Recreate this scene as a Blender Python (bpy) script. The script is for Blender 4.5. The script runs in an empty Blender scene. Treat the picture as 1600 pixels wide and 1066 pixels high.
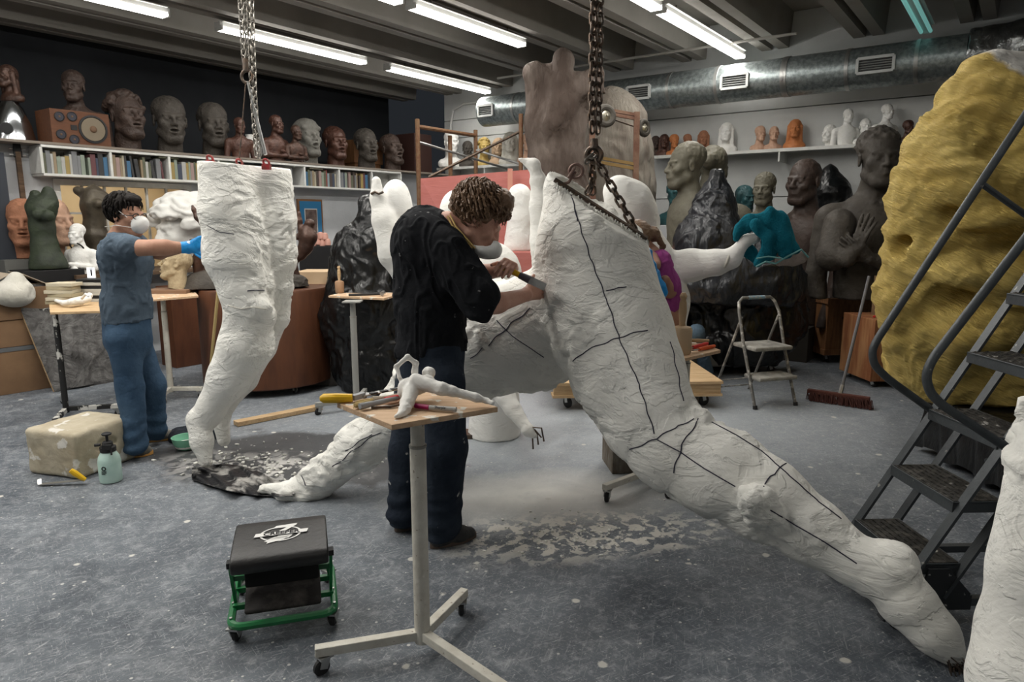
import bpy, math, random
import numpy as np
from mathutils import Vector, Matrix, Euler
from mathutils.bvhtree import BVHTree

random.seed(7)
rng = np.random.RandomState(11)
SC = bpy.context.scene
COL = SC.collection

# ------------------------------------------------------------------ camera
H = 1.55
PITCH = math.radians(9.9)
F = 1079.0
cam_d = bpy.data.cameras.new('camera')
cam = bpy.data.objects.new('camera', cam_d)
COL.objects.link(cam)
cam_d.sensor_width = 36.0
cam_d.lens = F / 1600 * 36
cam.location = (0, 0, H)
cam.rotation_euler = (math.radians(90) - PITCH, 0, 0)
cam_d.clip_start = 0.05
SC.camera = cam
# ------------------------------------------------------------------ world, exposure
w = bpy.data.worlds.new('world')
SC.world = w
w.use_nodes = True
w.node_tree.nodes['Background'].inputs[0].default_value = (0.75, 0.85, 1, 1)
w.node_tree.nodes['Background'].inputs[1].default_value = 0.02
SC.view_settings.view_transform = 'Standard'
SC.view_settings.look = 'None'
SC.view_settings.gamma = 1
SC.view_settings.use_curve_mapping = False
SC.view_settings.exposure = 0.12
SC.cycles.use_denoising = True
SC.cycles.max_bounces = 6
SC.cycles.diffuse_bounces = 4
TUBE = 14.0      # emission of a lit fluorescent tube
LAMP = 24.0      # watts of the light of one fixture

# ------------------------------------------------------------------ space helpers
cp, sp = math.cos(PITCH), math.sin(PITCH)
AX = Vector((0.59, 0.8075, 0)).normalized()      # along the bookshelf wall, away from the camera
NX = Vector((-AX.y, AX.x, 0))                    # towards the bookshelf wall
ROOM_YAW = math.atan2(AX.y, AX.x)
def ray(u, v):
    x, d = u - 800, v - 533
    return Vector((x, F * cp - d * sp, -F * sp - d * cp))
def P(u, v, Y):
    r = ray(u, v); return Vector((0, 0, H)) + r * (Y / r.y)
def G(u, v, z=0.0):
    r = ray(u, v); return Vector((0, 0, H)) + r * ((z - H) / r.z)
def PA(u, v, q):
    r = ray(u, v); return Vector((0, 0, H)) + r * (q / r.dot(NX))
def PB(u, v, p):
    r = ray(u, v); return Vector((0, 0, H)) + r * (p / r.dot(AX))
def R(p, q, z=0.0):
    return AX * p + NX * q + Vector((0, 0, z))
def pq(v):
    return v.dot(AX), v.dot(NX)
def _col(u, n, dist, z):
    c = (u - 800) / F                              # X = c*(Y*cp - (z-H)*sp)
    Y = (dist + n.x * c * (z - H) * sp) / (n.x * c * cp + n.y)
    return Vector((c * (Y * cp - (z - H) * sp), Y, z))
def colq(u, q, z): return _col(u, NX, q, z)
def colp(u, p, z): return _col(u, AX, p, z)
def coly(u, Y, z): return _col(u, Vector((0, 1, 0)), Y, z)

# ------------------------------------------------------------------ materials
MATS = {}
def mat(name, col, rough=0.8, bump=0.0, bs=20.0, col2=None, vs=5.0, lo=0.35, hi=0.65, metal=0.0, spec=0.3,
        stretch=None, sheen=0.0, coat=0.0, detail=6.0, bdist=0.02, alpha=None, trans=0.0, spots=None):
    if name in MATS: return MATS[name]
    m = bpy.data.materials.new(name); m.use_nodes = True; MATS[name] = m
    nt = m.node_tree; N = nt.nodes; L = nt.links
    b = N['Principled BSDF']
    b.inputs['Roughness'].default_value = rough
    b.inputs['Metallic'].default_value = metal
    b.inputs['Specular IOR Level'].default_value = spec
    b.inputs['Base Color'].default_value = (*col, 1)
    if coat: b.inputs['Coat Weight'].default_value = coat; b.inputs['Coat Roughness'].default_value = 0.2
    if trans: b.inputs['Transmission Weight'].default_value = trans
    m.diffuse_color = (*col, 1)
    tc = N.new('ShaderNodeTexCoord'); vec = tc.outputs['Object']
    if stretch:
        mp = N.new('ShaderNodeMapping'); mp.inputs['Scale'].default_value = stretch
        L.new(vec, mp.inputs['Vector']); vec = mp.outputs['Vector']
    colout = None
    if col2:
        n = N.new('ShaderNodeTexNoise'); n.inputs['Scale'].default_value = vs; n.inputs['Detail'].default_value = detail
        n.inputs['Roughness'].default_value = 0.6
        L.new(vec, n.inputs['Vector'])
        mr = N.new('ShaderNodeMapRange'); mr.inputs[1].default_value = lo; mr.inputs[2].default_value = hi
        L.new(n.outputs['Fac'], mr.inputs[0])
        mx = N.new('ShaderNodeMix'); mx.data_type = 'RGBA'
        mx.inputs[6].default_value = (*col, 1); mx.inputs[7].default_value = (*col2, 1)
        L.new(mr.outputs[0], mx.inputs[0]); colout = mx.outputs[2]
        L.new(colout, b.inputs['Base Color'])
    if spots:   # (colour, scale, threshold): flecks of paint or plaster
        sc_, ss, th = spots
        n = N.new('ShaderNodeTexNoise'); n.inputs['Scale'].default_value = ss; n.inputs['Detail'].default_value = 4
        L.new(tc.outputs['Object'], n.inputs['Vector'])
        mr = N.new('ShaderNodeMapRange'); mr.inputs[1].default_value = th; mr.inputs[2].default_value = th + 0.03
        L.new(n.outputs['Fac'], mr.inputs[0])
        mx = N.new('ShaderNodeMix'); mx.data_type = 'RGBA'
        if colout: L.new(colout, mx.inputs[6])
        else: mx.inputs[6].default_value = (*col, 1)
        mx.inputs[7].default_value = (*sc_, 1)
        L.new(mr.outputs[0], mx.inputs[0]); L.new(mx.outputs[2], b.inputs['Base Color'])
    if bump:
        n = N.new('ShaderNodeTexNoise'); n.inputs['Scale'].default_value = bs; n.inputs['Detail'].default_value = 5
        n.inputs['Distortion'].default_value = 0.4
        L.new(vec, n.inputs['Vector'])
        bp = N.new('ShaderNodeBump'); bp.inputs['Strength'].default_value = bump; bp.inputs['Distance'].default_value = bdist
        L.new(n.outputs['Fac'], bp.inputs['Height']); L.new(bp.outputs['Normal'], b.inputs['Normal'])
    return m
def emis(name, col, s):
    m = bpy.data.materials.new(name); m.use_nodes = True
    b = m.node_tree.nodes['Principled BSDF']
    b.inputs['Base Color'].default_value = (*col, 1)
    b.inputs['Emission Color'].default_value = (*col, 1); b.inputs['Emission Strength'].default_value = s
    return m

def plaster_mat(name, c1, c2, st, sc, dist):
    # trowelled plaster: flat smears whose edges stand up, fine grit on top
    m = mat(name, c1, 0.9, 0, 1, c2, 2.2, spec=0.2); N = m.node_tree.nodes; L = m.node_tree.links; b = N['Principled BSDF']
    tc = N.new('ShaderNodeTexCoord').outputs['Object']; h = None
    for k, (s_, dd, a0, a1, w_, rot) in enumerate(((sc * .8, .8, .40, .53, 1.0, .5), (sc * 1.3, 1.2, .52, .57, .45, -.9), (sc * .45, .6, .3, .7, 1.6, .2), (sc * 7, .3, .3, .7, .16, 0))):
        mp = N.new('ShaderNodeMapping'); mp.inputs['Rotation'].default_value = (.3 * k, rot, rot * .7); mp.inputs['Scale'].default_value = (1, 1, 1.8); L.new(tc, mp.inputs['Vector'])
        n = N.new('ShaderNodeTexNoise'); n.inputs['Scale'].default_value = s_; n.inputs['Detail'].default_value = 5; n.inputs['Distortion'].default_value = dd; n.inputs['Roughness'].default_value = .55; L.new(mp.outputs[0], n.inputs['Vector'])
        r = N.new('ShaderNodeMapRange'); r.inputs[1].default_value = a0; r.inputs[2].default_value = a1; r.inputs[4].default_value = w_; L.new(n.outputs['Fac'], r.inputs[0])
        if h is None: h = r.outputs[0]
        else:
            a = N.new('ShaderNodeMath'); a.operation = 'ADD'; L.new(h, a.inputs[0]); L.new(r.outputs[0], a.inputs[1]); h = a.outputs[0]
    bp = N.new('ShaderNodeBump'); bp.inputs['Strength'].default_value = st; bp.inputs['Distance'].default_value = dist; L.new(h, bp.inputs['Height']); L.new(bp.outputs[0], b.inputs['Normal'])
    return m
plaster = plaster_mat('plaster', (0.82, 0.815, 0.775), (0.73, 0.72, 0.67), .8, 4.0, .009)
plaster_clean = plaster_mat('plaster_smooth', (0.81, 0.805, 0.78), (0.74, 0.73, 0.69), .55, 5.5, .004)
plaster_old = mat('plaster_old', (0.62, 0.60, 0.54), 0.9, 0.6, 14, (0.48, 0.46, 0.40), 4)
clay_dark = mat('clay_dark', (0.075, 0.066, 0.056), 0.65, 0.5, 30, (0.042, 0.036, 0.03), 6, spec=0.3)
clay_brown = mat('clay_brown', (0.070, 0.046, 0.036), 0.55, 0.5, 30, (0.04, 0.027, 0.022), 6, spec=0.4)
clay_olive = mat('clay_olive', (0.15, 0.14, 0.105), 0.6, 0.4, 25, (0.085, 0.078, 0.056), 4, spec=0.35)
clay_grey = mat('clay_grey', (0.19, 0.185, 0.165), 0.7, 0.4, 30, (0.13, 0.125, 0.11), 6)
clay_tan = mat('clay_tan', (0.47, 0.38, 0.24), 0.75, 0.5, 50, (0.36, 0.28, 0.17), 10)
terra = mat('terracotta', (0.34, 0.155, 0.09), 0.75, 0.3, 30, (0.25, 0.11, 0.06), 8)
terra_pale = mat('terracotta_pale', (0.56, 0.36, 0.26), 0.75, 0.3, 30, (0.47, 0.29, 0.20), 8)
orange_wax = mat('orange_wax', (0.46, 0.17, 0.06), 0.5, 0.3, 30)
bronze = mat('bronze_brown', (0.085, 0.042, 0.028), 0.4, 0.3, 30, (0.04, 0.022, 0.016), 6, metal=0.35, spec=0.5)
bronze_red = mat('bronze_red', (0.095, 0.042, 0.028), 0.42, 0.3, 30, (0.055, 0.025, 0.018), 6, metal=0.25, spec=0.5)
verdigris = mat('verdigris_green', (0.034, 0.046, 0.024), 0.6, 0.5, 14, (0.016, 0.022, 0.014), 7, spec=0.4)
teal_m = mat('teal_patina', (0.03, 0.095, 0.105), 0.5, 0.3, 30, (0.018, 0.055, 0.06), 8)
white_paint = mat('white_paint', (0.62, 0.62, 0.60), 0.6, 0.15, 40, (0.52, 0.52, 0.49), 8)
cream_metal = mat('cream_metal', (0.66, 0.64, 0.57), 0.5, 0.2, 60, (0.55, 0.52, 0.45), 14, spots=((0.28, 0.24, 0.19), 55, 0.68))
black_rubber = mat('black_rubber', (0.02, 0.02, 0.021), 0.6)
steel = mat('steel', (0.42, 0.42, 0.41), 0.35, 0.1, 60, metal=0.9)
dark_steel = mat('dark_steel', (0.075, 0.068, 0.06), 0.42, 0.2, 80, (0.15, 0.10, 0.07), 40, metal=0.75)
wood_light = mat('wood_light', (0.62, 0.44, 0.29), 0.7, 0.2, 8, (0.50, 0.33, 0.20), 3, stretch=(2, 18, 18), spots=((0.72, 0.69, 0.62), 16, 0.60))
wood_pine = mat('wood_pine', (0.58, 0.42, 0.25), 0.7, 0.2, 8, (0.44, 0.29, 0.15), 3, stretch=(1.5, 22, 22))
wood_crate = mat('wood_crate', (0.27, 0.13, 0.055), 0.7, 0.2, 8, (0.16, 0.072, 0.03), 3, stretch=(12, 12, 1.5))
wood_dark = mat('wood_dark', (0.12, 0.075, 0.045), 0.7, 0.3, 8, (0.06, 0.037, 0.022), 4, stretch=(2, 10, 10))
plinth_brown = mat('plinth_brown', (0.115, 0.043, 0.020), 0.45, 0.1, 8, (0.07, 0.026, 0.013), 3, stretch=(3, 3, 0.7), spec=0.4)
cardboard = mat('cardboard', (0.20, 0.12, 0.065), 0.85, 0.1, 20, (0.15, 0.09, 0.05), 3)
black_paint = mat('black_paint', (0.012, 0.012, 0.013), 0.5)
red_board_m = mat('red_board', (0.44, 0.155, 0.14), 0.8, 0.15, 8, (0.40, 0.13, 0.11), 3, stretch=(1, 1, 6))
black_plastic = mat('black_plastic', (0.004, 0.0045, 0.005), 0.30, 0.6, 5, spec=0.45, bdist=0.05, stretch=(1.5, 1.5, .6))
plastic_dusty = mat('black_plastic_dusty', (0.012, 0.014, 0.019), 0.34, 0.6, 7, (0.008, 0.009, 0.011), 4, spec=0.5, bdist=0.05, stretch=(1.5, 1.5, .6))
brass_dull = mat('orange_scaffold', (0.13, 0.055, 0.028), 0.6, 0.2, 60, (0.17, 0.10, 0.05), 30)

# ------------------------------------------------------------------ mesh helpers
def mesh_from(name, V, Fc, m, smooth=None):
    me = bpy.data.meshes.new(name)
    me.from_pydata([tuple(v) for v in V], [], Fc)
    me.materials.append(m) if m else None
    if smooth:
        me.shade_smooth(); me.set_sharp_from_angle(angle=math.radians(smooth))
    return me
def npmesh(name, V, Q, m):
    me = bpy.data.meshes.new(name)
    me.vertices.add(len(V)); me.vertices.foreach_set('co', V.astype(np.float32).ravel())
    nq = len(Q); me.loops.add(nq * 4); me.polygons.add(nq)
    me.loops.foreach_set('vertex_index', Q.astype(np.int32).ravel())
    me.polygons.foreach_set('loop_start', np.arange(0, nq * 4, 4, dtype=np.int32))
    me.update(calc_edges=True); me.validate()
    me.materials.append(m); me.shade_smooth()
    return me
def link(name, me, parent=None, loc=None, rot=None, scale=None):
    o = bpy.data.objects.new(name, me); COL.objects.link(o)
    if parent: o.parent = parent
    if loc is not None: o.location = loc
    if rot is not None: o.rotation_euler = rot
    if scale is not None: o.scale = (scale,) * 3 if isinstance(scale, (int, float)) else scale
    return o
def tag(o, label, cat, group=None, kind=None):
    if label: o['label'] = label
    if cat: o['category'] = cat
    if group: o['group'] = group
    if kind: o['kind'] = kind
    return o
def thing(name, label, cat, loc=(0, 0, 0), rz=0.0, group=None):
    o = bpy.data.objects.new(name, None); COL.objects.link(o)
    o.location = loc; o.rotation_euler = (0, 0, rz); o.empty_display_size = 0.1
    return tag(o, label, cat, group)
def copy_tree(o, parent=None):
    c = o.copy(); COL.objects.link(c)
    if parent: c.parent = parent
    for ch in list(o.children): copy_tree(ch, c)
    return c

class MB:
    """collects shapes into one mesh"""
    def __init__(s, org=None): s.V = []; s.F = []; s.org = Vector(org) if org is not None else Vector((0, 0, 0))
    def add(s, V, Fc):
        b = len(s.V); s.V += [Vector(v) - s.org for v in V]; s.F += [tuple(i + b for i in f) for f in Fc]; return s
    def box(s, c, size, rot=None, taper=1.0):
        x, y, z = [a / 2 for a in size]; V = []
        for sz in (-1, 1):
            t = taper if sz > 0 else 1
            for sx, sy in ((-1, -1), (1, -1), (1, 1), (-1, 1)): V.append(Vector((sx * x * t, sy * y * t, sz * z)))
        M = rot if isinstance(rot, Matrix) else (Euler(rot).to_matrix() if rot else Matrix.Identity(3))
        c = Vector(c)
        return s.add([c + M @ v for v in V], [(3, 2, 1, 0), (4, 5, 6, 7), (0, 1, 5, 4), (1, 2, 6, 5), (2, 3, 7, 6), (3, 0, 4, 7)])
    def bar(s, p, q, w, h, up=(0, 0, 1)):
        p, q = Vector(p), Vector(q); d = q - p; x = d.normalized(); y = Vector(up).cross(x)
        y = y.normalized() if y.length > 1e-5 else Vector((1, 0, 0)); z = x.cross(y)
        M = Matrix((x, y, z)).transposed()
        return s.box((p + q) / 2, (d.length, w, h), M)
    def ring(s, c, x, y, r, n): return [c + x * (r * math.cos(2 * math.pi * i / n)) + y * (r * math.sin(2 * math.pi * i / n)) for i in range(n)]
    def cyl(s, p, q, r, r2=None, n=16, cap=True):
        return s.tube([p, q], [r, r if r2 is None else r2], n, cap=cap)
    def tube(s, pts, r, n=10, closed=False, cap=True):
        pts = [Vector(p) for p in pts]; m = len(pts)
        rs = [r] * m if isinstance(r, (int, float)) else list(r)
        V = []; x = None
        for i in range(m):
            if closed: t = pts[(i + 1) % m] - pts[i - 1]
            else: t = pts[min(i + 1, m - 1)] - pts[max(i - 1, 0)]
            t.normalize()
            if x is None:
                x = t.orthogonal().normalized()
            else:
                x = (x - t * x.dot(t)).normalized()
            y = t.cross(x); V += s.ring(pts[i], x, y, rs[i], n)
        Fc = []
        for i in range(m if closed else m - 1):
            a, b = i * n, ((i + 1) % m) * n
            for j in range(n): Fc.append((a + j, a + (j + 1) % n, b + (j + 1) % n, b + j))
        if cap and not closed: Fc += [tuple(range(n - 1, -1, -1)), tuple(range((m - 1) * n, m * n))]
        return s.add(V, Fc)
    def lathe(s, c, prof, n=24, axis=(0, 0, 1)):
        c = Vector(c); z = Vector(axis).normalized(); x = z.orthogonal().normalized(); y = z.cross(x)
        V = []
        for (r, h) in prof: V += s.ring(c + z * h, x, y, max(r, 1e-4), n)
        Fc = [(i * n + j, i * n + (j + 1) % n, (i + 1) * n + (j + 1) % n, (i + 1) * n + j) for i in range(len(prof) - 1) for j in range(n)]
        Fc += [tuple(range(n - 1, -1, -1)), tuple(range((len(prof) - 1) * n, len(prof) * n))]
        return s.add(V, Fc)
    def torus(s, c, R_, r, axis=(0, 0, 1), n=20, m=8, sx=1.0):
        z = Vector(axis).normalized(); x = z.orthogonal().normalized(); y = z.cross(x)
        return s.tube([Vector(c) + x * (R_ * sx * math.cos(2 * math.pi * i / n)) + y * (R_ * math.sin(2 * math.pi * i / n)) for i in range(n)], r, m, closed=True)
    def prism(s, poly, z0, z1, M=None):
        n = len(poly); V = [Vector((x, y, z0)) for x, y in poly] + [Vector((x, y, z1)) for x, y in poly]
        if M: V = [M @ v for v in V]
        return s.add(V, [tuple(range(n - 1, -1, -1)), tuple(range(n, 2 * n))] + [(i, (i + 1) % n, n + (i + 1) % n, n + i) for i in range(n)])
    def sphere(s, c, r, n=14, m=8, sc=(1, 1, 1)):
        V = [Vector((0, 0, 1))]; Fc = []
        for i in range(1, m):
            a = math.pi * i / m
            for j in range(n): V.append(Vector((math.sin(a) * math.cos(2 * math.pi * j / n), math.sin(a) * math.sin(2 * math.pi * j / n), math.cos(a))))
        V.append(Vector((0, 0, -1)))
        for j in range(n): Fc.append((0, 1 + j, 1 + (j + 1) % n)); Fc.append((len(V) - 1, 1 + (m - 2) * n + (j + 1) % n, 1 + (m - 2) * n + j))
        for i in range(m - 2):
            for j in range(n): a = 1 + i * n; Fc.append((a + j, a + n + j, a + n + (j + 1) % n, a + (j + 1) % n))
        return s.add([Vector(c) + Vector((v.x * sc[0], v.y * sc[1], v.z * sc[2])) * r for v in V], Fc)
    def build(s, name, m, parent=None, bevel=0, smooth=35, loc=None, rot=None, seg=2):
        me = mesh_from(name, s.V, s.F, m, smooth)
        o = link(name, me, parent, loc, rot)
        if bevel:
            b = o.modifiers.new('bevel', 'BEVEL'); b.width = bevel; b.segments = seg; b.limit_method = 'ANGLE'; b.angle_limit = math.radians(40)
        return o

# ------------------------------------------------------------------ sculpting by signed distance
_T = rng.rand(64, 64, 64).astype(np.float32) * 2 - 1
def noise3(X, sc):
    q = X * sc; i = np.floor(q).astype(int); f = (q - i).astype(np.float32); f = f * f * (3 - 2 * f); i &= 63; j = (i + 1) & 63
    x0, y0, z0 = i.T; x1, y1, z1 = j.T; fx, fy, fz = f.T
    def L(a, b, t): return a + (b - a) * t
    return L(L(L(_T[x0, y0, z0], _T[x1, y0, z0], fx), L(_T[x0, y1, z0], _T[x1, y1, z0], fx), fy),
             L(L(_T[x0, y0, z1], _T[x1, y0, z1], fx), L(_T[x0, y1, z1], _T[x1, y1, z1], fx), fy), fz)
def fbm(X, sc, o=3):
    r = 0; a = 1
    for k in range(o): r = r + a * noise3(X + 7.3 * k, sc); sc *= 2.1; a *= 0.5
    return r
def nets(f, lo, h):
    neg = f < 0
    s = np.zeros(tuple(n - 1 for n in f.shape), np.int8)
    for dx in (0, 1):
        for dy in (0, 1):
            for dz in (0, 1): s += neg[dx:f.shape[0] - 1 + dx, dy:f.shape[1] - 1 + dy, dz:f.shape[2] - 1 + dz]
    cells = np.argwhere((s > 0) & (s < 8)); n = len(cells)
    idx = np.full(s.shape, -1, np.int32); idx[tuple(cells.T)] = np.arange(n)
    acc = np.zeros((n, 3)); cnt = np.zeros(n)
    for ax in range(3):
        o1, o2 = [a for a in range(3) if a != ax]
        for a in (0, 1):
            for b in (0, 1):
                c0 = cells.copy(); c0[:, o1] += a; c0[:, o2] += b; c1 = c0.copy(); c1[:, ax] += 1
                f0 = f[tuple(c0.T)]; f1 = f[tuple(c1.T)]; m = (f0 < 0) != (f1 < 0)
                t = f0[m] / (f0[m] - f1[m]); p = c0[m].astype(float); p[:, ax] += t
                acc[m] += p; cnt[m] += 1
    V = acc / cnt[:, None] * h + np.array(lo)
    Q = []
    for ax in range(3):
        o1, o2 = (ax + 1) % 3, (ax + 2) % 3
        sl0 = [slice(None)] * 3; sl1 = [slice(None)] * 3; sl0[ax] = slice(0, -1); sl1[ax] = slice(1, None)
        A = neg[tuple(sl0)]; B = neg[tuple(sl1)]; e = np.argwhere(A != B)
        e = e[(e[:, o1] > 0) & (e[:, o2] > 0) & (e[:, o1] < f.shape[o1] - 1) & (e[:, o2] < f.shape[o2] - 1)]
        def cell(da, db):
            c = e.copy(); c[:, o1] -= da; c[:, o2] -= db; return idx[tuple(c.T)]
        q = np.stack([cell(1, 1), cell(0, 1), cell(0, 0), cell(1, 0)], 1)
        flip = ~A[tuple(e.T)]; q[flip] = q[flip][:, ::-1]; Q.append(q)
    return V, np.concatenate(Q)

class Sdf:
    def __init__(s, lo, hi, h):
        s.lo = np.array(lo, float); s.h = h
        s.n = (np.ceil((np.array(hi, float) - s.lo) / h) + 1).astype(int)
        s.f = np.full(tuple(s.n), 1.0, np.float32); s.frame()
    def frame(s, R_=None, o=(0, 0, 0), sc=1.0):
        s.R = np.array(R_) if R_ is not None else np.eye(3); s.o = np.array(o, float); s.sc = sc
    def w(s, p): return s.o + s.sc * (s.R @ np.array(p, float))
    def _win(s, lo, hi, k):
        a = np.maximum(np.floor((lo - k - s.lo) / s.h).astype(int) - 1, 0); b = np.minimum(np.ceil((hi + k - s.lo) / s.h).astype(int) + 2, s.n)
        if (b <= a).any(): return None, None
        g = np.meshgrid(*[s.lo[i] + np.arange(a[i], b[i]) * s.h for i in range(3)], indexing='ij')
        return tuple(slice(a[i], b[i]) for i in range(3)), [x.astype(np.float32) for x in g]
    def _mix(s, sl, d, k, sub):
        a = s.f[sl]
        if sub:
            d = -d
            if k <= 0: s.f[sl] = np.maximum(a, d)
            else:
                t = np.clip(0.5 - 0.5 * (d - a) / k, 0, 1); s.f[sl] = d + (a - d) * t + k * t * (1 - t)
        elif k <= 0: s.f[sl] = np.minimum(a, d)
        else:
            t = np.clip(0.5 + 0.5 * (d - a) / k, 0, 1); s.f[sl] = d + (a - d) * t - k * t * (1 - t)
    def cap(s, p, q, r1, r2=None, k=0.0, sub=False, flat=None):
        """tapered capsule; flat=(axis, factor) squeezes it along an axis"""
        r2 = r1 if r2 is None else r2
        p, q = s.w(p), s.w(q); r1 *= s.sc; r2 *= s.sc; k *= s.sc; rm = max(r1, r2)
        sl, g = s._win(np.minimum(p, q) - rm, np.maximum(p, q) + rm, k)
        if sl is None: return s
        d = q - p; L2 = max(float(d @ d), 1e-12)
        X = [g[i] - p[i] for i in range(3)]
        t = np.clip((X[0] * d[0] + X[1] * d[1] + X[2] * d[2]) / L2, 0, 1)
        X = [X[i] - t * d[i] for i in range(3)]
        if flat:
            ax = s.R @ np.array(flat[0], float); ax /= np.linalg.norm(ax); e = 1 / flat[1] - 1
            c = X[0] * ax[0] + X[1] * ax[1] + X[2] * ax[2]; X = [X[i] + ax[i] * c * e for i in range(3)]
        D = np.sqrt(X[0] ** 2 + X[1] ** 2 + X[2] ** 2) - (r1 + (r2 - r1) * t)
        s._mix(sl, D, k, sub); return s
    def chain(s, pts, rs, k=0.0, flat=None):
        for i in range(len(pts) - 1): s.cap(pts[i], pts[i + 1], rs[i], rs[i + 1], k if i else k, flat=flat)
        return s
    def ell(s, c, r, k=0.0, sub=False, rot=None):
        c = s.w(c); r = np.array(r, float) * s.sc; k *= s.sc
        M = s.R if rot is None else s.R @ np.array(Euler([math.radians(a) for a in rot]).to_matrix())
        ext = np.sqrt(((M * r) ** 2).sum(1))
        sl, g = s._win(c - ext, c + ext, k)
        if sl is None: return s
        X = [g[i] - c[i] for i in range(3)]
        L = [(X[0] * M[0, i] + X[1] * M[1, i] + X[2] * M[2, i]) for i in range(3)]
        k0 = np.sqrt(sum((L[i] / r[i]) ** 2 for i in range(3))); k1 = np.sqrt(sum((L[i] / r[i] ** 2) ** 2 for i in range(3)))
        D = k0 * (k0 - 1) / np.maximum(k1, 1e-6)
        s._mix(sl, D, k, sub); return s
    def box(s, c, half, k=0.0, sub=False, rot=None, rnd=0.0):
        c = s.w(c); hf = np.array(half, float) * s.sc; k *= s.sc; rnd *= s.sc
        M = s.R if rot is None else s.R @ np.array(Euler([math.radians(a) for a in rot]).to_matrix())
        ext = np.abs(M * hf).sum(1)
        sl, g = s._win(c - ext, c + ext, k)
        if sl is None: return s
        X = [g[i] - c[i] for i in range(3)]
        q = [np.abs(X[0] * M[0, i] + X[1] * M[1, i] + X[2] * M[2, i]) - hf[i] + rnd for i in range(3)]
        D = np.sqrt(sum(np.maximum(a, 0) ** 2 for a in q)) + np.minimum(np.maximum(np.maximum(q[0], q[1]), q[2]), 0) - rnd
        s._mix(sl, D, k, sub); return s
    def cut(s, p, n):
        """throws away the side the normal points to"""
        p = s.w(p); n = s.R @ np.array(n, float); n /= np.linalg.norm(n)
        g = np.meshgrid(*[(s.lo[i] + np.arange(s.n[i]) * s.h).astype(np.float32) for i in range(3)], indexing='ij', sparse=True)
        s.f = np.maximum(s.f, (g[0] - p[0]) * n[0] + (g[1] - p[1]) * n[1] + (g[2] - p[2]) * n[2]).astype(np.float32); return s
    def shell(s, t):
        s.f = (np.abs(s.f + t / 2) - t / 2).astype(np.float32); return s
    def mesh(s, name, m, org=(0, 0, 0), disp=None):
        for ax in range(3):
            for e in (0, -1):
                sl = [slice(None)] * 3; sl[ax] = e; s.f[tuple(sl)] = np.maximum(s.f[tuple(sl)], s.h * 0.3)
        V, Q = nets(s.f, s.lo, s.h)
        me = npmesh(name, V - np.array(org), Q, m)
        if disp:
            Nn = np.empty(len(V) * 3, np.float32); me.vertices.foreach_get('normal', Nn); Nn = Nn.reshape(-1, 3)
            V2 = V + Nn * np.asarray(disp(V, Nn)).reshape(-1, 1)
            me.vertices.foreach_set('co', (V2 - np.array(org)).astype(np.float32).ravel()); me.update()
        return me
def rough_plaster(a=0.006, sc=9.0, st=0.5):
    def f(V, Nn):
        big = fbm(V, sc * .35, 2); w_ = V + .08 * np.stack([fbm(V, 5, 2), fbm(V + 4, 5, 2), fbm(V + 8, 5, 2)], 1)
        n = fbm(w_ * np.array([1, 1, 1.7]) + 3.1, sc * 1.1, 3); edge = np.clip(n * 5, -1, 1)
        patch = np.clip(fbm(V + 11, 2.5, 2) * 3 + .3, 0, 1)
        return a * (big * 0.8 + .28 * st * 2 * edge * patch + .12 * fbm(V, sc * 4, 2) * patch)
    return f

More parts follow.
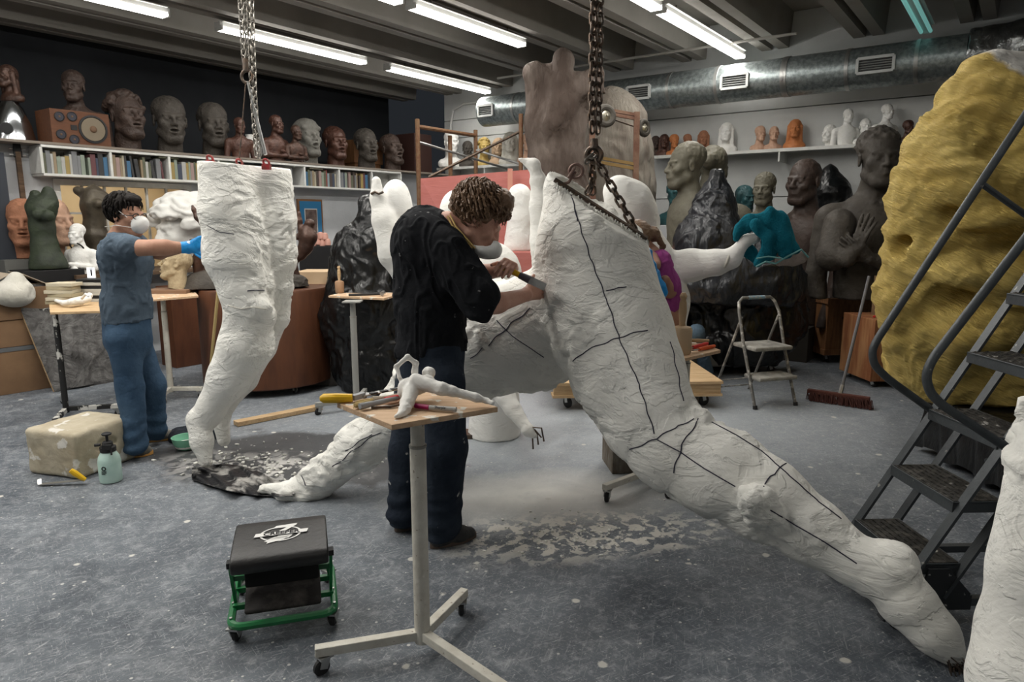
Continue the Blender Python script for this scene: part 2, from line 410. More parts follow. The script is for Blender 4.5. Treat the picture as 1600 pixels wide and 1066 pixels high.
def head(S, mouth=0.0, hair='short', ears=True, fat=1.0, nose=1.0, brow=1.0, neck=0.055, smile=0.0):
    """a head, life size, face to -Y, origin between the ears"""
    S.ell((0, .018, .045), (.076 * fat, .096, .083), 0)
    S.ell((0, -.028, -.028), (.060 * fat, .062, .090), .03)
    S.cap((-.022, -.060, -.098 - mouth * .5), (.022, -.060, -.098 - mouth * .5), .022, k=.03)
    S.cap((-.055 * fat, .0, -.062), (-.02, -.055, -.098 - mouth * .5), .018, .016, k=.03); S.cap((.055 * fat, .0, -.062), (.02, -.055, -.098 - mouth * .5), .018, .016, k=.03)
    for sx in (-1, 1):
        S.ell((sx * .044 * fat, -.058, -.018), (.022, .022, .02), .025)
        S.ell((sx * .033, -.094, .004), (.022, .018, .015), .016, sub=True)
        S.ell((sx * .032, -.0735, .004), (.0145, .0145, .012), .003)
        S.cap((sx * .018, -.083, .011), (sx * .046, -.074, .010), .0042, k=.004)
        S.cap((sx * .018, -.083, -.004), (sx * .045, -.075, -.005), .003, k=.005)
        S.cap((sx * .012, -.089, .024), (sx * .05, -.074, .026), .008 * brow, .006 * brow, k=.014)
    S.cap((0, -.086, .018), (0, -.108 * nose, -.024), .008, .0115 * nose, k=.012)
    for sx in (-1, 1): S.ell((sx * .0125 * nose, -.098 * nose, -.027), (.0085, .011, .008), .006)
    S.ell((0, -.078, -.055), (.034, .02, .026), .02)
    w_ = .023 + smile * .006
    for sx in (-1, 1):
        S.cap((0, -.0975, -.0475), (sx * w_, -.084, -.052 + smile * .006), .0065, .004, k=.005)
        S.cap((0, -.096, -.062 - mouth * .8), (sx * w_, -.083, -.055 - mouth * .3), .0075, .004, k=.005)
    if mouth > 0: S.ell((0, -.094, -.0545 - mouth * .4), (.024, .020, .0035 + mouth * .32), .003, sub=True)
    else: S.cap((-.024, -.092, -.0545), (.024, -.092, -.0545), .0022, k=.003, sub=True)
    S.ell((0, -.077, -.098 - mouth * .6), (.02, .016, .015), .015)
    if ears:
        for sx in (-1, 1):
            S.ell((sx * .078 * fat, .012, .0), (.009, .02, .032), .008, rot=(0, 0, sx * 18)); S.ell((sx * .088 * fat, .006, .0), (.007, .011, .018), .005, sub=True)
    if neck: S.cap((0, .03, -.05), (0, .045, -.17), neck, neck * 1.05, k=.03)
    if hair == 'short':
        S.ell((0, .030, .060), (.083 * fat, .096, .082), .006)
    elif hair == 'curly':
        r_ = random.Random(5)
        for i in range(90):
            th = r_.uniform(0, 2 * math.pi); z = r_.uniform(-.1, 1)
            x, y = math.cos(th) * math.sqrt(max(0, 1 - z * z)), math.sin(th) * math.sqrt(max(0, 1 - z * z))
            if y < -.6 and z < .55: continue
            S.ell((x * .084 * fat, .026 + y * .1, .048 + z * .09), (.02, .02, .017), .008)
    elif hair == 'afro':
        S.ell((0, .04, .07), (.10, .11, .095), .01)
    elif hair == 'long':
        S.ell((0, .032, .058), (.086, .098, .085), .006)
        for sx in (-1, 1): S.cap((sx * .075, .01, .04), (sx * .085, .03, -.15), .03, .028, k=.02)
        S.cap((0, .09, .04), (0, .1, -.15), .05, .05, k=.03)
    elif hair == 'bun':
        S.ell((0, .030, .060), (.083, .094, .083), .006); S.ell((0, .13, .05), (.045, .045, .045), .02)
    elif hair == 'cap':
        S.ell((0, .022, .066), (.089, .106, .079), .004); S.cap((-.06, -.062, .062), (.06, -.062, .062), .012, k=.02)
    return S

# ================================================================== ROOM
WALLQ, WALLP, SLAB, RIB = 8.3, 9.6, 4.15, 3.72
LOFTZ = 2.33
wall_m = mat('wall_white', (0.60, 0.62, 0.64), 0.8, 0.1, 30, (0.50, 0.52, 0.535), 1.5)
wallb_m = mat('wall_boards', (0.60, 0.61, 0.60), 0.8, 0.15, 30, (0.50, 0.51, 0.50), 1.2)
ceil_m = mat('ceiling_concrete', (0.285, 0.27, 0.245), 0.9, 0.2, 12, (0.225, 0.212, 0.19), 1.0)
dark_m = mat('loft_dark', (0.028, 0.031, 0.036), 0.9, 0, 1, (0.018, 0.02, 0.023), 1.0)

class NB:
    """short node-building helper"""
    def __init__(s, name):
        s.m = bpy.data.materials.new(name); s.m.use_nodes = True; s.N = s.m.node_tree.nodes; s.L = s.m.node_tree.links
        s.b = s.N['Principled BSDF']; s.tc = s.N.new('ShaderNodeTexCoord').outputs['Object']
    def set(s, i, v):
        if hasattr(v, 'node'): s.L.new(v, i)
        elif isinstance(v, tuple) and len(v) == 3 and i.type == 'RGBA': i.default_value = (*v, 1)
        else: i.default_value = v
    def noise(s, sc, det=4, dist=0.0, vec=None, rough=0.6):
        n = s.N.new('ShaderNodeTexNoise'); n.inputs['Scale'].default_value = sc; n.inputs['Detail'].default_value = det
        n.inputs['Distortion'].default_value = dist; n.inputs['Roughness'].default_value = rough; s.L.new(vec or s.tc, n.inputs['Vector']); return n.outputs['Fac']
    def rng(s, x, a, b, c=0.0, d=1.0):
        n = s.N.new('ShaderNodeMapRange'); s.set(n.inputs[0], x)
        for i, v in enumerate((a, b, c, d)): n.inputs[i + 1].default_value = v
        return n.outputs[0]
    def math(s, op, a, b=0.0):
        n = s.N.new('ShaderNodeMath'); n.operation = op; s.set(n.inputs[0], a); s.set(n.inputs[1], b); return n.outputs[0]
    def mix(s, f, a, b):
        n = s.N.new('ShaderNodeMix'); n.data_type = 'RGBA'; s.set(n.inputs[0], f); s.set(n.inputs[6], a); s.set(n.inputs[7], b); return n.outputs[2]
    def mapv(s, loc=(0, 0, 0), rot=(0, 0, 0), sc=(1, 1, 1)):
        n = s.N.new('ShaderNodeMapping'); n.vector_type = 'TEXTURE'
        n.inputs['Location'].default_value = loc; n.inputs['Rotation'].default_value = rot; n.inputs['Scale'].default_value = sc; s.L.new(s.tc, n.inputs['Vector']); return n.outputs[0]
    def blob(s, c, rx, ry, ang, edge=0.45, nz=None, amt=0.8):
        """1 inside a ragged ellipse on the floor, 0 outside"""
        v = s.mapv((c[0], c[1], 0), (0, 0, ang), (rx, ry, 1))
        l = s.N.new('ShaderNodeVectorMath'); l.operation = 'LENGTH'; s.L.new(v, l.inputs[0]); d = l.outputs['Value']
        if nz is not None: d = s.math('ADD', d, s.math('MULTIPLY', s.math('SUBTRACT', nz, 0.5), amt * 2))
        return s.rng(d, 1.0, 1.0 - edge)
    def bump(s, h, st, dist=0.01):
        n = s.N.new('ShaderNodeBump'); n.inputs['Strength'].default_value = st; n.inputs['Distance'].default_value = dist; s.set(n.inputs['Height'], h)
        s.L.new(n.outputs['Normal'], s.b.inputs['Normal'])

def floor_material():
    n = NB('floor_painted'); big = n.noise(0.6, 5); mid = n.noise(3.0, 6, 0.5); fine = n.noise(26, 6, 0.3); grit = n.noise(85, 3)
    base = n.mix(n.rng(mid, .36, .66), (0.050, 0.062, 0.079), (0.120, 0.138, 0.160))
    base = n.mix(n.rng(big, .4, .65, 0, .55), base, (0.165, 0.18, 0.20))
    # worn floor with trodden plaster dust; the stronger light there is painted in too
    dusty = n.blob((0.5, 5.2), 3.4, 2.2, 0.15, .7, mid, .5)
    base = n.mix(n.math('MULTIPLY', dusty, n.rng(mid, .3, .6, .55, .95)), base, (0.36, 0.39, 0.42))
    # scuffs, dried slurry haze, fine scratches in several directions
    hz = n.noise(7, 10, .6, None, .78); base = n.mix(n.rng(hz, .50, .72, 0, .55), base, (0.36, 0.38, 0.40))
    hz2 = n.noise(19, 8, .3, None, .75); base = n.mix(n.math('MULTIPLY', n.rng(hz2, .52, .68, 0, .6), n.rng(big, .3, .6, .35, 1)), base, (0.42, 0.435, 0.45))
    for ang, sx_, scl, lo_, hi_, am in ((.5, .10, 13, .57, .68, .6), (-.9, .08, 15, .59, .70, .55), (1.3, .12, 11, .58, .70, .5), (.15, .03, 7, .68, .72, .7), (-.45, .025, 6, .69, .73, .7)):
        v_ = n.mapv(rot=(0, 0, ang), sc=(1, sx_, 1)); st = n.noise(scl, 5, .5, v_, .65); base = n.mix(n.rng(st, lo_, hi_, 0, am), base, (0.44, 0.455, 0.465))
    base = n.mix(n.rng(grit, .62, .70, 0, .6), base, (0.50, 0.51, 0.51))
    base = n.mix(n.rng(grit, .30, .40, .55, 0), base, (0.035, 0.042, 0.052))
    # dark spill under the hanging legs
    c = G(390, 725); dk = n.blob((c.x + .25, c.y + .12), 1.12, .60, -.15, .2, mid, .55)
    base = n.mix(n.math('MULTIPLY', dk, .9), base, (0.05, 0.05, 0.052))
    # white plaster crust on the spill and powder by the sculpture
    c = G(400, 732); k1 = n.math('MULTIPLY', n.blob((c.x, c.y), .75, .36, -.2, .7, mid, .5), n.rng(n.noise(9, 6, .8), .46, .53))
    base = n.mix(k1, base, (0.56, 0.55, 0.53))
    c = G(850, 775); k2 = n.blob((c.x, c.y), .95, .46, .12, .8, mid, .35)
    base = n.mix(n.math('MULTIPLY', k2, n.rng(mid, .28, .5, .6, 1)), base, (0.66, 0.655, 0.62))
    c = G(900, 835); k3 = n.math('MULTIPLY', n.blob((c.x, c.y), .85, .32, .12, .5, mid, .4), n.rng(n.noise(14, 4, .4), .5, .54))
    base = n.mix(k3, base, (0.62, 0.60, 0.55))
    drops = n.N.new('ShaderNodeTexVoronoi'); drops.inputs['Scale'].default_value = 4.2; n.L.new(n.tc, drops.inputs['Vector'])
    dd = n.math('ADD', drops.outputs['Distance'], n.math('MULTIPLY', fine, .12))
    dd = n.math('ADD', dd, n.math('MULTIPLY', n.noise(1.4, 2), -.12))
    base = n.mix(n.rng(dd, .085, .06), base, (0.55, 0.54, 0.50))
    dr2 = n.N.new('ShaderNodeTexVoronoi'); dr2.inputs['Scale'].default_value = 15; n.L.new(n.tc, dr2.inputs['Vector'])
    d2 = n.math('ADD', dr2.outputs['Distance'], n.math('MULTIPLY', n.noise(2.0, 3), .25))
    base = n.mix(n.rng(d2, .215, .185), base, (0.50, 0.50, 0.48))
    n.L.new(base, n.b.inputs['Base Color'])
    n.set(n.b.inputs['Roughness'], n.rng(mid, .3, .7, .42, .68)); n.b.inputs['Specular IOR Level'].default_value = .35
    n.bump(fine, .25, .004)
    return n.m

def quad_box(name, m, p0, p1, q0, q1, z0, z1, parent=None, kind='structure'):
    mb = MB(); M = Matrix.Rotation(ROOM_YAW, 3, 'Z')
    c = R((p0 + p1) / 2, (q0 + q1) / 2, (z0 + z1) / 2); mb.box(c, (p1 - p0, q1 - q0, z1 - z0), M)
    o = mb.build(name, m, parent, smooth=None)
    if kind: o['kind'] = kind
    return o
ROT = Matrix.Rotation(ROOM_YAW, 3, 'Z')
quad_box('floor', floor_material(), -7, WALLP + .2, -6.5, 10, -.1, 0)
quad_box('ceiling', ceil_m, -7, WALLP + .2, -6.5, 10, SLAB, SLAB + .1)
ribs = []
q_ = .63 - 1.09 * 6
while q_ < 9.6:
    for s_ in (-1, 1):
        mb = MB(); qc = q_ + s_ * .105
        V = []
        for pp in (-7, WALLP):
            for (dq, zz) in ((-.065, RIB), (.065, RIB), (.095, SLAB), (-.095, SLAB)): V.append(R(pp, qc + dq, zz))
        mb.add(V, [(0, 1, 5, 4), (1, 2, 6, 5), (2, 3, 7, 6), (3, 0, 4, 7), (3, 2, 1, 0), (4, 5, 6, 7)])
        o = mb.build('trim_%d' % (len(ribs) + 1), ceil_m, smooth=None); o['kind'] = 'structure'; ribs.append(o)
    q_ += 1.09
# right-hand (far) wall, boards with shadow gaps
mb = MB(); zz = [0, .62, 1.24, 1.86, 2.46, 2.98, 3.28, SLAB]
for a, b in zip(zz[:-1], zz[1:]): mb.box(R(WALLP + .05, 1.0, (a + b) / 2), (.1, 15, b - a - .012), ROT)
mb.box(R(WALLP + .12, 1.0, SLAB / 2), (.06, 15, SLAB), ROT)
o = mb.build('wall_right', wallb_m, smooth=None); o['kind'] = 'structure'
for nm, a in (('wall_near', (-7.1, -7, -6.5, 10)), ('wall_side', (-7, WALLP, -6.6, -6.5))):
    quad_box(nm, wall_m, *a, 0, SLAB)
# wall with the interior window, up to the loft
pw0 = pq(PA(96, 330, WALLQ))[0]; pw1 = pq(PA(292, 330, WALLQ))[0]
wz1 = PA(292, 296, WALLQ).z; wz0 = wz1 - .95
mb = MB()
LT = LOFTZ - .026
for (a, b, c, d) in ((-7, pw0, 0, LT), (pw1, WALLP, 0, LT), (pw0, pw1, 0, wz0), (pw0, pw1, wz1, LT)):
    mb.box(R((a + b) / 2, WALLQ + .06, (c + d) / 2), (b - a, .12, d - c), ROT)
o = mb.build('wall_left', wall_m, smooth=None); o['kind'] = 'structure'
quad_box('wall_loft', dark_m, -7, WALLP, 9.9, 10.0, 0, SLAB)
quad_box('trim_loft_floor', mat('loft_boards', (.2, .17, .14), .8), -7, WALLP, WALLQ - .3, 9.9, LOFTZ - .025, LOFTZ)
# window frame, mullions, glass, lit room behind
win = MB(); fr = MB()
for (a, b, c, d) in ((pw0 - .06, pw0, wz0 - .06, wz1 + .06), (pw1, pw1 + .06, wz0 - .06, wz1 + .06), (pw0, pw1, wz1, wz1 + .06), (pw0, pw1, wz0 - .06, wz0)):
    fr.box(R((a + b) / 2, WALLQ - .01, (c + d) / 2), (b - a, .06, d - c), ROT)
ncol = 6
for i in range(1, ncol): fr.box(R(pw0 + (pw1 - pw0) * i / ncol, WALLQ + .02, (wz0 + wz1) / 2), (.022, .03, wz1 - wz0), ROT)
for i in range(1, 3): fr.box(R((pw0 + pw1) / 2, WALLQ + .02, wz0 + (wz1 - wz0) * i / 3 + .02), (pw1 - pw0, .03, .022), ROT)
wo = fr.build('window_1', white_paint, smooth=None); wo['kind'] = 'structure'
gl = bpy.data.materials.new('window_glass'); gl.use_nodes = True
gb = gl.node_tree.nodes['Principled BSDF']; gb.inputs['Transmission Weight'].default_value = 1; gb.inputs['Roughness'].default_value = .02; gb.inputs['IOR'].default_value = 1.05
mb = MB(); mb.box(R((pw0 + pw1) / 2, WALLQ + .03, (wz0 + wz1) / 2), (pw1 - pw0, .004, wz1 - wz0), ROT); mb.build('glass', gl, wo, smooth=None)
quad_box('wall_back_room', mat('back_room_paint', (.74, .60, .40), .9, 0, 1, (.62, .49, .31), .8), pw0 - .5, pw1 + .5, 9.6, 9.65, 0, LOFTZ - .03)
for nm, pa in (('wall_back_room_left', pw0 - .5), ('wall_back_room_right', pw1 + .5)):
    quad_box(nm, MATS['back_room_paint'], pa - .03, pa, WALLQ + .12, 9.62, 0, LOFTZ - .03)
def area(name, loc, sx, sy, power, col, rot=(0, 0, 0), parent=None):
    l = bpy.data.lights.new(name, 'AREA'); l.shape = 'RECTANGLE'; l.size = sx; l.size_y = sy; l.energy = power; l.color = col
    o = bpy.data.objects.new(name, l); COL.objects.link(o); o.rotation_euler = rot
    if parent: o.parent = parent
    o.location = loc; return o
area('back_room_light', R((pw0 + pw1) / 2, 8.9, 2.22), 1.8, .3, 17, (1, .90, .74), (0, 0, ROOM_YAW))

# ------------------------------------------------------------------ fluorescent fixtures
tube_on = emis('tube_lit', (1.0, 0.975, 0.93), TUBE); tube_off = emis('tube_unlit_glow', (0.25, 0.62, 0.58), .35)  # the off tube is unlit; its teal reflection is put in as emission
housing = mat('lamp_housing', (.6, .6, .58), .5)
def fixture(p0, p1, q, label, on=True, power=None, group='ceiling fluorescent strips'):
    L_ = p1 - p0; zc = 3.60
    t = thing('fluorescent_light', label, 'light', R((p0 + p1) / 2, q, zc), ROOM_YAW, group)
    mb = MB(); mb.box((0, 0, .035), (L_ + .06, .10, .05)); mb.box((0, 0, .062), (L_, .16, .006))
    mb.build('housing', housing, t, smooth=None)
    for s_ in (-1, 1):
        mb = MB(); mb.cyl((-L_ / 2, s_ * .045, -.005), (L_ / 2, s_ * .045, -.005), .019, n=10); mb.build('tube', tube_on if on else tube_off, t)
        mb = MB(); mb.box((s_ * (L_ / 2 + .012), 0, 0), (.02, .13, .05)); mb.build('lamp_holder', white_paint, t, smooth=None)
        mb = MB(); mb.cyl((s_ * L_ * .35, 0, .06), (s_ * L_ * .35, 0, .14), .006, n=6); mb.build('hanger', dark_steel, t)
    if on: area('lamp_light', (0, 0, -.03), L_, .14, (power or LAMP) * L_ / 2.2, (1.0, 0.965, 0.90), parent=t)
    return t
def rowp(u, v): return pq(G(u, v, 3.59))
r1 = [rowp(267, 22), rowp(346, 45), rowp(562, 100), rowp(607, 108), rowp(755, 146)]
q1 = sum(a[1] for a in r1) / 5
fixture(r1[1][0], r1[2][0], q1, 'long lit ceiling strip light crossing behind the left chains', power=.6 * LAMP)
fixture(r1[3][0], r1[4][0], q1, 'lit ceiling strip light nearest the short round duct', power=.8 * LAMP)
fixture(r1[0][0] - 2.1, r1[0][0], q1, 'lit ceiling strip light at the upper left corner of the room', power=.45 * LAMP)
r2 = [rowp(624, 4), rowp(644, 12), rowp(812, 72)]; q2 = sum(a[1] for a in r2) / 3
fixture(r2[1][0], r2[2][0], q2, 'warm lit ceiling strip light above the brown furry torso')
fixture(r2[0][0] - 2.1, r2[0][0], q2, 'lit strip light whose end shows at the top, left of the brown torso')
r3 = [rowp(1034, 19), rowp(1155, 90)]; q3 = sum(a[1] for a in r3) / 2
fixture(r3[0][0], r3[1][0], q3, 'bright strip light right above the galvanized duct')
fixture(r3[0][0] - 2.25, r3[0][0] - .12, q3, 'strip light whose far end touches the bright one over the duct')
r4 = [rowp(1420, 0), rowp(1447, 50)]; q4 = sum(a[1] for a in r4) / 2
fixture(r4[1][0] - 2.1, r4[1][0], q4, 'unlit strip light, teal reflection painted as a faint glow, by the far right of the ceiling', on=False)
for q, st_, pw in ((q1, r1[0][0] - 2.2, .35), (q2, r2[0][0] - 2.2, 2.9), (q3, r3[0][0] - 2.35, 1.5), (q4, r4[1][0] - 2.2, .3)):  # unseen fixtures added here and below, lighting the work from the camera side
    for k_ in (1, 2):
        if q == q4 and k_ == 2: continue
        pc_ = st_ - .3 - 1.1 - (k_ - 1) * 3.0
        fixture(pc_ - 1.1, pc_ + 1.1, q, 'unseen ceiling strip light added over the near half of the room', power=pw * LAMP * (1 if k_ == 1 else .8))
for p in (-1.2, 3.0): fixture(p - 1.1, p + 1.1, -1.2, 'unseen ceiling strip light added over the near half of the room', power=.2 * LAMP)

# ================================================================== THE BIG PLASTER FIGURE
def stations(S, st, Y=None, k=0.0, flat=None):
    """st: (u, v, Y, radius in photo pixels) -> chain of tapered capsules"""
    pts = [P(a[0], a[1], a[2]) for a in st]; rs = [a[3] * (p.y * cp - (p.z - H) * sp) / F for a, p in zip(st, pts)]
    S.chain(pts, rs, k, flat); return pts, rs
def marker_line(name, pix, bvh, parent, r=.0026, m=None, lift=.001):
    org = Vector((0, 0, H)); pts = []
    for (a, b) in zip(pix[:-1], pix[1:]):
        n = max(2, int(math.hypot(b[0] - a[0], b[1] - a[1]) / 6))
        for i in range(n):
            t = i / n; wob = 1.3 * math.sin(len(pts) * 1.1 + a[0]); d = ray(a[0] + (b[0] - a[0]) * t + wob, a[1] + (b[1] - a[1]) * t + wob * .6).normalized()
            hit = bvh.ray_cast(org, d)
            if hit[0]: pts.append(hit[0] + hit[1] * lift)
    if len(pts) > 2:
        base = parent.matrix_world.translation if parent else Vector()
        mb = MB(parent.location if parent else None); mb.tube(pts, r, 5); return mb.build(name, m or black_ink, parent)
black_ink = mat('marker_ink', (.03, .03, .05), .8)

S = Sdf((-1.5, 2.0, -.02), (1.85, 4.35, 1.95), .0125)
main = [(908, 300, 3.45, 60), (922, 385, 3.42, 83), (938, 450, 3.38, 86), (957, 520, 3.30, 90), (984, 590, 3.16, 84), (1012, 652, 3.02, 71), (1048, 700, 2.92, 64),
        (1125, 738, 2.78, 68), (1200, 780, 2.66, 62), (1272, 830, 2.54, 48), (1335, 876, 2.44, 36), (1378, 893, 2.39, 40)]
pts, rs = stations(S, main, k=.05)
S.frame()
# instep, heel, toes
st = [(1378, 893, 2.39, 40), (1420, 945, 2.32, 37), (1462, 992, 2.25, 32), (1487, 1022, 2.21, 22)]
stations(S, st, k=.05); S.ell(P(1404, 876, 2.36), (.06, .07, .06), .05)
# pelvis bulk and the second leg reaching back to the left
leg2 = [(905, 470, 3.55, 80), (830, 520, 3.72, 86), (760, 530, 3.80, 84), (690, 585, 3.82, 66), (630, 655, 3.80, 44), (560, 700, 3.78, 34), (512, 738, 3.75, 27), (490, 755, 3.74, 27)]
stations(S, leg2, k=.08)
stations(S, [(488, 764, 3.74, 25), (455, 768, 3.74, 19), (410, 762, 3.74, 9)], k=.04)
stations(S, [(497, 762, 3.73, 22), (480, 775, 3.72, 13)], k=.03)
S.ell(P(925, 430, 3.50), (.27, .24, .26), .1)
S.ell(P(1085, 652, 2.9), (.05, .07, .05), .05)
S.ell(P(1188, 790, 2.5), (.07, .05, .075), .03); S.ell(P(1178, 778, 2.5), (.05, .05, .04), .03)   # plaster clump on the shin
S.ell(P(1210, 806, 2.5), (.045, .04, .05), .02); S.ell(P(1185, 822, 2.58), (.07, .05, .035), .02)
# waist cut
A_, B_, = P(866, 285, 3.32), P(1010, 377, 3.32)
nrm = (B_ - A_).cross(Vector((0.12, 1, .28))); nrm = nrm if nrm.z > 0 else -nrm
S.cut(A_, nrm)
# the hollow inside the waist
S.ell(P(920, 300, 3.45), (.17, .17, .12), .02, sub=True)
ORG = P(950, 560, 3.25); ORG.z = 0
fig = thing('plaster_figure', 'huge white plaster lower body with marker lines, hanging from the middle chain', 'sculpture', ORG)
CL = np.array(P(1190, 795, 2.46)); _rp = rough_plaster(.014, 9, .9)
def fig_disp(V, Nn):
    d = np.linalg.norm(V - CL, axis=1); near = np.clip(1.3 - d / .13, 0, 1); foot = np.clip(1 - np.linalg.norm(V - np.array(P(1385, 900, 2.37)), axis=1) / .22, 0, 1)
    return _rp(V, Nn) + near * (.022 * np.abs(fbm(V, 26, 3)) + .010 * fbm(V, 60, 2)) + foot * .012 * fbm(V, 17, 3)
me = S.mesh('plaster_lunging_body', plaster, ORG, fig_disp)
body = link('body', me, fig)
dm = me.copy(); bvh_fig = None
V = np.empty(len(me.vertices) * 3, np.float32); me.vertices.foreach_get('co', V); V = V.reshape(-1, 3) + np.array(ORG)
bvh_fig = BVHTree.FromPolygons([tuple(v) for v in V], [tuple(p.vertices) for p in me.polygons])
for pix in ([(892, 305), (905, 350), (925, 410), (948, 468), (968, 530), (998, 600), (1025, 685)],
            [(896, 565), (915, 548), (960, 530), (985, 522), (1017, 514)],
            [(985, 703), (1025, 686), (1060, 665), (1092, 653)], [(1028, 688), (1062, 706), (1100, 732), (1155, 764)],
            [(1092, 655), (1066, 695), (1050, 745)], [(1228, 724), (1205, 745), (1188, 765)],
            [(1205, 798), (1250, 825), (1290, 848), (1345, 885)], [(1112, 660), (1150, 680), (1190, 705), (1235, 745), (1280, 785), (1320, 815)],
            [(948, 455), (965, 449), (985, 448)], [(1048, 535), (1060, 590), (1068, 632)], [(898, 325), (903, 352)],
            [(762, 540), (800, 505), (835, 478)], [(775, 500), (800, 525), (855, 562)], [(735, 560), (760, 540)],
            [(520, 730), (570, 690), (600, 672)], [(470, 738), (478, 765)], [(540, 705), (585, 675)]):
    marker_line('marker_line', pix, bvh_fig, fig)
# ragged black edge of burlap and iron along the waist cut
ed = [A_ + (B_ - A_) * t for t in np.linspace(0, 1, 26)]
mb = MB(ORG); mb.tube([p + Vector((0, -.01, .012)) for p in ed], .012, 6); mb.tube([p + Vector((0, .22, -.03)) for p in ed[::-1]], .012, 6)
mb.build('iron_rim', dark_steel, fig)
mb = MB(ORG); r_ = random.Random(3)
for i in range(120):
    p = ed[0] + (ed[-1] - ed[0]) * r_.random() + Vector((r_.uniform(-.01, .01), -.02 + r_.uniform(-.03, .01), 0))
    mb.tube([p, p + Vector((r_.uniform(-.02, .01), r_.uniform(-.02, 0), r_.uniform(-.055, -.01)))], [.004, .0015], 4)
mb.build('torn_edge', plaster, fig)
# iron mesh sticking out of the toes
mb = MB(ORG); r_ = random.Random(9); c = P(1492, 1030, 2.2)
for i in range(46):
    a = c + Vector((r_.uniform(-.045, .03), r_.uniform(-.04, .03), r_.uniform(-.01, .03))); mb.tube([a, a + Vector((r_.uniform(-.01, .03), r_.uniform(-.03, .02), r_.uniform(-.06, -.01)))], .0025, 4)
mb.build('wire_mesh', dark_steel, fig)

# ================================================================== HANGING PAIR OF LEGS
S = Sdf((-2.55, 3.75, .0), (-1.2, 4.75, 2.0), .0095)
stations(S, [(352, 262, 4.2, 42), (360, 330, 4.2, 48), (370, 400, 4.2, 50), (384, 450, 4.2, 41), (390, 490, 4.2, 37), (384, 540, 4.2, 41), (358, 590, 4.2, 32), (332, 632, 4.2, 21), (322, 650, 4.2, 21)], k=.03)
stations(S, [(308, 655, 4.18, 17), (315, 690, 4.14, 16), (322, 722, 4.1, 9)], k=.03); stations(S, [(330, 640, 4.2, 20), (312, 660, 4.2, 17)], k=.03)
stations(S, [(418, 268, 4.38, 34), (425, 340, 4.38, 36), (430, 400, 4.38, 33), (432, 450, 4.38, 25), (428, 490, 4.4, 24), (405, 540, 4.42, 27), (380, 590, 4.45, 22), (352, 630, 4.45, 15), (345, 655, 4.45, 12), (350, 688, 4.42, 9)], k=.03)
stations(S, [(375, 290, 4.32, 40), (400, 280, 4.36, 40)], k=.05); S.cap(P(408, 300, 4.12), P(428, 478, 4.18), .035, .03, k=.03, sub=True)
S.ell(P(442, 500, 4.38), (.03, .04, .05), .03); S.ell(P(395, 480, 4.1), (.11, .05, .05), .06)
A_, B_ = P(313, 250, 4.1), P(450, 264, 4.3)
n_ = (B_ - A_).cross(Vector((.1, 1, 0))); n_ = n_ if n_.z > 0 else -n_
S.cut(A_, n_)
ORG = P(375, 640, 4.25); ORG.z = 0
legs = thing('hanging_legs', 'pair of white plaster legs hanging toes down from the left chains', 'sculpture', ORG)
me = S.mesh('hanging_legs', plaster, ORG, rough_plaster(.009, 9, .9)); link('body', me, legs)
V = np.empty(len(me.vertices) * 3, np.float32); me.vertices.foreach_get('co', V); V = V.reshape(-1, 3) + np.array(ORG)
bvh_l = BVHTree.FromPolygons([tuple(v) for v in V], [tuple(p.vertices) for p in me.polygons])
marker_line('marker_line', [(385, 454), (402, 453), (420, 455)], bvh_l, legs, .003)
marker_line('marker_line', [(323, 352), (345, 364), (372, 366)], bvh_l, legs, .002)
marker_line('seam_crack', [(357, 478), (375, 482), (400, 481), (422, 483)], bvh_l, legs, .003, plaster_old)

# ================================================================== FIGURE WITH SPREAD ARMS (behind the big one)
S = Sdf((-.35, 3.7, .35), (2.1, 5.2, 2.25), .0125)
D = 4.4
S.frame()
hc = P(985, 322, 4.45)
S.ell(hc, (.145, .17, .16), 0); S.ell(P(965, 300, 4.40), (.09, .1, .1), .08); S.ell(P(1005, 345, 4.50), (.10, .12, .12), .08)
stations(S, [(1000, 350, 4.50, 24), (1010, 400, 4.50, 30)], k=.05)
stations(S, [(1012, 410, 4.50, 40), (1030, 470, 4.50, 42), (1028, 540, 4.50, 42), (1030, 600, 4.50, 46)], k=.08)
stations(S, [(1040, 418, 4.50, 26), (1080, 415, 4.45, 24), (1120, 410, 4.37, 19), (1143, 404, 4.33, 15), (1165, 376, 4.30, 9), (1180, 372, 4.30, 10)], k=.03)
stations(S, [(960, 420, 4.45, 36), (900, 440, 4.35, 34), (855, 430, 4.25, 22), (850, 380, 4.20, 22), (847, 320, 4.20, 19), (842, 285, 4.20, 13), (834, 258, 4.20, 9), (812, 249, 4.20, 4)], k=.03)
ORG = P(1020, 600, 4.50); ORG.z = 0
f2 = thing('spread_arm_figure', 'white plaster figure behind the big one, arms flung wide, blank faceless head', 'sculpture', ORG)
link('body', S.mesh('spread_arm_figure', plaster_clean, ORG, rough_plaster(.007, 10, .5)), f2)
mb = MB(ORG); a = P(1030, 610, 4.50); mb.cyl((a.x, a.y, .02), (a.x, a.y, 1.0), .035); mb.box((a.x, a.y, .015), (.5, .5, .03)); mb.build('support_post', dark_steel, f2)
mb = MB(ORG)   # wrist wrapping
mb.torus(P(1134, 407, 4.33), .055, .010, (-1, .1, .35)); mb.build('wrist_band', plaster_old, f2)

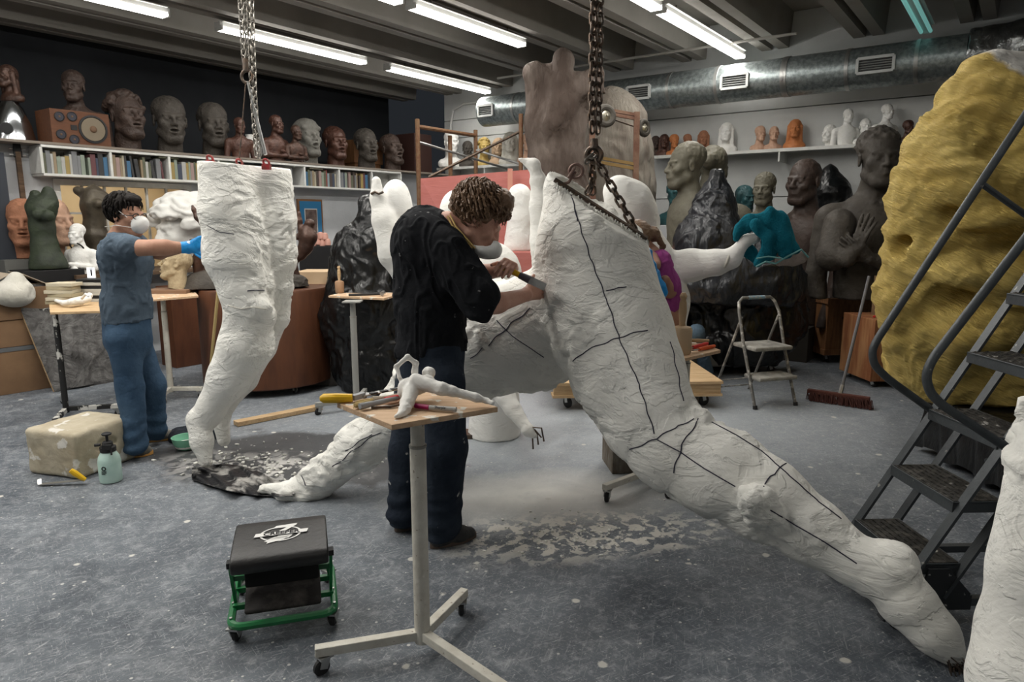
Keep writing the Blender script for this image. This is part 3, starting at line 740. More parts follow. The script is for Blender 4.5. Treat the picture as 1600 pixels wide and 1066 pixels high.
# towel over the hand
towel_m = mat('towel_teal', (0.008, 0.115, 0.165), 0.95, 0.8, 110, (0.012, 0.16, 0.22), 12, bdist=.01, spec=.1)
YT = 4.28; tow_c = P(1205, 385, YT); S = Sdf((1.28, 3.95, 1.15), (2.05, 4.6, 1.75), .0065); S.frame()
FY = ((0, 1, 0), .55)
for st_ in ([(1155, 362, YT, 9), (1168, 348, YT, 12), (1190, 345, YT, 13), (1203, 334, YT - .02, 9)], [(1205, 332, YT - .02, 8), (1220, 345, YT, 13), (1230, 370, YT, 12)], [(1152, 372, YT + .02, 6), (1156, 358, YT, 7)],
            [(1182, 352, YT - .05, 10), (1200, 372, YT - .06, 9), (1196, 398, YT - .05, 8), (1182, 412, YT - .04, 6)], [(1215, 345, YT - .02, 12), (1222, 375, YT - .03, 13), (1228, 398, YT - .02, 10)],
            [(1200, 350, YT, 14), (1205, 380, YT + .02, 15), (1204, 400, YT + .02, 9)], [(1160, 372, YT + .04, 6), (1172, 395, YT + .05, 9), (1184, 410, YT + .03, 7)], [(1228, 372, YT, 10), (1240, 390, YT, 9), (1246, 396, YT, 7)]):
    stations(S, st_, k=.025, flat=FY)
for (u0, v0, u1, v1, r) in ((1178, 362, 1170, 388, .012), (1192, 352, 1214, 362, .014), (1212, 352, 1210, 396, .010), (1188, 372, 1190, 402, .010), (1232, 380, 1222, 402, .010), (1165, 352, 1185, 338, .008)): S.cap(P(u0, v0, YT - .10), P(u1, v1, YT - .08), r, r * .7, k=.02, sub=True)
tw = thing('towel', 'teal towel with pale hem draped over the outstretched plaster hand', 'towel', tow_c)
link('cloth', S.mesh('towel_cloth', towel_m, tow_c, lambda V, Nn: .005 * np.sin(V[:, 0] * 55 + V[:, 2] * 14 + 2.5 * fbm(V, 6, 2)) + .003 * fbm(V, 18, 2)), tw)
S = Sdf((1.5, 3.95, 1.1), (2.15, 4.6, 1.6), .006); S.frame()
stations(S, [(1218, 408, YT - .02, 8), (1240, 404, YT, 11), (1252, 402, YT, 10)], k=.02, flat=FY); stations(S, [(1160, 396, YT + .06, 5), (1170, 412, YT + .06, 6)], k=.02, flat=FY)
link('pale_corner', S.mesh('towel_corner', mat('towel_pale', (.30, .25, .22), .95, .5, 60), tow_c, lambda V, Nn: .003 * fbm(V, 18, 2)), tw)
mb = MB(tow_c); mb.tube([P(1181, 417, YT - .06), P(1196, 409, YT - .075), P(1212, 412, YT - .05), P(1232, 400, YT - .045), P(1252, 390, YT - .04), P(1263, 402, YT - .02)], .006, 6); mb.tube([P(1182, 404, YT - .085), P(1200, 401, YT - .09), P(1222, 404, YT - .07)], .005, 6)
mb.build('hem', mat('towel_hem', (.16, .36, .36), .9), tw)

# ================================================================== PLASTER FIGURE BY THE BLACK PLASTIC (raised arm, wired hand)
S = Sdf((-1.35, 4.2, .15), (.42, 5.6, 2.1), .0125)
S.frame()
S.ell(P(619, 316, 4.98), (.105, .13, .16), 0); S.ell(P(626, 335, 4.98), (.08, .11, .13), .05)
stations(S, [(588, 283, 4.85, 8), (590, 310, 4.85, 12), (600, 345, 4.85, 19), (616, 395, 4.85, 25), (640, 430, 4.85, 24), (680, 425, 4.8, 34)], k=.03)
stations(S, [(680, 400, 4.9, 50), (760, 430, 4.8, 50), (770, 520, 4.7, 44), (775, 575, 4.6, 30)], k=.08)
S.ell(P(716, 330, 4.9), (.13, .15, .15), .05)
stations(S, [(770, 580, 4.6, 26), (790, 620, 4.5, 16), (800, 638, 4.45, 13), (825, 672, 4.35, 9), (834, 682, 4.33, 6)], k=.03)
ORG = P(720, 640, 4.7); ORG.z = 0
f3 = thing('raised_arm_figure', 'white plaster figure behind the stooping man, arm raised to its head, wires for fingers', 'sculpture', ORG)
link('body', S.mesh('raised_arm_figure', plaster_clean, ORG, rough_plaster(.006, 10, .4)), f3)
for px in ([(826, 673), (832, 683), (833, 702)], [(829, 672), (839, 676), (841, 695)], [(832, 668), (846, 669), (850, 690)], [(828, 670), (836, 672), (846, 684)]):
    mb = MB(ORG); mb.tube([P(a, b, 4.33) for a, b in px], .0055, 6); mb.build('finger_wire', dark_steel, f3)
mb = MB(ORG); a = P(592, 302, 4.80); mb.tube([P(580, 303, 4.8), P(586, 300, 4.79), P(592, 303, 4.79), P(599, 300, 4.8)], .009, 6); mb.build('wrist_crack', dark_steel, f3)
mb = MB(ORG); a = P(740, 600, 4.85); mb.cyl((a.x, a.y, .02), (a.x, a.y, 1.25), .03); mb.box((a.x, a.y, .015), (.16, .16, .03)); mb.build('support_post', dark_steel, f3)

# plaster column stub on the floor
S = Sdf((-.55, 4.2, -.02), (.45, 5.1, .85), .0125); c = G(772, 690); c.y += .16
S.cap((c.x, c.y, 0), (c.x, c.y, .65), .19, .165); S.cut((0, 0, .0), (0, 0, -1)); S.cut((0, 0, .72), (0.1, 0, 1)); S.cap(P(742, 692, 4.3), P(742, 692, 4.6), .022, .022, sub=True, k=.01)
o = link('plaster_column', S.mesh('plaster_column', plaster_clean, (c.x, c.y, 0), rough_plaster(.008, 9)), loc=(c.x, c.y, 0))
tag(o, 'stubby round white plaster block on the floor under the wire-fingered hand', 'block')

# leg in the right foreground
S = Sdf((1.25, 1.45, .0), (2.15, 2.35, 1.35), .010); S.frame()
stations(S, [(1672, 640, 1.9, 62), (1668, 720, 1.88, 78), (1662, 820, 1.84, 86), (1655, 900, 1.8, 92), (1640, 980, 1.78, 92)], k=.05)
stations(S, [(1632, 1010, 1.76, 92), (1615, 1080, 1.70, 95)], k=.05)
ORG = P(1660, 900, 1.82); ORG.z = 0
S.cut((0, 0, 0.005), (0, 0, -1))
o = link('plaster_limb', S.mesh('plaster_leg', plaster, ORG, rough_plaster(.018, 10, 1.2)), loc=ORG)
tag(o, 'rough white plaster leg cropped by the right edge, in the near foreground', 'sculpture')

# ================================================================== YELLOW COLOSSUS
D = 4.45
S = Sdf((2.1, 3.65, .33), (4.6, 6.0, 2.75), .018); S.frame()
def yb(u, v, Y, r, rz=1.0): p = P(u, v, Y); S.ell(p, (r, r, r * rz), .16)
for a in ((1610, 300, 4.9, .80, 1.15), (1580, 480, 4.8, .78, 1), (1560, 570, 4.65, .66, .8), (1640, 190, 5.0, .62, 1), (1480, 240, 4.7, .26, 1.2), (1545, 165, 4.75, .30, 1),
          (1440, 300, 4.6, .20, 1), (1428, 345, 4.55, .17, 1), (1445, 400, 4.55, .28, .8), (1432, 470, 4.5, .24, 1), (1452, 540, 4.5, .26, 1), (1475, 590, 4.5, .26, .8),
          (1540, 350, 4.3, .22, .5), (1500, 430, 4.3, .22, .5), (1570, 440, 4.25, .2, .6), (1520, 520, 4.25, .25, .6), (1500, 300, 4.4, .2, 1)): yb(*a)
for (u, v, Y, r) in ((1462, 345, 4.28, .07), (1400, 386, 4.45, .045), (1490, 385, 4.15, .08), (1540, 400, 4.1, .06), (1478, 470, 4.2, .06)): S.cap(P(u, v, Y), P(u + 40, v - 12, Y), r, r * .6, k=.07, sub=True)
S.cut((0, 0, .41), (0, 0, -1)); S.cut((0, 0, 2.62), (0, 0, 1))
def yrid(V, Nn):
    wv = V + np.stack([fbm(V, 1.6), fbm(V + 5, 1.6), fbm(V + 9, 1.6)], 1) * .30
    th = wv @ np.array([.35, .2, .9]); rid = np.sin(th * 26 + fbm(V, 3) * 3.2)
    th2 = wv @ np.array([.1, .3, 1.0]) * 58 + 4 * fbm(V, 2.2, 2)
    return .011 * rid + .008 * (1 - np.abs(np.sin(th2)) * 1.4) * np.clip(.6 + fbm(V + 3, 3), 0, 1) + .04 * fbm(V, 3.0, 3) + .008 * fbm(V, 16, 2)
ORG = P(1580, 500, 4.8); ORG.z = .41
n = NB('yellow_rubber'); v1 = n.noise(3, 5); v2 = n.noise(22, 5)
sep = n.N.new('ShaderNodeSeparateXYZ'); n.L.new(n.tc, sep.inputs[0])
top = n.rng(n.math('ADD', n.math('ADD', sep.outputs['Z'], n.math('MULTIPLY', n.math('MINIMUM', n.math('ADD', sep.outputs['X'], .26), 0.0), 1.2)), n.math('MULTIPLY', v1, .35)), 2.05, 2.11)
colr = n.mix(n.rng(v1, .35, .65), (0.62, 0.46, 0.13), (0.54, 0.375, 0.085)); colr = n.mix(n.rng(v2, .55, .7, 0, .5), colr, (.74, .57, .2))
n.L.new(n.mix(top, colr, (.66, .64, .60)), n.b.inputs['Base Color']); n.b.inputs['Roughness'].default_value = .7
n.bump(n.noise(13, 6, 1.6, n.mapv(rot=(.3, .35, 0), sc=(1.8, 1.4, .22))), 1.0, .035)
yl = thing('yellow_sculpture', 'enormous rippled yellow coated head form with white top, behind the rolling steps', 'sculpture', ORG)
link('body', S.mesh('yellow_body', n.m, ORG, yrid), yl)
# its black draped dolly
c = P(1600, 700, 4.55); dl = thing('black_dolly', 'black draped platform on wheels under the yellow head form', 'dolly', (3.55, 4.02, 0), .0)
mb = MB(); mb.box((0, 0, .25), (1.5, 1.0, .24)); mb.build('platform', black_paint, dl, bevel=.01)
mb = MB(); r_ = random.Random(4); prof = []
N_ = 90
for k_ in range(N_):
    t = k_ / N_ * 4; s_ = int(t); f = t - s_; w2, d2 = .77, .52
    x, y = [(-w2 + 2 * w2 * f, -d2), (w2, -d2 + 2 * d2 * f), (w2 - 2 * w2 * f, d2), (-w2, d2 - 2 * d2 * f)][s_]
    prof.append((x, y))
Vv = []
for z, o_ in ((.400, 0), (.3, .02), (.18, .035), (.05, .05)):
    for k_, (x, y) in enumerate(prof):
        wv = 1 + .02 * math.sin(k_ * 1.7 + z * 9) + o_ * .6; Vv.append(Vector((x * wv, y * wv, z + (.02 * math.sin(k_ * .9) if z < .1 else 0))))
mb.add(Vv, [(i * N_ + j, i * N_ + (j + 1) % N_, (i + 1) * N_ + (j + 1) % N_, (i + 1) * N_ + j) for i in range(3) for j in range(N_)] + [tuple(range(N_ - 1, -1, -1))])
mb.build('plastic_skirt', black_plastic, dl, smooth=50)
for sx in (-1, 1):
    for sy in (-1, 1): mb = MB(); mb.cyl((sx * .66 - .02, sy * .40, .06), (sx * .66 + .02, sy * .40, .06), .06); mb.build('wheel', black_rubber, dl)

# ================================================================== PEOPLE
skin = mat('skin', (0.58, 0.335, 0.25), 0.55, 0.1, 120, (0.52, 0.27, 0.20), 14, spec=.35)
skin_tan = mat('skin_tan', (0.40, 0.22, 0.15), 0.55, 0.1, 120, (0.34, 0.175, 0.115), 14, spec=.35)
tee_black = mat('tee_black', (0.010, 0.011, 0.013), 0.9, 0.35, 26, (0.016, 0.017, 0.02), 8, spec=.12, spots=((.18, .18, .18), 30, .70))
tee_grey = mat('tee_grey_blue', (0.085, 0.115, 0.15), 0.9, 0.35, 26, (0.065, 0.09, 0.12), 7, spec=.12)
denim_dark = mat('denim_dark', (0.014, 0.02, 0.032), 0.85, 0.35, 30, (0.024, 0.033, 0.048), 6, spec=.15, spots=((.34, .34, .33), 14, .685))
denim_blue = mat('denim_blue', (0.026, 0.054, 0.098), 0.85, 0.35, 30, (0.05, 0.09, 0.145), 5, spec=.15)
hair_brown = mat('hair_brown', (0.13, 0.075, 0.042), 0.5, 0.2, 90, (0.22, 0.135, 0.08), 12, spec=.4)
hair_black = mat('hair_black', (0.008, 0.006, 0.005), 0.7, 0.3, 60, spec=.15)
glove_blue = mat('glove_blue', (0.015, 0.22, 0.56), 0.4, 0.25, 30, (0.02, 0.28, 0.66), 9, spots=((.62, .64, .66), 16, .60))
mask_white = mat('mask_white', (0.68, 0.68, 0.66), 0.8, 0.1, 60)
shoe_dark = mat('shoe_dark', (0.022, 0.023, 0.026), 0.7, 0.2, 40, (0.05, 0.05, 0.05), 14)
shoe_grey = mat('shoe_grey', (0.11, 0.105, 0.09), 0.8, 0.2, 40, (0.17, 0.16, 0.14), 12)

def frame_of(f, up):
    y = -Vector(f).normalized(); z = Vector(up); z = (z - y * z.dot(y)).normalized(); x = y.cross(z)
    return np.array([[x[i], y[i], z[i]] for i in range(3)])
def hand(S, w, d, n, side=1, curl=(.5, .55, .6, .65), s=1.0, thumb=.5, spread=.12, infl=0.0):
    """palm, four fingers of unequal length and a thumb; w wrist, d finger direction, n side the palm faces"""
    w, d, n = Vector(w), Vector(d).normalized(), Vector(n); n = (n - d * n.dot(d)).normalized(); l = d.cross(n) * side
    k = .012
    for o_ in (-.026, -.009, .009, .024):
        S.cap(w + l * o_ * s * .55, w + (d * .088 + l * o_) * s, .0145 * s + infl, .0125 * s + infl, k=k)
    S.cap(w + (l * .018 + n * .006) * s, w + (d * .05 + l * .03 + n * .01) * s, .015 * s + infl, .014 * s + infl, k=.015)
    for i, (o_, L_) in enumerate(((.028, .043), (.0095, .048), (-.0095, .044), (-.027, .034))):
        p = w + (d * .092 + l * o_) * s; dd = (d + l * (o_ / .028) * spread).normalized(); r = .0092 * s + infl
        for seg, f in enumerate((1, .62, .52)):
            a = curl[i] * (1.0, 1.15, .8)[seg]; dd = (dd * math.cos(a) + n * math.sin(a)).normalized() if True else dd
            nn = (n - dd * n.dot(dd))
            n_loc = nn.normalized() if nn.length > 1e-4 else n
            q = p + dd * L_ * f * s; S.cap(p, q, r, r * .93, k=.004 if seg else .008); p = q; r *= .93
            nb = dd.cross(l).normalized()
    p = w + (d * .03 + l * .030 + n * .006) * s; dd = (l * .75 + d * .65 + n * thumb * .5).normalized()
    q = p + dd * .04 * s; S.cap(p, q, .0125 * s + infl, .0105 * s + infl, k=.012)
    dd = (dd + n * thumb * .6 + d * .35).normalized(); S.cap(q, q + dd * .032 * s, .0105 * s + infl, .0085 * s + infl, k=.004)
def shoe(name, heel, toe, m, parent, sole_m, hgt=.085):
    heel, toe = Vector(heel), Vector(toe); d = toe - heel; L_ = d.length; d.normalize(); x = Vector((-d.y, d.x, 0))
    org = parent.location; h = .006
    lo = [min(heel[i], toe[i]) - .09 for i in range(3)]; hi = [max(heel[i], toe[i]) + .09 for i in range(3)]; lo[2] = -.01; hi[2] = .17
    S = Sdf(lo, hi, h); z = Vector((0, 0, 1))
    S.cap(heel + d * .045 + z * .045, heel + d * L_ * .6 + z * .04, .042, .043, k=.02)
    S.cap(heel + d * L_ * .6 + z * .035, toe - d * .045 + z * .03, .045, .036, k=.03, flat=((0, 0, 1), .8))
    S.cap(heel + d * .05 + z * .05, heel + d * .07 + z * .12, .043, .045, k=.02)
    S.cut((0, 0, .012), (0, 0, -1))
    o = link('shoe', S.mesh('shoe', m, org, lambda V, Nn: .002 * fbm(V, 40, 2)), parent)
    mb = MB(org + heel.xyz * 0); pr = []
    for t in np.linspace(0, 2 * math.pi, 28, endpoint=False):
        u = math.cos(t); v = math.sin(t); wd = .045 * (1.05 if u > 0 else .9)
        pr.append(heel + d * (L_ * .5 + u * L_ * .5) + x * v * wd * (1 - .15 * abs(u)))
    n_ = len(pr); V = [p + Vector((0, 0, .003 - p.z)) for p in pr] + [p + Vector((0, 0, .026 - p.z)) for p in pr]
    mb.add(V, [tuple(range(n_ - 1, -1, -1)), tuple(range(n_, 2 * n_))] + [(i, (i + 1) % n_, n_ + (i + 1) % n_, n_ + i) for i in range(n_)])
    so = mb.build('sole', sole_m, o); return o
def folds(a, sc=14, st=(1, 1, .35)):
    def f(V, Nn):
        n = fbm(V * np.array(st), sc, 2); r = 1 - np.abs(noise3(V * np.array(st) + 2.2 + .2 * n[:, None], sc * .8)); return a * (.6 * n + 1.3 * np.clip(r - .6, 0, 1) * 2 - .3)
    return f
def strands(name, m, parent, Rm, c, sc, count, rad, length, curly, region, seed=1, lift=1.0):
    """locks of hair laid over the skull as tapered wavy tubes"""
    r_ = random.Random(seed); mb = MB(parent.location); Rm = Matrix([list(a) for a in Rm])
    for _ in range(count):
        for _t in range(20):
            v = Vector((r_.gauss(0, 1), r_.gauss(0, 1), r_.gauss(0, 1))).normalized()
            if region(v): break
        base = Vector((v.x * .082, .024 + v.y * .098, .050 + v.z * .088))
        t = (Vector((0, 0, -1)) - v * (-v.z)); t = t.normalized() if t.length > .1 else Vector((r_.uniform(-1, 1), -1, 0)).normalized()
        b = v.cross(t); pts = []; ph = r_.uniform(0, 6.3); L_ = length * r_.uniform(.6, 1.2)
        for i in range(7):
            s_ = i / 6; p = base + t * (L_ * s_) + v * (.012 * lift * math.sin(math.pi * min(s_ * 1.1, 1)) + .004 - .25 * (L_ * s_) ** 2 / .1)
            p += (b * math.sin(ph + s_ * 7) + v * math.cos(ph + s_ * 7) * .8) * curly * (.4 + s_)
            pts.append(Vector(c) + Rm @ (p * sc))
        mb.tube(pts, [rad * sc * (1.1 - .75 * (i / 6) ** 2) for i in range(7)], 5)
    return mb
def glasses(parent, Rm, c, sc):
    Rm = Matrix([list(a) for a in Rm]); mb = MB(parent.location)
    T = lambda x, y, z: Vector(c) + Rm @ (Vector((x, y, z)) * sc)
    for sx in (-1, 1):
        mb.tube([T(sx * .033 + .024 * math.cos(a), -.104 + .01 * abs(math.cos(a)), .004 + .017 * math.sin(a)) for a in np.linspace(0, 2 * math.pi, 14, endpoint=False)], .0028 * sc, 6, closed=True)
        mb.tube([T(sx * .057, -.094, .008), T(sx * .078, -.06, .01), T(sx * .085, .01, .008)], .0028 * sc, 6)
    mb.tube([T(-.01, -.105, .008), T(.01, -.105, .008)], .003 * sc, 6)
    return mb.build('glasses', black_paint, parent)

# ---------------- the stooping man in black
ORG = G(672, 840); man = thing('person', 'person in black t-shirt and dark jeans stooping to cut plaster, curly brown hair', 'person', ORG)
Yc = 3.18
J = lambda u, v, Y: P(u, v, Y)
hf, hu = Vector((.80, .08, -.56)), Vector((.55, 0, .82))
HR = frame_of(hf, hu); HC = J(748, 345, 3.17); HS = 1.06
def centre_body(S, infl=0.0, part='body'):
    pass
S = Sdf((-.72, 2.72, .80), (.30, 3.62, 1.72), .0048)
S.frame(HR, HC, HS); head(S, hair=None, neck=0); S.frame()
nb = J(700, 358, 3.18)
S.cap(HC + Vector((-.045, 0, -.045)), nb, .058, .066, k=.03)
S.cap(nb, J(676, 400, 3.18), .07, .10, k=.05)
S.cap(J(676, 400, 3.18), J(676, 520, 3.18), .11, .11, k=.05)
shR, elR, wrR = J(706, 400, 3.02), J(752, 481, 3.0), J(822, 461, 3.22)
kA, kB = J(780, 414, 3.19), J(812, 430, 3.165); kd = (kB - kA).normalized(); hc_ = kA.lerp(kB, .38)
hn_ = Vector((-.35, -.25, -.9)); hn_ = (hn_ - kd * hn_.dot(kd)).normalized(); hd_ = hn_.cross(kd).normalized(); hd_ = hd_ if hd_.y < 0 else -hd_
shL, elL, wrL = J(712, 372, 3.38), J(722, 432, 3.46), hc_ - hd_ * .085 - hn_ * .030
S.cap(shR, elR, .055, .045, k=.03); S.cap(elR, elR.lerp(wrR, .35), .043, .045, k=.02); S.cap(elR.lerp(wrR, .35), wrR, .045, .030, k=.02)
S.cap(shL, elL, .055, .043, k=.03); S.cap(elL, elL.lerp(wrL, .35), .041, .043, k=.02); S.cap(elL.lerp(wrL, .35), wrL, .043, .029, k=.02)
hand(S, wrR, Vector((.66, .70, .10)), Vector((-.73, .66, -.1)), side=1, curl=(.15, .18, .2, .25), s=1.0, thumb=.1)
hand(S, wrL, hd_, hn_, side=-1, curl=(.75, .8, .85, .9), s=1.02, thumb=.9)
link('body', S.mesh('person_in_black_body', skin, ORG), man)
# t-shirt
S = Sdf((-.80, 2.75, .85), (.16, 3.6, 1.72), .0065); S.frame()
S.cap(J(670, 392, 3.2), J(674, 470, 3.2), .165, .160, k=.06); S.cap(J(674, 470, 3.2), J(674, 545, 3.2), .160, .168, k=.05)
S.ell(J(664, 372, 3.2), (.125, .19, .14), .06); S.ell(J(690, 380, 3.2), (.11, .21, .11), .06)
S.cap(J(700, 398, 3.05), J(747, 462, 2.985), .098, .084, k=.05); S.cap(J(747, 462, 2.985), J(753, 474, 2.98), .084, .08, k=.02)
S.cap(J(705, 375, 3.36), J(720, 425, 3.45), .09, .08, k=.04)
S.cut(J(700, 562, 3.0), (0.08, 0, -1))
S.frame(); S.ell(J(712, 345, 3.18), (.065, .085, .05), .015, sub=True, rot=(0, 35, 0))
S.cut(J(772, 480, 2.98), (.8, 0, -.42))
def tee(V, Nn):
    d = folds(.010, 10, (1, 1, .45))(V, Nn); return d
link('tshirt', S.mesh('black_tshirt', tee_black, ORG, tee), man)
# jeans
def jeans(name, S, hipR, hipL, kneeR, kneeL, anR, anL, rr, m, parent, org, waist, wr):
    S.cap(waist, (hipR + hipL) / 2, wr, wr * 1.04, k=.05)
    for h_, k_, a_ in ((hipR, kneeR, anR), (hipL, kneeL, anL)):
        S.cap(h_, k_, rr[0], rr[1], k=.04); S.cap(k_, a_, rr[1], rr[2], k=.03)
    S.cut(waist + Vector((0, 0, .045)), (0, 0, 1)); S.cut((0, 0, .035), (0, 0, -1))
    def f(V, Nn):
        z = V[:, 2]; low = np.clip((.35 - z) / .3, 0, 1); return .006 * fbm(V * np.array([1, 1, .6]), 12, 2) + .012 * low * np.sin(z * 75 + 4 * fbm(V, 5, 1)) * .6
    return link(name, S.mesh(name, m, org, f), parent)
S = Sdf((-.85, 2.75, .0), (.0, 3.65, 1.02), .008); S.frame()
jeans('jeans', S, J(687, 600, 3.10), J(655, 600, 3.32), J(697, 700, 3.05), J(640, 705, 3.30), G(690, 826, .08), G(632, 806, .08), (.118, .098, .088), denim_dark, man, ORG, J(675, 548, 3.19), .155)
shoe('shoe', G(672, 858), G(744, 838), shoe_dark, man, mat('sole_brown', (.10, .075, .06), .8)); shoe('shoe', G(617, 832), G(660, 818), shoe_dark, man, MATS['sole_brown'])
S = Sdf((-.55, 2.95, 1.35), (.15, 3.45, 1.75), .006); S.frame(HR, HC, HS)
S.ell((0, .030, .062), (.092, .104, .09), 0); S.ell((0, -.03, .12), (.07, .06, .045), .03)
S.box((0, -.12, -.03), (.2, .085, .075), sub=True, k=.01)
hm = link('hair', S.mesh('curly_hair', hair_brown, ORG, lambda V, Nn: .010 * fbm(V, 34, 2) + .006), man)
mb = strands('hair', hair_brown, man, HR, HC, HS, 560, .0055, .06, .015, lambda v: (v.y > -.35 or v.z > .45) and v.z > -.45 and not (abs(v.x) > .75 and v.z < -.05 and v.y < .2), 2, 2.0)
mb.build('curls', hair_brown, hm, smooth=60)
S = Sdf((-.3, 3.0, 1.2), (.15, 3.4, 1.6), .005); S.frame()
mk = J(757, 391, 3.13); S.ell(mk, (.064, .066, .040), 0, rot=(0, 14, 0)); S.ell(J(775, 389, 3.13), (.028, .05, .036), .03, rot=(0, -15, 0)); S.ell(mk + Vector((-.005, 0, .03)), (.05, .055, .03), .005, sub=True, rot=(0, 12, 0))
mo = link('dust_mask', S.mesh('dust_mask', mask_white, ORG), man)
mb = MB(ORG); mb.tube([J(699, 338, 3.12), J(706, 352, 3.09), J(722, 370, 3.06), J(738, 388, 3.07)], .004, 6); mb.tube([J(703, 336, 3.12), J(712, 354, 3.085), J(728, 372, 3.06), J(742, 388, 3.07)], .004, 6)
mb.build('strap', mat('strap_yellow', (.62, .43, .16), .7), mo)
# plaster knife in his far hand
kn = thing('plaster_knife', 'yellow handled saw knife held in the stooping person’s hand', 'knife', J(800, 425, 3.18))
a, b, c = J(780, 414, 3.19), J(812, 430, 3.165), J(852, 449, 3.13)
mb = MB(kn.location); mb.tube([a, a.lerp(b, .15), a.lerp(b, .6), b], [.012, .017, .0155, .013], 12); mb.build('handle', mat('knife_yellow', (.78, .47, .02), .4), kn)
mb = MB(kn.location); mb.tube([b, b.lerp(c, .4)], [.016, .019], 12); mb.build('grip_collar', mat('knife_grey', (.09, .08, .10), .5), kn)
mb = MB(kn.location); mb.bar(b.lerp(c, .3), c, .003, .035, (0, .3, 1)); mb.build('blade', steel, kn)

# ---------------- the man with blue gloves on the left
ORG = G(235, 695); m2 = thing('person', 'person in blue-grey t-shirt, jeans and dust mask, gloved arm stretched to the hanging legs', 'person', ORG)
YB = 4.48
HR = frame_of((.97, -.22, -.06), (0, 0, 1)); HC = J(198, 338, YB); HS = 1.03
S = Sdf((-3.0, 4.0, .95), (-1.80, 4.85, 1.80), .0055)
S.frame(HR, HC, HS); head(S, hair=None, neck=0); S.frame()
S.cap(HC + Vector((-.02, 0, -.05)), J(188, 376, YB), .052, .062, k=.03); S.cap(J(188, 378, YB), J(196, 420, YB), .08, .12, k=.05); S.cap(J(196, 420, YB), J(198, 490, YB), .12, .12, k=.05)
sh, el, wr = J(187, 388, YB - .17), J(243, 387, YB - .22), J(292, 387, YB - .14)
S.cap(sh, el, .058, .047, k=.03); S.cap(el, el.lerp(wr, .3), .046, .047, k=.02); S.cap(el.lerp(wr, .3), wr, .046, .031, k=.02)
sh2, el2, wr2 = J(200, 392, YB + .17), J(250, 395, YB + .15), J(296, 385, YB + .02)
S.cap(sh2, el2, .05, .043, k=.03); S.cap(el2, wr2, .042, .03, k=.02)
link('body', S.mesh('person_with_gloves_body', skin_tan, ORG), m2)
S = Sdf((-2.2, 4.05, 1.15), (-1.75, 4.7, 1.65), .0045); S.frame()
S.cap(wr.lerp(el, .12), wr + Vector((.01, 0, 0)), .037, .036)
hand(S, wr, Vector((1, .05, .35)), Vector((.2, .9, .1)), side=-1, curl=(.12, .2, .28, .3), s=1.02, thumb=.3, infl=.002)
S.cap(wr2.lerp(el2, .12), wr2 + Vector((.01, 0, 0)), .037, .036)
hand(S, wr2, Vector((1, -.1, .1)), Vector((.1, -.8, .1)), side=1, curl=(.2, .2, .25, .3), s=1.02, thumb=.3, infl=.002)
link('gloves', S.mesh('rubber_gloves', glove_blue, ORG, lambda V, Nn: .0015 * fbm(V, 60, 2)), m2)
S = Sdf((-2.95, 4.05, .85), (-1.9, 4.95, 1.65), .008); S.frame()
S.ell(J(197, 398, YB), (.138, .20, .16), .05); S.cap(J(196, 415, YB), J(197, 475, YB), .142, .138, k=.06); S.cap(J(197, 475, YB), J(200, 500, YB), .14, .147, k=.04)
S.cap(J(186, 385, YB - .14), J(203, 387, YB - .19), .082, .078, k=.04); S.cap(J(200, 388, YB + .14), J(212, 390, YB + .18), .08, .075, k=.04)
S.cut(J(200, 503, YB), (0.1, 0, -1)); S.cut(J(211, 388, YB - .2), (1, 0, 0.15)) if False else None
S.ell(J(191, 366, YB), (.075, .08, .045), .01, sub=True)
link('tshirt', S.mesh('grey_tshirt', tee_grey, ORG, folds(.009, 11, (1, 1, .6))), m2)
S = Sdf((-3.0, 4.1, .0), (-1.9, 5.0, 1.1), .008); S.frame()
jeans('jeans', S, J(193, 530, YB - .08), J(208, 530, YB + .1), J(203, 600, YB - .08), J(238, 600, YB + .12), G(212, 698, .09), G(243, 676, .09), (.102, .082, .073), denim_blue, m2, ORG, J(198, 500, YB), .142)
orange = mat('sole_orange', (.62, .33, .10), .7)
shoe('shoe', G(198, 716), G(240, 709), shoe_grey, m2, orange); shoe('shoe', G(219, 692), G(281, 684), shoe_grey, m2, orange)
S = Sdf((-2.9, 4.2, 1.45), (-2.2, 4.8, 1.85), .006); S.frame(HR, HC, HS)
S.ell((0, .034, .062), (.089, .102, .088), 0); S.ell((0, -.045, .105), (.06, .05, .032), .02); S.box((0, -.125, -.03), (.2, .095, .075), sub=True, k=.01)
S.box((0, -.03, -.09), (.3, .095, .07), sub=True, k=.02)
hm = link('hair', S.mesh('black_hair', hair_black, ORG, lambda V, Nn: .006 * fbm(V, 30, 2) + .003), m2)
strands('hair', hair_black, m2, HR, HC, HS, 260, .0055, .06, .002, lambda v: (v.y > -.35 or v.z > .5) and v.z > -.5, 5, 1.2).build('locks', hair_black, hm, smooth=60)
S = Sdf((-2.6, 4.2, 1.38), (-2.2, 4.6, 1.72), .0045); S.frame(HR, HC, HS)
S.ell((0, -.085, -.047), (.058, .052, .056), 0); S.ell((0, -.118, -.03), (.025, .025, .03), .03); S.ell((0, -.05, -.045), (.058, .06, .06), .003, sub=True)
mo = link('dust_mask', S.mesh('dust_mask', mask_white, ORG), m2)
mb = MB(ORG); Rm = Matrix([list(a) for a in HR]); T = lambda x, y, z: HC + Rm @ (Vector((x, y, z)) * HS)
for z0, z1 in ((-.02, .09), (-.06, -.07)):
    for sx in (-1, 1): mb.tube([T(sx * .05, -.09, -.03 if z1 > 0 else -.065), T(sx * .086, .0, (z0 + z1) / 2 + .01), T(sx * .078, .09, z1), T(0, .135, z1)], .0022, 5)
mb.build('strap', mask_white, mo); glasses(m2, HR, HC, HS)
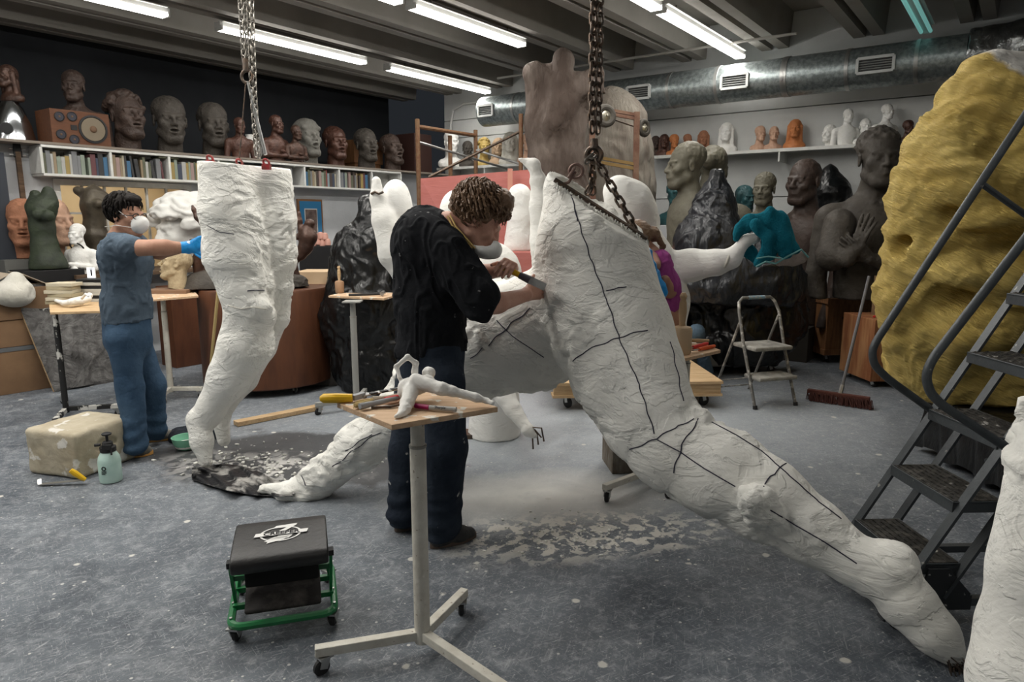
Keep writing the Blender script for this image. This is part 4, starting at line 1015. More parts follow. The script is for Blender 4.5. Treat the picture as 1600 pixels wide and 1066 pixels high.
S = Sdf((-2.95, 4.1, 1.0), (-2.0, 4.95, 1.2), .006); S.frame(); c = J(198, 501, YB); S.cap(c + Vector((0, 0, -.1)), c + Vector((0, 0, .1)), .1465, .1465); S.cut(c + Vector((0, 0, .018)), (0, 0, 1)); S.cut(c - Vector((0, 0, .018)), (0, 0, -1)); link('belt', S.mesh('belt', mat('belt', (.06, .035, .02), .6), ORG), m2)

# ---------------- the woman in purple behind the big figure
YW = 3.98; ORG = G(1000, 700); ORG = Vector((P(1012, 500, YW).x, YW, 0)); w3 = thing('person', 'person with brown ponytail, purple top and blue gloves, half hidden behind the big plaster torso', 'person', ORG)
HR = frame_of((-.5, -.25, -.5), (-.3, 0, .9)); HC = J(997, 385, YW - .02)
S = Sdf((.25, 3.6, .9), (1.2, 4.25, 1.75), .006); S.frame(HR, HC, .98); head(S, hair=None, neck=.048); S.frame()
S.cap(J(1005, 412, YW), J(1022, 445, YW), .09, .115, k=.05); S.cap(J(1022, 445, YW), J(1030, 500, YW), .115, .12, k=.05)
S.cap(J(1034, 415, YW - .1), J(1046, 455, YW - .14), .045, .038, k=.02); S.cap(J(1046, 455, YW - .14), J(1039, 438, YW - .22), .036, .028, k=.02)
S.cap(J(1017, 405, YW - .1), J(1024, 415, YW - .2), .045, .03, k=.02)
link('body', S.mesh('person_in_purple_body', skin_tan, ORG), w3)
S = Sdf((.4, 3.6, .95), (1.3, 4.3, 1.5), .006); S.frame()
S.cap(J(1012, 425, YW), J(1024, 450, YW), .12, .13, k=.05); S.cap(J(1024, 450, YW), J(1032, 478, YW), .13, .115, k=.05); S.cut(J(1034, 494, YW), (.5, 0, -.8)); S.cap(J(1032, 408, YW - .08), J(1046, 448, YW - .13), .062, .055, k=.03)
link('top', S.mesh('purple_top', mat('purple_fabric', (.32, .055, .24), .8, .2, 30, (.26, .04, .2), 9), ORG, folds(.006)), w3)
S = Sdf((.5, 3.4, 1.0), (1.2, 4.0, 1.5), .0045); S.frame()
for (u, v, dv) in ((1014, 404, (-.2, -.3, .9)), (1029, 436, (-.3, -.2, .8))):
    w_ = J(u + 2, v + 12, YW - .24); hand(S, w_, Vector(dv), Vector((-.8, .5, 0)), side=1, curl=(.55, .6, .65, .7), s=.85, infl=.002); S.cap(w_, w_ - Vector(dv) * .04, .036, .035, k=.01)
link('gloves', S.mesh('rubber_gloves', glove_blue, ORG, lambda V, Nn: .0015 * fbm(V, 60, 2)), w3)
S = Sdf((.25, 3.65, 1.3), (1.2, 4.3, 1.8), .006); S.frame(HR, HC, .98); S.ell((0, .03, .055), (.088, .10, .09), 0); S.box((0, -.13, -.02), (.2, .08, .07), sub=True, k=.01)
S.frame(); S.ell(J(1018, 366, YW), (.045, .05, .045), .01); S.cap(J(1022, 362, YW), J(1036, 385, YW + .02), .022, .016, k=.02); S.cap(J(1036, 385, YW + .02), J(1026, 402, YW), .016, .008, k=.01)
link('hair', S.mesh('ponytail_hair', hair_brown, ORG, lambda V, Nn: .003 * fbm(V * np.array([1, 1, 3]), 50, 2)), w3)
S = Sdf((.3, 3.6, .0), (1.3, 4.4, 1.15), .012); S.frame()
jeans('jeans', S, J(1020, 540, YW - .06), J(1022, 540, YW + .08), J(1020, 620, YW - .08), J(1022, 620, YW + .08), Vector((.93, YW - .1, .08)), Vector((.95, YW + .08, .08)), (.095, .07, .06), denim_blue, w3, ORG, J(1024, 505, YW), .125)
for dy in (-.1, .1): shoe('shoe', (.86, YW + dy, 0), (1.10, YW + dy, 0), shoe_dark, w3, MATS['sole_brown'])

# ---------------- a seated helper seen only as a grey sleeve and a jeans knee
YS = 6.95; ORG = Vector((P(1050, 500, YS).x, YS, 0)); p4 = thing('person', 'seated person in grey sleeve and blue jeans behind the white figure and mallet stand', 'person', ORG)
S = Sdf((1.0, 6.2, .3), (2.2, 7.4, 1.65), .009); HCs = J(1040, 408, YS); S.frame(frame_of((-.8, -.5, -.3), (0, 0, 1)), HCs, .98); head(S, hair='short', neck=.05); S.frame()
S.cap(HCs - Vector((0, 0, .12)), J(1045, 460, YS), .06, .11, k=.05); S.cap(J(1045, 450, YS), J(1050, 530, YS), .11, .12, k=.05)
el, wr = J(1062, 486, YS - .25), J(1057, 508, YS - .42); S.cap(J(1056, 440, YS - .14), el, .045, .04, k=.02); S.cap(el, wr, .038, .028, k=.02); hand(S, wr, (-.6, -.4, -.4), (0, 0, -1), 1, s=1)
link('body', S.mesh('seated_body', skin, ORG), p4)
S = Sdf((1.0, 6.2, .3), (2.2, 7.4, 1.5), .009); S.frame(); S.cap(J(1045, 440, YS), J(1050, 535, YS), .13, .14, k=.05); S.cap(J(1056, 436, YS - .14), el, .06, .052, k=.03); S.cap(el, el.lerp(wr, .55), .052, .045, k=.02); S.cut(J(1045, 418, YS), (0, 0, 1))
link('jacket', S.mesh('grey_jacket', mat('jacket_grey', (.12, .12, .125), .9, .3, 30, (.09, .09, .095), 9), ORG, folds(.006)), p4)
S = Sdf((1.0, 6.1, .0), (2.5, 7.4, 1.05), .010); S.frame(); kn1, kn2 = J(1088, 520, YS - .45), J(1048, 520, YS - .45)
for kn_, hp, an in ((kn1, J(1062, 545, YS), Vector((J(1104, 590, YS - .3).x, YS - .3, .08))), (kn2, J(1035, 545, YS), Vector((1.75, YS - .3, .08)))):
    S.cap(hp, kn_, .09, .075, k=.04); S.cap(kn_, an, .075, .06, k=.03)
S.cap(J(1050, 530, YS), J(1050, 545, YS), .14, .14, k=.04)
link('jeans', S.mesh('seated_jeans', mat('denim_pale', (.05, .08, .115), .85, .3, 30, (.07, .11, .15), 6), ORG, folds(.005)), p4)
for x in (J(1104, 590, YS - .3).x, 1.75): shoe('shoe', (x - .04, YS - .24, 0), (x + .05, YS - .48, 0), shoe_dark, p4, MATS['sole_brown'])
st = thing('work_stool', 'low dark stool under the seated helper, hidden behind the white figure', 'stool', (ORG.x, YS + .02, 0)); mb = MB(); mb.lathe((0, 0, 0), [(.17, .40), (.17, .43)], 20); mb.build('seat', wood_dark, st)
for k_ in range(3): mb = MB(); a = k_ * 2.1; mb.cyl((.13 * math.cos(a), .13 * math.sin(a), .40), (.18 * math.cos(a), .18 * math.sin(a), 0), .015); mb.build('leg', dark_steel, st)

# ================================================================== ROLLING STANDS
def caster(name, parent, loc, r=.032, m=None, yaw=0.0):
    mb = MB(); mb.box((0, 0, 2 * r + .008), (.05, .045, .008)); mb.bar((0, -.016, 2 * r + .006), (.012, -.016, r), .004, .03); mb.bar((0, .016, 2 * r + .006), (.012, .016, r), .004, .03)
    c = mb.build(name, steel, parent, smooth=None, loc=loc, rot=(0, 0, yaw))
    mb = MB(); mb.lathe((.012, -.011, r), [(r * .35, 0), (r * .8, 0), (r, .005), (r, .017), (r * .8, .022), (r * .35, .022)], 16, (0, 1, 0)); mb.build('wheel', black_rubber, c)
    return c
def stand(label, base, corners, ztop, ends, pole_m=None, r=.028, wood=None, name='rolling_stand', collar=True, th=.018, leg_z=.085, pole_r2=None):
    """base: floor point under the pole; corners: world points of the top; ends: world points of the leg tips"""
    base = Vector((base[0], base[1], 0)); t = thing(name, label, 'stand', base); pm = pole_m or cream_metal
    mb = MB(base); poly = [(c.x, c.y) for c in corners]; mb.prism(poly, ztop - th, ztop); mb.build('tabletop', wood or wood_light, t, bevel=.002, smooth=None)
    mb = MB(); mb.cyl((0, 0, leg_z - .03), (0, 0, ztop * .84), r, n=20); mb.build('pole', pm, t)
    mb = MB(); mb.cyl((0, 0, ztop * .84), (0, 0, ztop - th), r * .86, n=20); mb.build('upper_pole', pm, t)
    if collar: mb = MB(); mb.cyl((0, 0, ztop * .835), (0, 0, ztop * .845), r * 1.08, n=20); mb.build('collar', mat('collar_grey', (.3, .29, .26), .5), t)
    mb = MB(); mb.box((0, 0, ztop - th - .006), (.14, .14, .01)); mb.build('top_plate', pm, t, smooth=None)
    for e in ends:
        e = Vector((e[0], e[1], 0)) - base; mb = MB(); mb.bar((0, 0, leg_z), e + Vector((0, 0, leg_z)), .034, .034); l = mb.build('leg', pm, t, bevel=.003, smooth=None)
        d = e.normalized(); caster('caster', l, e - d * .03 + Vector((0, 0, -.005)), .030, yaw=math.atan2(d.y, d.x) + .5)
    return t
zt = .94
f_, l_, r__ = G(612, 664, zt), G(526, 629, zt), G(778, 636, zt); b_ = l_ + r__ - f_
hub = G(660, 990, .085)
stand('cream metal rolling stand in front, plywood top with small plaster figure and tools', hub, [f_, r__, b_, l_], zt, [G(492, 1018, .085), G(800, 1085, .085), G(726, 925, .085)])
def text_mesh(c, name, parent, loc=(0, 0, 0), rot=(0, 0, 0)):
    tmp = bpy.data.objects.new('tmp', c); COL.objects.link(tmp); dg = bpy.context.evaluated_depsgraph_get(); me = bpy.data.meshes.new_from_object(tmp.evaluated_get(dg))
    bpy.data.objects.remove(tmp); return link(name, me, parent, loc, rot)
# things on it
S = Sdf((-.7, 2.0, .93), (.05, 2.65, 1.2), .0032); S.frame(); Yf = 2.27
def q3(u, v, Y, r): return (P(u, v, Y), r)
S.chain([P(632, 615, 2.30), P(655, 602, 2.30), P(668, 598, 2.31)], [.024, .028, .028], .012)     # torso seen from the seat
S.ell(P(638, 607, 2.28), (.036, .04, .036), .015); S.ell(P(670, 583, 2.36), (.024, .026, .022), .008)
S.chain([P(650, 596, 2.26), P(690, 608, 2.22), P(708, 612, 2.22), P(745, 622, 2.22), P(760, 626, 2.22), P(770, 630, 2.2)], [.027, .021, .017, .014, .009, .007], .01)
S.chain([P(642, 612, 2.24), P(636, 630, 2.18), P(632, 640, 2.14), P(628, 648, 2.11), P(620, 651, 2.08)], [.027, .022, .017, .013, .009], .01)
S.chain([P(648, 582, 2.34), P(650, 568, 2.34), P(637, 558, 2.33), P(619, 573, 2.31), P(624, 590, 2.29), P(628, 598, 2.29)], [.013, .010, .009, .008, .007, .007], .006)
S.cut((0, 0, zt + .001), (0, 0, -1))
o_ = P(640, 620, 2.25); o_.z = zt
tag(link('plaster_maquette', S.mesh('plaster_maquette', plaster_clean, o_, lambda V, Nn: .0015 * fbm(V, 40, 3)), loc=o_), 'small white plaster lunging figure lying on the front plywood stand', 'figurine')
def lay(u, v, z): return G(u, v, z)
def tool(name, label, cat, pts, rs, m, z0, extra=None, group=None):
    base = pts[0]; t = thing(name, label, cat, base, group=group)
    mb = MB(base); mb.tube(pts, rs, 10); mb.build('handle', m, t)
    if extra: extra(t, base)
    return t
z1 = zt + .016
a, b = lay(500, 623, z1), lay(551, 622, z1)
def ex(t, base):
    mb = MB(base); mb.bar(b, lay(568, 617, z1), .02, .018); mb.build('collar', mat('grey_ferrule', (.32, .33, .34), .5), t)
    mb = MB(base); e = lay(640, 604, z1 + .004); mb.bar(lay(565, 618, z1), e, .028, .004); mb.build('blade', steel, t, smooth=None)
    for k_ in range(4): mb = MB(base); c = lay(575, 616, z1 + .004).lerp(e, k_ / 4 + .05); c2 = lay(575, 616, z1 + .004).lerp(e, k_ / 4 + .2); mb.bar(c, c2, .018, .006); mb.build('slot', black_paint, t, smooth=None)
tool('surform_rasp', 'rasp with fat yellow handle lying across the front stand', 'tool', [a, a.lerp(b, .1), a.lerp(b, .5), b], [.008, .016, .017, .014], MATS['knife_yellow'], z1, ex)
a, b = lay(566, 634, z1), lay(625, 618, z1)
def ex(t, base):
    mb = MB(base); r_ = random.Random(2)
    for i in range(60): o2 = Vector((r_.uniform(-.006, .006), r_.uniform(-.014, .014), r_.uniform(-.005, .005))); mb.tube([lay(585, 624, z1) + o2 * .6, lay(557, 631, z1) + o2 * 1.5 + Vector((0, 0, -.003))], .0016, 4)
    mb.build('bristles', mat('bristle_tan', (.50, .38, .17), .9), t)
tool('paint_brush', 'old brush with tan bristles on the front stand', 'brush', [lay(583, 625, z1), lay(600, 622, z1), lay(640, 614, z1)], [.012, .007, .006], mat('handle_worn', (.42, .36, .28), .7), z1, ex)
def ex(t, base):
    mb = MB(base); mb.cyl(lay(602, 625, z1), lay(622, 621, z1), .0095); mb.build('red_grip', mat('tool_red', (.55, .03, .03), .5), t)
tool('scraper', 'steel scraper with red grip among the tools on the front stand', 'tool', [lay(562, 635, z1), lay(590, 629, z1), lay(640, 617, z1)], [.010, .008, .007], MATS['grey_ferrule'], z1, ex)
tool('wire_tool', 'thin dark wire tool nearest the edge of the front stand', 'tool', [lay(580, 637, z1 - .01), lay(610, 636, z1 - .01), lay(632, 631, z1 - .01)], [.004, .005, .003], dark_steel, z1)
a, b, c = lay(649, 634, z1 - .004), lay(671, 637, z1 - .004), lay(713, 640, z1 - .004)
t = thing('marker_pen', 'grey marker pen with magenta cap on the front stand', 'pen', a)
mb = MB(a); mb.cyl(a, b, .0085); mb.build('cap', mat('pen_magenta', (.30, .01, .09), .4), t); mb = MB(a); mb.cyl(b, c, .0080); mb.build('barrel', mat('pen_grey', (.40, .39, .37), .5), t)
pd = (c - b).normalized(); tx = bpy.data.curves.new('Sharpie', 'FONT'); tx.body = 'Sharpie'; tx.size = .013; tx.extrude = .0002
tx.materials.append(black_paint); to = text_mesh(tx, 'lettering', t)
yv = Vector((0, .55, .83)); yv = (yv - pd * yv.dot(pd)).normalized(); M = Matrix((pd, yv, pd.cross(yv))).transposed().to_4x4(); M.translation = b - a + pd * .02 + pd.cross(yv) * .0083 - yv * .004; to.matrix_local = M

# the left stand with books and a figurine
zb = .905; base = G(105, 655)
cs = [colq(78, 5.35, zb)]
c0 = Vector((base.x, base.y, 0)); dx, dy = AX * .0, NX
pts4 = [G(70, 472, zb), G(78, 488, zb), G(222, 478, zb), G(205, 464, zb)]
pts4 = [G(78, 488, zb), G(215, 484, zb), G(205, 466, zb), G(76, 470, zb)]
spat = mat('spattered_pole', (.02, .02, .02), .6, .2, 30, (.62, .61, .57), 9, lo=.54, hi=.57, stretch=(1, 1, .5))
stand('spattered black stand at the left, plank top holding books and a plaster figurine', base, pts4, zb, [G(75, 690), G(190, 650), G(100, 630)], spat, .022, wood_pine, collar=False)
for k_ in range(6):
    w_, d_ = .20 - .004 * k_ + .02 * (k_ % 2), .15; mb = MB(); mb.box((0, 0, 0), (w_, d_, .026)); c = G(100 + (k_ % 3) * 2, 474, zb); c.z = zb + .0135 + .0275 * k_
    o = mb.build('book', mat('cream_cover' if k_ % 2 else 'buff_cover', (.50, .45, .34) if k_ % 2 else (.38, .33, .22), .8), loc=c, rot=(0, 0, .1 + .12 * math.sin(k_ * 2.3)), bevel=.002, smooth=None)
    tag(o, ('lowest', 'second lowest', 'third', 'fourth', 'fifth', 'topmost')[k_] + ' book of the cream stack on the left plank stand', 'book', 'cream book stack')
for k_ in range(7):
    mb = MB(); mb.box((0, 0, 0), (.22, .17, .025)); c = G(153, 470, zb); c.z = zb + .013 + .026 * k_
    o = mb.build('book', black_paint if k_ in (1, 4, 6) else mat('pale_cover', (.46, .45, .41), .8), loc=c, rot=(0, 0, .05 * math.sin(k_ * 3.1)), bevel=.002, smooth=None)
    tag(o, ('lowest', 'second lowest', 'third', 'fourth', 'fifth', 'sixth', 'topmost')[k_] + ' book of the stack just left of the masked person', 'book', 'book stack beside the masked person')
t = thing('tablet', 'small bright screen standing on the book stack beside the masked person', 'tablet', (c.x - .03, c.y, c.z + .014), -.1)
mb = MB(); mb.box((0, 0, .045), (.075, .008, .09)); mb.build('casing', white_paint, t, bevel=.003, smooth=None); mb = MB(); mb.box((0, -.0045, .045), (.068, .001, .082)); mb.build('screen', emis('screen_white', (.85, .87, .9), 1.0), t, smooth=None)
mb = MB(); mb.box((.004, -.0055, .045), (.014, .001, .05)); mb.box((.004, -.0055, .077), (.03, .001, .006)); mb.build('screen_figure', black_paint, t, smooth=None)
S = Sdf((-3.8, 4.6, .85), (-2.9, 5.4, 1.15), .005); S.frame(); zf = zb + .03
L3 = lambda u, v, dz=0: G(u, v, zf + dz)
S.chain([L3(138, 467, .02), L3(125, 470, .01), L3(112, 472, .015)], [.024, .03, .027], .01); S.ell(L3(140, 462, .04), (.022, .022, .024), .008)
S.chain([L3(112, 472, .01), L3(100, 474), L3(88, 470, 0), L3(82, 468, 0)], [.026, .02, .012, .008], .01); S.chain([L3(128, 466, .04), L3(134, 460, .07), L3(138, 463, .08)], [.011, .009, .008], .005)
S.cut((0, 0, zb), (0, 0, -1)); o_ = L3(115, 472); o_.z = zb
tag(link('plaster_maquette', S.mesh('reclining_maquette', plaster_clean, o_), loc=o_), 'small reclining white plaster figure on the left plank stand', 'figurine')

# stand with the clay head
zb = .92; base = G(268, 622)
stand('white pole stand right of the masked person, carrying the tan clay head', base, [G(236, 468, zb), G(310, 462, zb), G(300, 450, zb), G(232, 455, zb)], zb, [G(318, 622), G(255, 632), G(268, 600)], cream_metal, .024)
# stand with mallet by the black plastic
zb = .93; base = P(556, 600, 5.55)
stand('grey pole stand before the black plastic bundle, with mallet and tools', base, [G(513, 462, zb), G(600, 466, zb), G(628, 458, zb), G(545, 455, zb)], zb, [(base.x + .3, base.y - .2), (base.x - .3, base.y - .15), (base.x, base.y + .35)], mat('grey_pole', (.33, .33, .31), .5), .026)
def mallet(label, base, s, m1, m2):
    t = thing('wooden_mallet', label, 'mallet', base)
    mb = MB(); mb.lathe((0, 0, 0), [(.038 * s, 0), (.044 * s, .01 * s), (.046 * s, .11 * s), (.040 * s, .122 * s), (.018 * s, .128 * s)], 24); mb.build('mallet_head', m1, t)
    mb = MB(); mb.lathe((0, 0, .12 * s), [(.016 * s, 0), (.013 * s, .02 * s), (.018 * s, .07 * s), (.016 * s, .11 * s), (.012 * s, .125 * s), (.017 * s, .14 * s), (.010 * s, .155 * s)], 16); mb.build('handle', m2, t); return t
mallet('wooden mallet upright on the stand before the black plastic bundle', G(531, 458, zb), .85, mat('mallet_brown', (.36, .22, .13), .7), wood_pine)
a, b = G(545, 461, zb + .01), G(598, 459, zb + .02)
t = thing('hammer', 'dark hammer lying on the stand before the black plastic bundle', 'hammer', a); mb = MB(a); mb.tube([a, b], .011, 8); mb.build('handle', black_rubber, t); mb = MB(a); mb.cyl(b + Vector((0, -.04, .005)), b + Vector((0, .04, .005)), .018); mb.build('hammer_head', steel, t)
# the mallet stand behind the knee
zb = .83; base = Vector((1.06, 4.12, 0)); YZ = 4.1
stand('stand behind the plaster knee, plywood top with pale mallet and red tools', base, [G(1040, 560, zb), G(1070, 560, zb), G(1126, 547, zb), G(1098, 536, zb), G(1045, 538, zb)], zb, [G(944, 762, .085), G(1041, 757, .085), (1.25, 4.4)], cream_metal, .026)
mallet('large pale wooden mallet standing on the stand behind the plaster knee', G(1064, 553, zb), 1.22, mat('mallet_pale', (.50, .37, .24), .7), mat('wood_pale', (.42, .29, .17), .6))
for i, (a, b, m, lb, nm) in enumerate((((1076, 532), (1108, 533), wood_pine, 'pale wooden roller behind the red chisels', 'roller'), ((1083, 543), (1105, 537), 'tool_red', 'red handled chisel lying behind another beside the pale mallet', 'chisel'), ((1092, 546), (1116, 541), 'orange_red', 'orange-red handled chisel nearest the edge of the mallet stand', 'chisel'))):
    if isinstance(m, str): m = mat(m, (.62, .10, .03), .5)
    a_, b_ = G(*a, zb + .013), G(*b, zb + .013); t = thing(nm, lb, nm, a_); mb = MB(a_); mb.tube([a_, a_.lerp(b_, .5), b_], [.010, .012, .010], 10); mb.build('handle', m, t)
    if nm == 'chisel': mb = MB(a_); mb.bar(a_, a_ + (a_ - b_).normalized() * .06, .012, .004); mb.build('blade', steel, t)
# small white rolling base in the distance
base = G(905, 560)
stand('white rolling stand mostly hidden behind the big plaster thigh', base, [base + Vector((-.15, -.15, 0)), base + Vector((.15, -.15, 0)), base + Vector((.15, .15, 0)), base + Vector((-.15, .15, 0))], .55, [G(850, 573, .08), G(925, 585, .08), G(920, 545, .08)], cream_metal, .02)

# ================================================================== CREEPER SEAT
FL, FR = G(360, 992, .05), G(524, 966, .05)
W_ = (FR - FL).length; cx = (FR - FL).normalized(); cy = Vector((-cx.y, cx.x, 0)); crz = math.atan2(cx.y, cx.x)
green = mat('green_enamel', (.012, .19, .055), .35, .05, 40, (.008, .13, .04), 8, spots=((.30, .38, .32), 26, .69), spec=.5)
vinyl = mat('black_vinyl', (.016, .016, .017), .42, .12, 60, (.028, .027, .026), 5, spec=.4)
vinyl_d = mat('vinyl_dusty', (.03, .027, .026), .75, .2, 60, (.16, .14, .125), 7, lo=.45, hi=.75)
cr = thing('creeper_seat', 'black padded green-framed mechanic creeper seat on the floor in front', 'creeper seat', (FL + FR) / 2 - Vector((0, 0, .05)), crz)
hw = W_ / 2; dpt = .40; zz_ = .075
def rrect(x0, x1, y0, y1, r, z, n=5):
    pts = []
    for (cx_, cy_, a0) in ((x1 - r, y1 - r, 0), (x0 + r, y1 - r, 90), (x0 + r, y0 + r, 180), (x1 - r, y0 + r, 270)):
        for i in range(n + 1): a = math.radians(a0 + 90 * i / n); pts.append(Vector((cx_ + r * math.cos(a), cy_ + r * math.sin(a), z)))
    return pts
mb = MB(); mb.tube(rrect(-hw, hw, 0, dpt, .05, zz_), .015, 8, closed=True); mb.build('frame', green, cr)
for s_ in (-1, 1):
    mb = MB(); mb.bar((s_ * hw * .95, .17, .06), (s_ * hw * .98, .10, .27), .012, .026, (0, 1, 0)); mb.build('upright', green, cr, smooth=None)
    mb = MB(); mb.bar((s_ * (hw - .01), .27, .08), (s_ * (hw - .03), .29, .25), .012, .024, (0, 1, 0)); mb.build('upright', green, cr, smooth=None)
    mb = MB(); mb.box((s_ * hw * .98, .098, .278), (.022, .035, .022)); mb.build('end_cap', black_rubber, cr, smooth=None)
    for y in (.04, .15, .36): mb = MB(); mb.cyl((s_ * hw, y, zz_ + .016), (s_ * hw, y, zz_ + .02), .006); mb.build('bolt', steel, cr)
    for y in (.03, dpt - .03): caster('caster', cr, (s_ * (hw - .012), y, 0), .026, yaw=1.1 + y * 3)
for y in (.13, .26): mb = MB(); mb.bar((-hw, y, .085), (hw, y, .085), .02, .02); mb.build('crossbar', green, cr, smooth=None)
mb = MB(); mb.bar((-hw * .95, .14, .20), (hw * .95, .14, .20), .02, .02); mb.build('crossbar', green, cr, smooth=None)
# pads: loft a rounded profile
def pad(name, x0, x1, prof, m, parent, r=.02):
    mb = MB(); n = len(prof); xs = [x0, x0 + r * .3, x0 + r, (x0 + x1) / 2, x1 - r, x1 - r * .3, x1]; sc = [.86, .96, 1, 1, 1, .96, .86]
    cy_ = sum(p[0] for p in prof) / n; cz_ = sum(p[1] for p in prof) / n; V = []
    for x, s_ in zip(xs, sc):
        for (y, z) in prof: V.append((x, cy_ + (y - cy_) * (1 - (1 - s_) * .15), cz_ + (z - cz_) * (1 - (1 - s_) * .35)))
    Fc = [(i * n + j, i * n + (j + 1) % n, (i + 1) * n + (j + 1) % n, (i + 1) * n + j) for i in range(len(xs) - 1) for j in range(n)] + [tuple(range(n - 1, -1, -1)), tuple(range((len(xs) - 1) * n, len(xs) * n))]
    mb.add(V, Fc); return mb.build(name, m, parent, smooth=50, bevel=.006, seg=3)
sw = hw * .93
top_prof = [(.02, .272), (.01, .285), (.005, .31), (.012, .326), (.03, .335), (.10, .342), (.18, .345), (.26, .345), (.32, .340), (.345, .325), (.345, .305), (.32, .295), (.2, .293), (.08, .288), (.04, .275)]
seat = pad('seat', -sw, sw, [(y - .01, z) for y, z in top_prof], vinyl, cr, .035)
pad('hanging_pad', -sw * .78, sw * .78, [(.10, .17), (.10, .285), (.15, .285), (.16, .18), (.13, .165)], mat('pad_matte', (.008, .008, .008), .8), cr, .02)
pad('lower_pad', -sw * .80, sw * .80, [(.045, .09), (.045, .105), (.20, .165), (.30, .20), (.31, .185), (.2, .14), (.1, .095)], vinyl_d, cr, .02)
# white printed emblem on the seat
wh = mat('print_white', (.72, .72, .70), .6)
mb = MB(); el = []
for i in range(48):
    a = 2 * math.pi * i / 48
    el.append(((.062 + .0035) * math.cos(a), .175 + (.052 + .0035) * math.sin(a)))
V = []
for i in range(48):
    a = 2 * math.pi * i / 48
    for k_ in (1.0, .90):
        x, y = .078 * k_ * math.cos(a), .165 + .062 * k_ * math.sin(a); V.append((x, y, 0))
zs = lambda y: .0018 + np.interp(y, [.02, .09, .17, .25, .31], [.3375, .3425, .3455, .3455, .3425])
V = [(x, y, zs(y)) for x, y, _ in V]
mb.add(V, [(2 * i, 2 * ((i + 1) % 48), 2 * ((i + 1) % 48) + 1, 2 * i + 1) for i in range(48)]); mb.build('emblem_ring', wh, seat, smooth=None)
for poly in ([(-.03, .215), (-.018, .236), (.062, .243), (.058, .228), (.018, .185), (-.008, .185), (.022, .215)], [(.02, .145), (.045, .145), (.012, .112), (-.05, .092), (-.045, .105), (-.06, .108), (-.008, .145)], [(-.02, .14), (.044, .14), (.03, .12), (-.05, .12)]):
    mb = MB(); mb.add([(x, y, zs(y) + .0006) for x, y in poly], [tuple(range(len(poly)))]); mb.build('emblem_stroke', wh, seat, smooth=None)
mb = MB(); bx = [(-.098, .150), (.098, .150), (.104, .180), (-.092, .180)]; mb.add([(x, y, .3490) for x, y in bx], [(0, 1, 2, 3)]); mb.build('emblem_banner', wh, seat, smooth=None)
def text(body, size, m, parent, loc, rot=(0, 0, 0), name='lettering', bold=.0, align='CENTER', ext=.0003):
    c = bpy.data.curves.new(name, 'FONT'); c.body = body; c.size = size; c.extrude = ext; c.offset = bold; c.align_x = align; c.align_y = 'CENTER'; c.materials.append(m)
    return text_mesh(c, name, parent, loc, rot)
text('CREEPER', .034, black_paint, seat, (0.003, .164, .3498), bold=.0012)

# ================================================================== ROLLING STEPS
steps_m = mat('steps_grey', (.075, .085, .092), .45, .1, 60, (.055, .062, .068), 9, spots=((.30, .30, .28), 22, .70), spec=.45, metal=.2)
tread_m = mat('tread_dark', (.035, .033, .03), .6, .3, 60, (.14, .13, .115), 16, lo=.5, hi=.72, spots=((.40, .39, .36), 14, .66))
c0 = G(1335, 811, .25)
sl = thing('rolling_steps', 'grey steel rolling staircase with tubular handrails at the right', 'stepladder', (c0.x, c0.y, 0), .035)
RUN, RISE, WD = .141, .25, .41
def lp(w_): return Matrix.Rotation(-.035, 3, 'Z') @ (Vector(w_) - Vector((c0.x, c0.y, 0)))
for i in range(8):
    x0, z = RUN * i, RISE * (i + 1); mb = MB()
    mb.box((x0 + .1, -WD / 2, z - .006), (.20, WD, .008)); mb.box((x0 + .003, -WD / 2, z - .022), (.006, WD, .045)); mb.box((x0 + .197, -WD / 2, z - .022), (.006, WD, .045))
    mb.box((x0 + .1, -.003, z - .022), (.2, .006, .045)); mb.box((x0 + .1, -WD + .003, z - .022), (.2, .006, .045))
    tr = mb.build('tread', steps_m, sl, bevel=.002, smooth=None)
    mb = MB(); mb.box((x0 + .1, -WD / 2, z - .0005), (.186, WD - .016, .004))
    for a in range(7):
        for b in range(9):
            yy = -.03 - b * (WD - .05) / 8.6 - (a % 2) * .018; xx = x0 + .02 + a * .026
            mb.tube([(xx, yy - .017, z + .001), (xx - .004, yy, z + .006), (xx, yy + .017, z + .001)], .0026, 4, cap=False)
    mb.build('grip_plate', tread_m, tr, smooth=None)
TOPX, TOPZ = RUN * 8, RISE * 8 + .1
for y in (.008, -WD - .008):
    mb = MB(); mb.bar((-.10, y, .03), (TOPX, y, .03 + (TOPX + .10) * RISE / RUN * .97), .012, .042, (0, 1, 0)); mb.build('stringer', steps_m, sl, smooth=None)
    mb = MB(); mb.bar((.13, y, .12), (TOPX + .2, y, .12 + (TOPX + .07) * RISE / RUN * .97), .012, .042, (0, 1, 0)); mb.build('stringer', steps_m, sl, smooth=None)
    mb = MB(); mb.bar((TOPX + .1, y, TOPZ - .1), (TOPX + .15, y, .05), .03, .03, (0, 1, 0)); mb.build('rear_leg', steps_m, sl, smooth=None)
    mb = MB(); mb.cyl((-.03, y * 1.02, 0), (-.03, y * 1.02, .05), .032); mb.cyl((-.03, y * 1.02, .05), (-.03, y * 1.02, .12), .014); mb.build('rubber_foot', black_rubber, sl)
    mb = MB(); mb.prism([(.02, .07), (.24, .07), (.24, .13), (.14, .24), (.06, .24)], -.004, .004, Matrix(((1, 0, 0), (0, 0, 1), (0, 1, 0)))); o = mb.build('gusset', mat('gusset_dark', (.03, .033, .037), .5, spots=((.4, .4, .38), 40, .68)), sl, smooth=None, loc=(0, y - .012, 0))
    mb = MB(); mb.bar((0, y, .10), (TOPX + .12, y, .10), .03, .03); mb.build('base_bar', steps_m, sl, smooth=None)
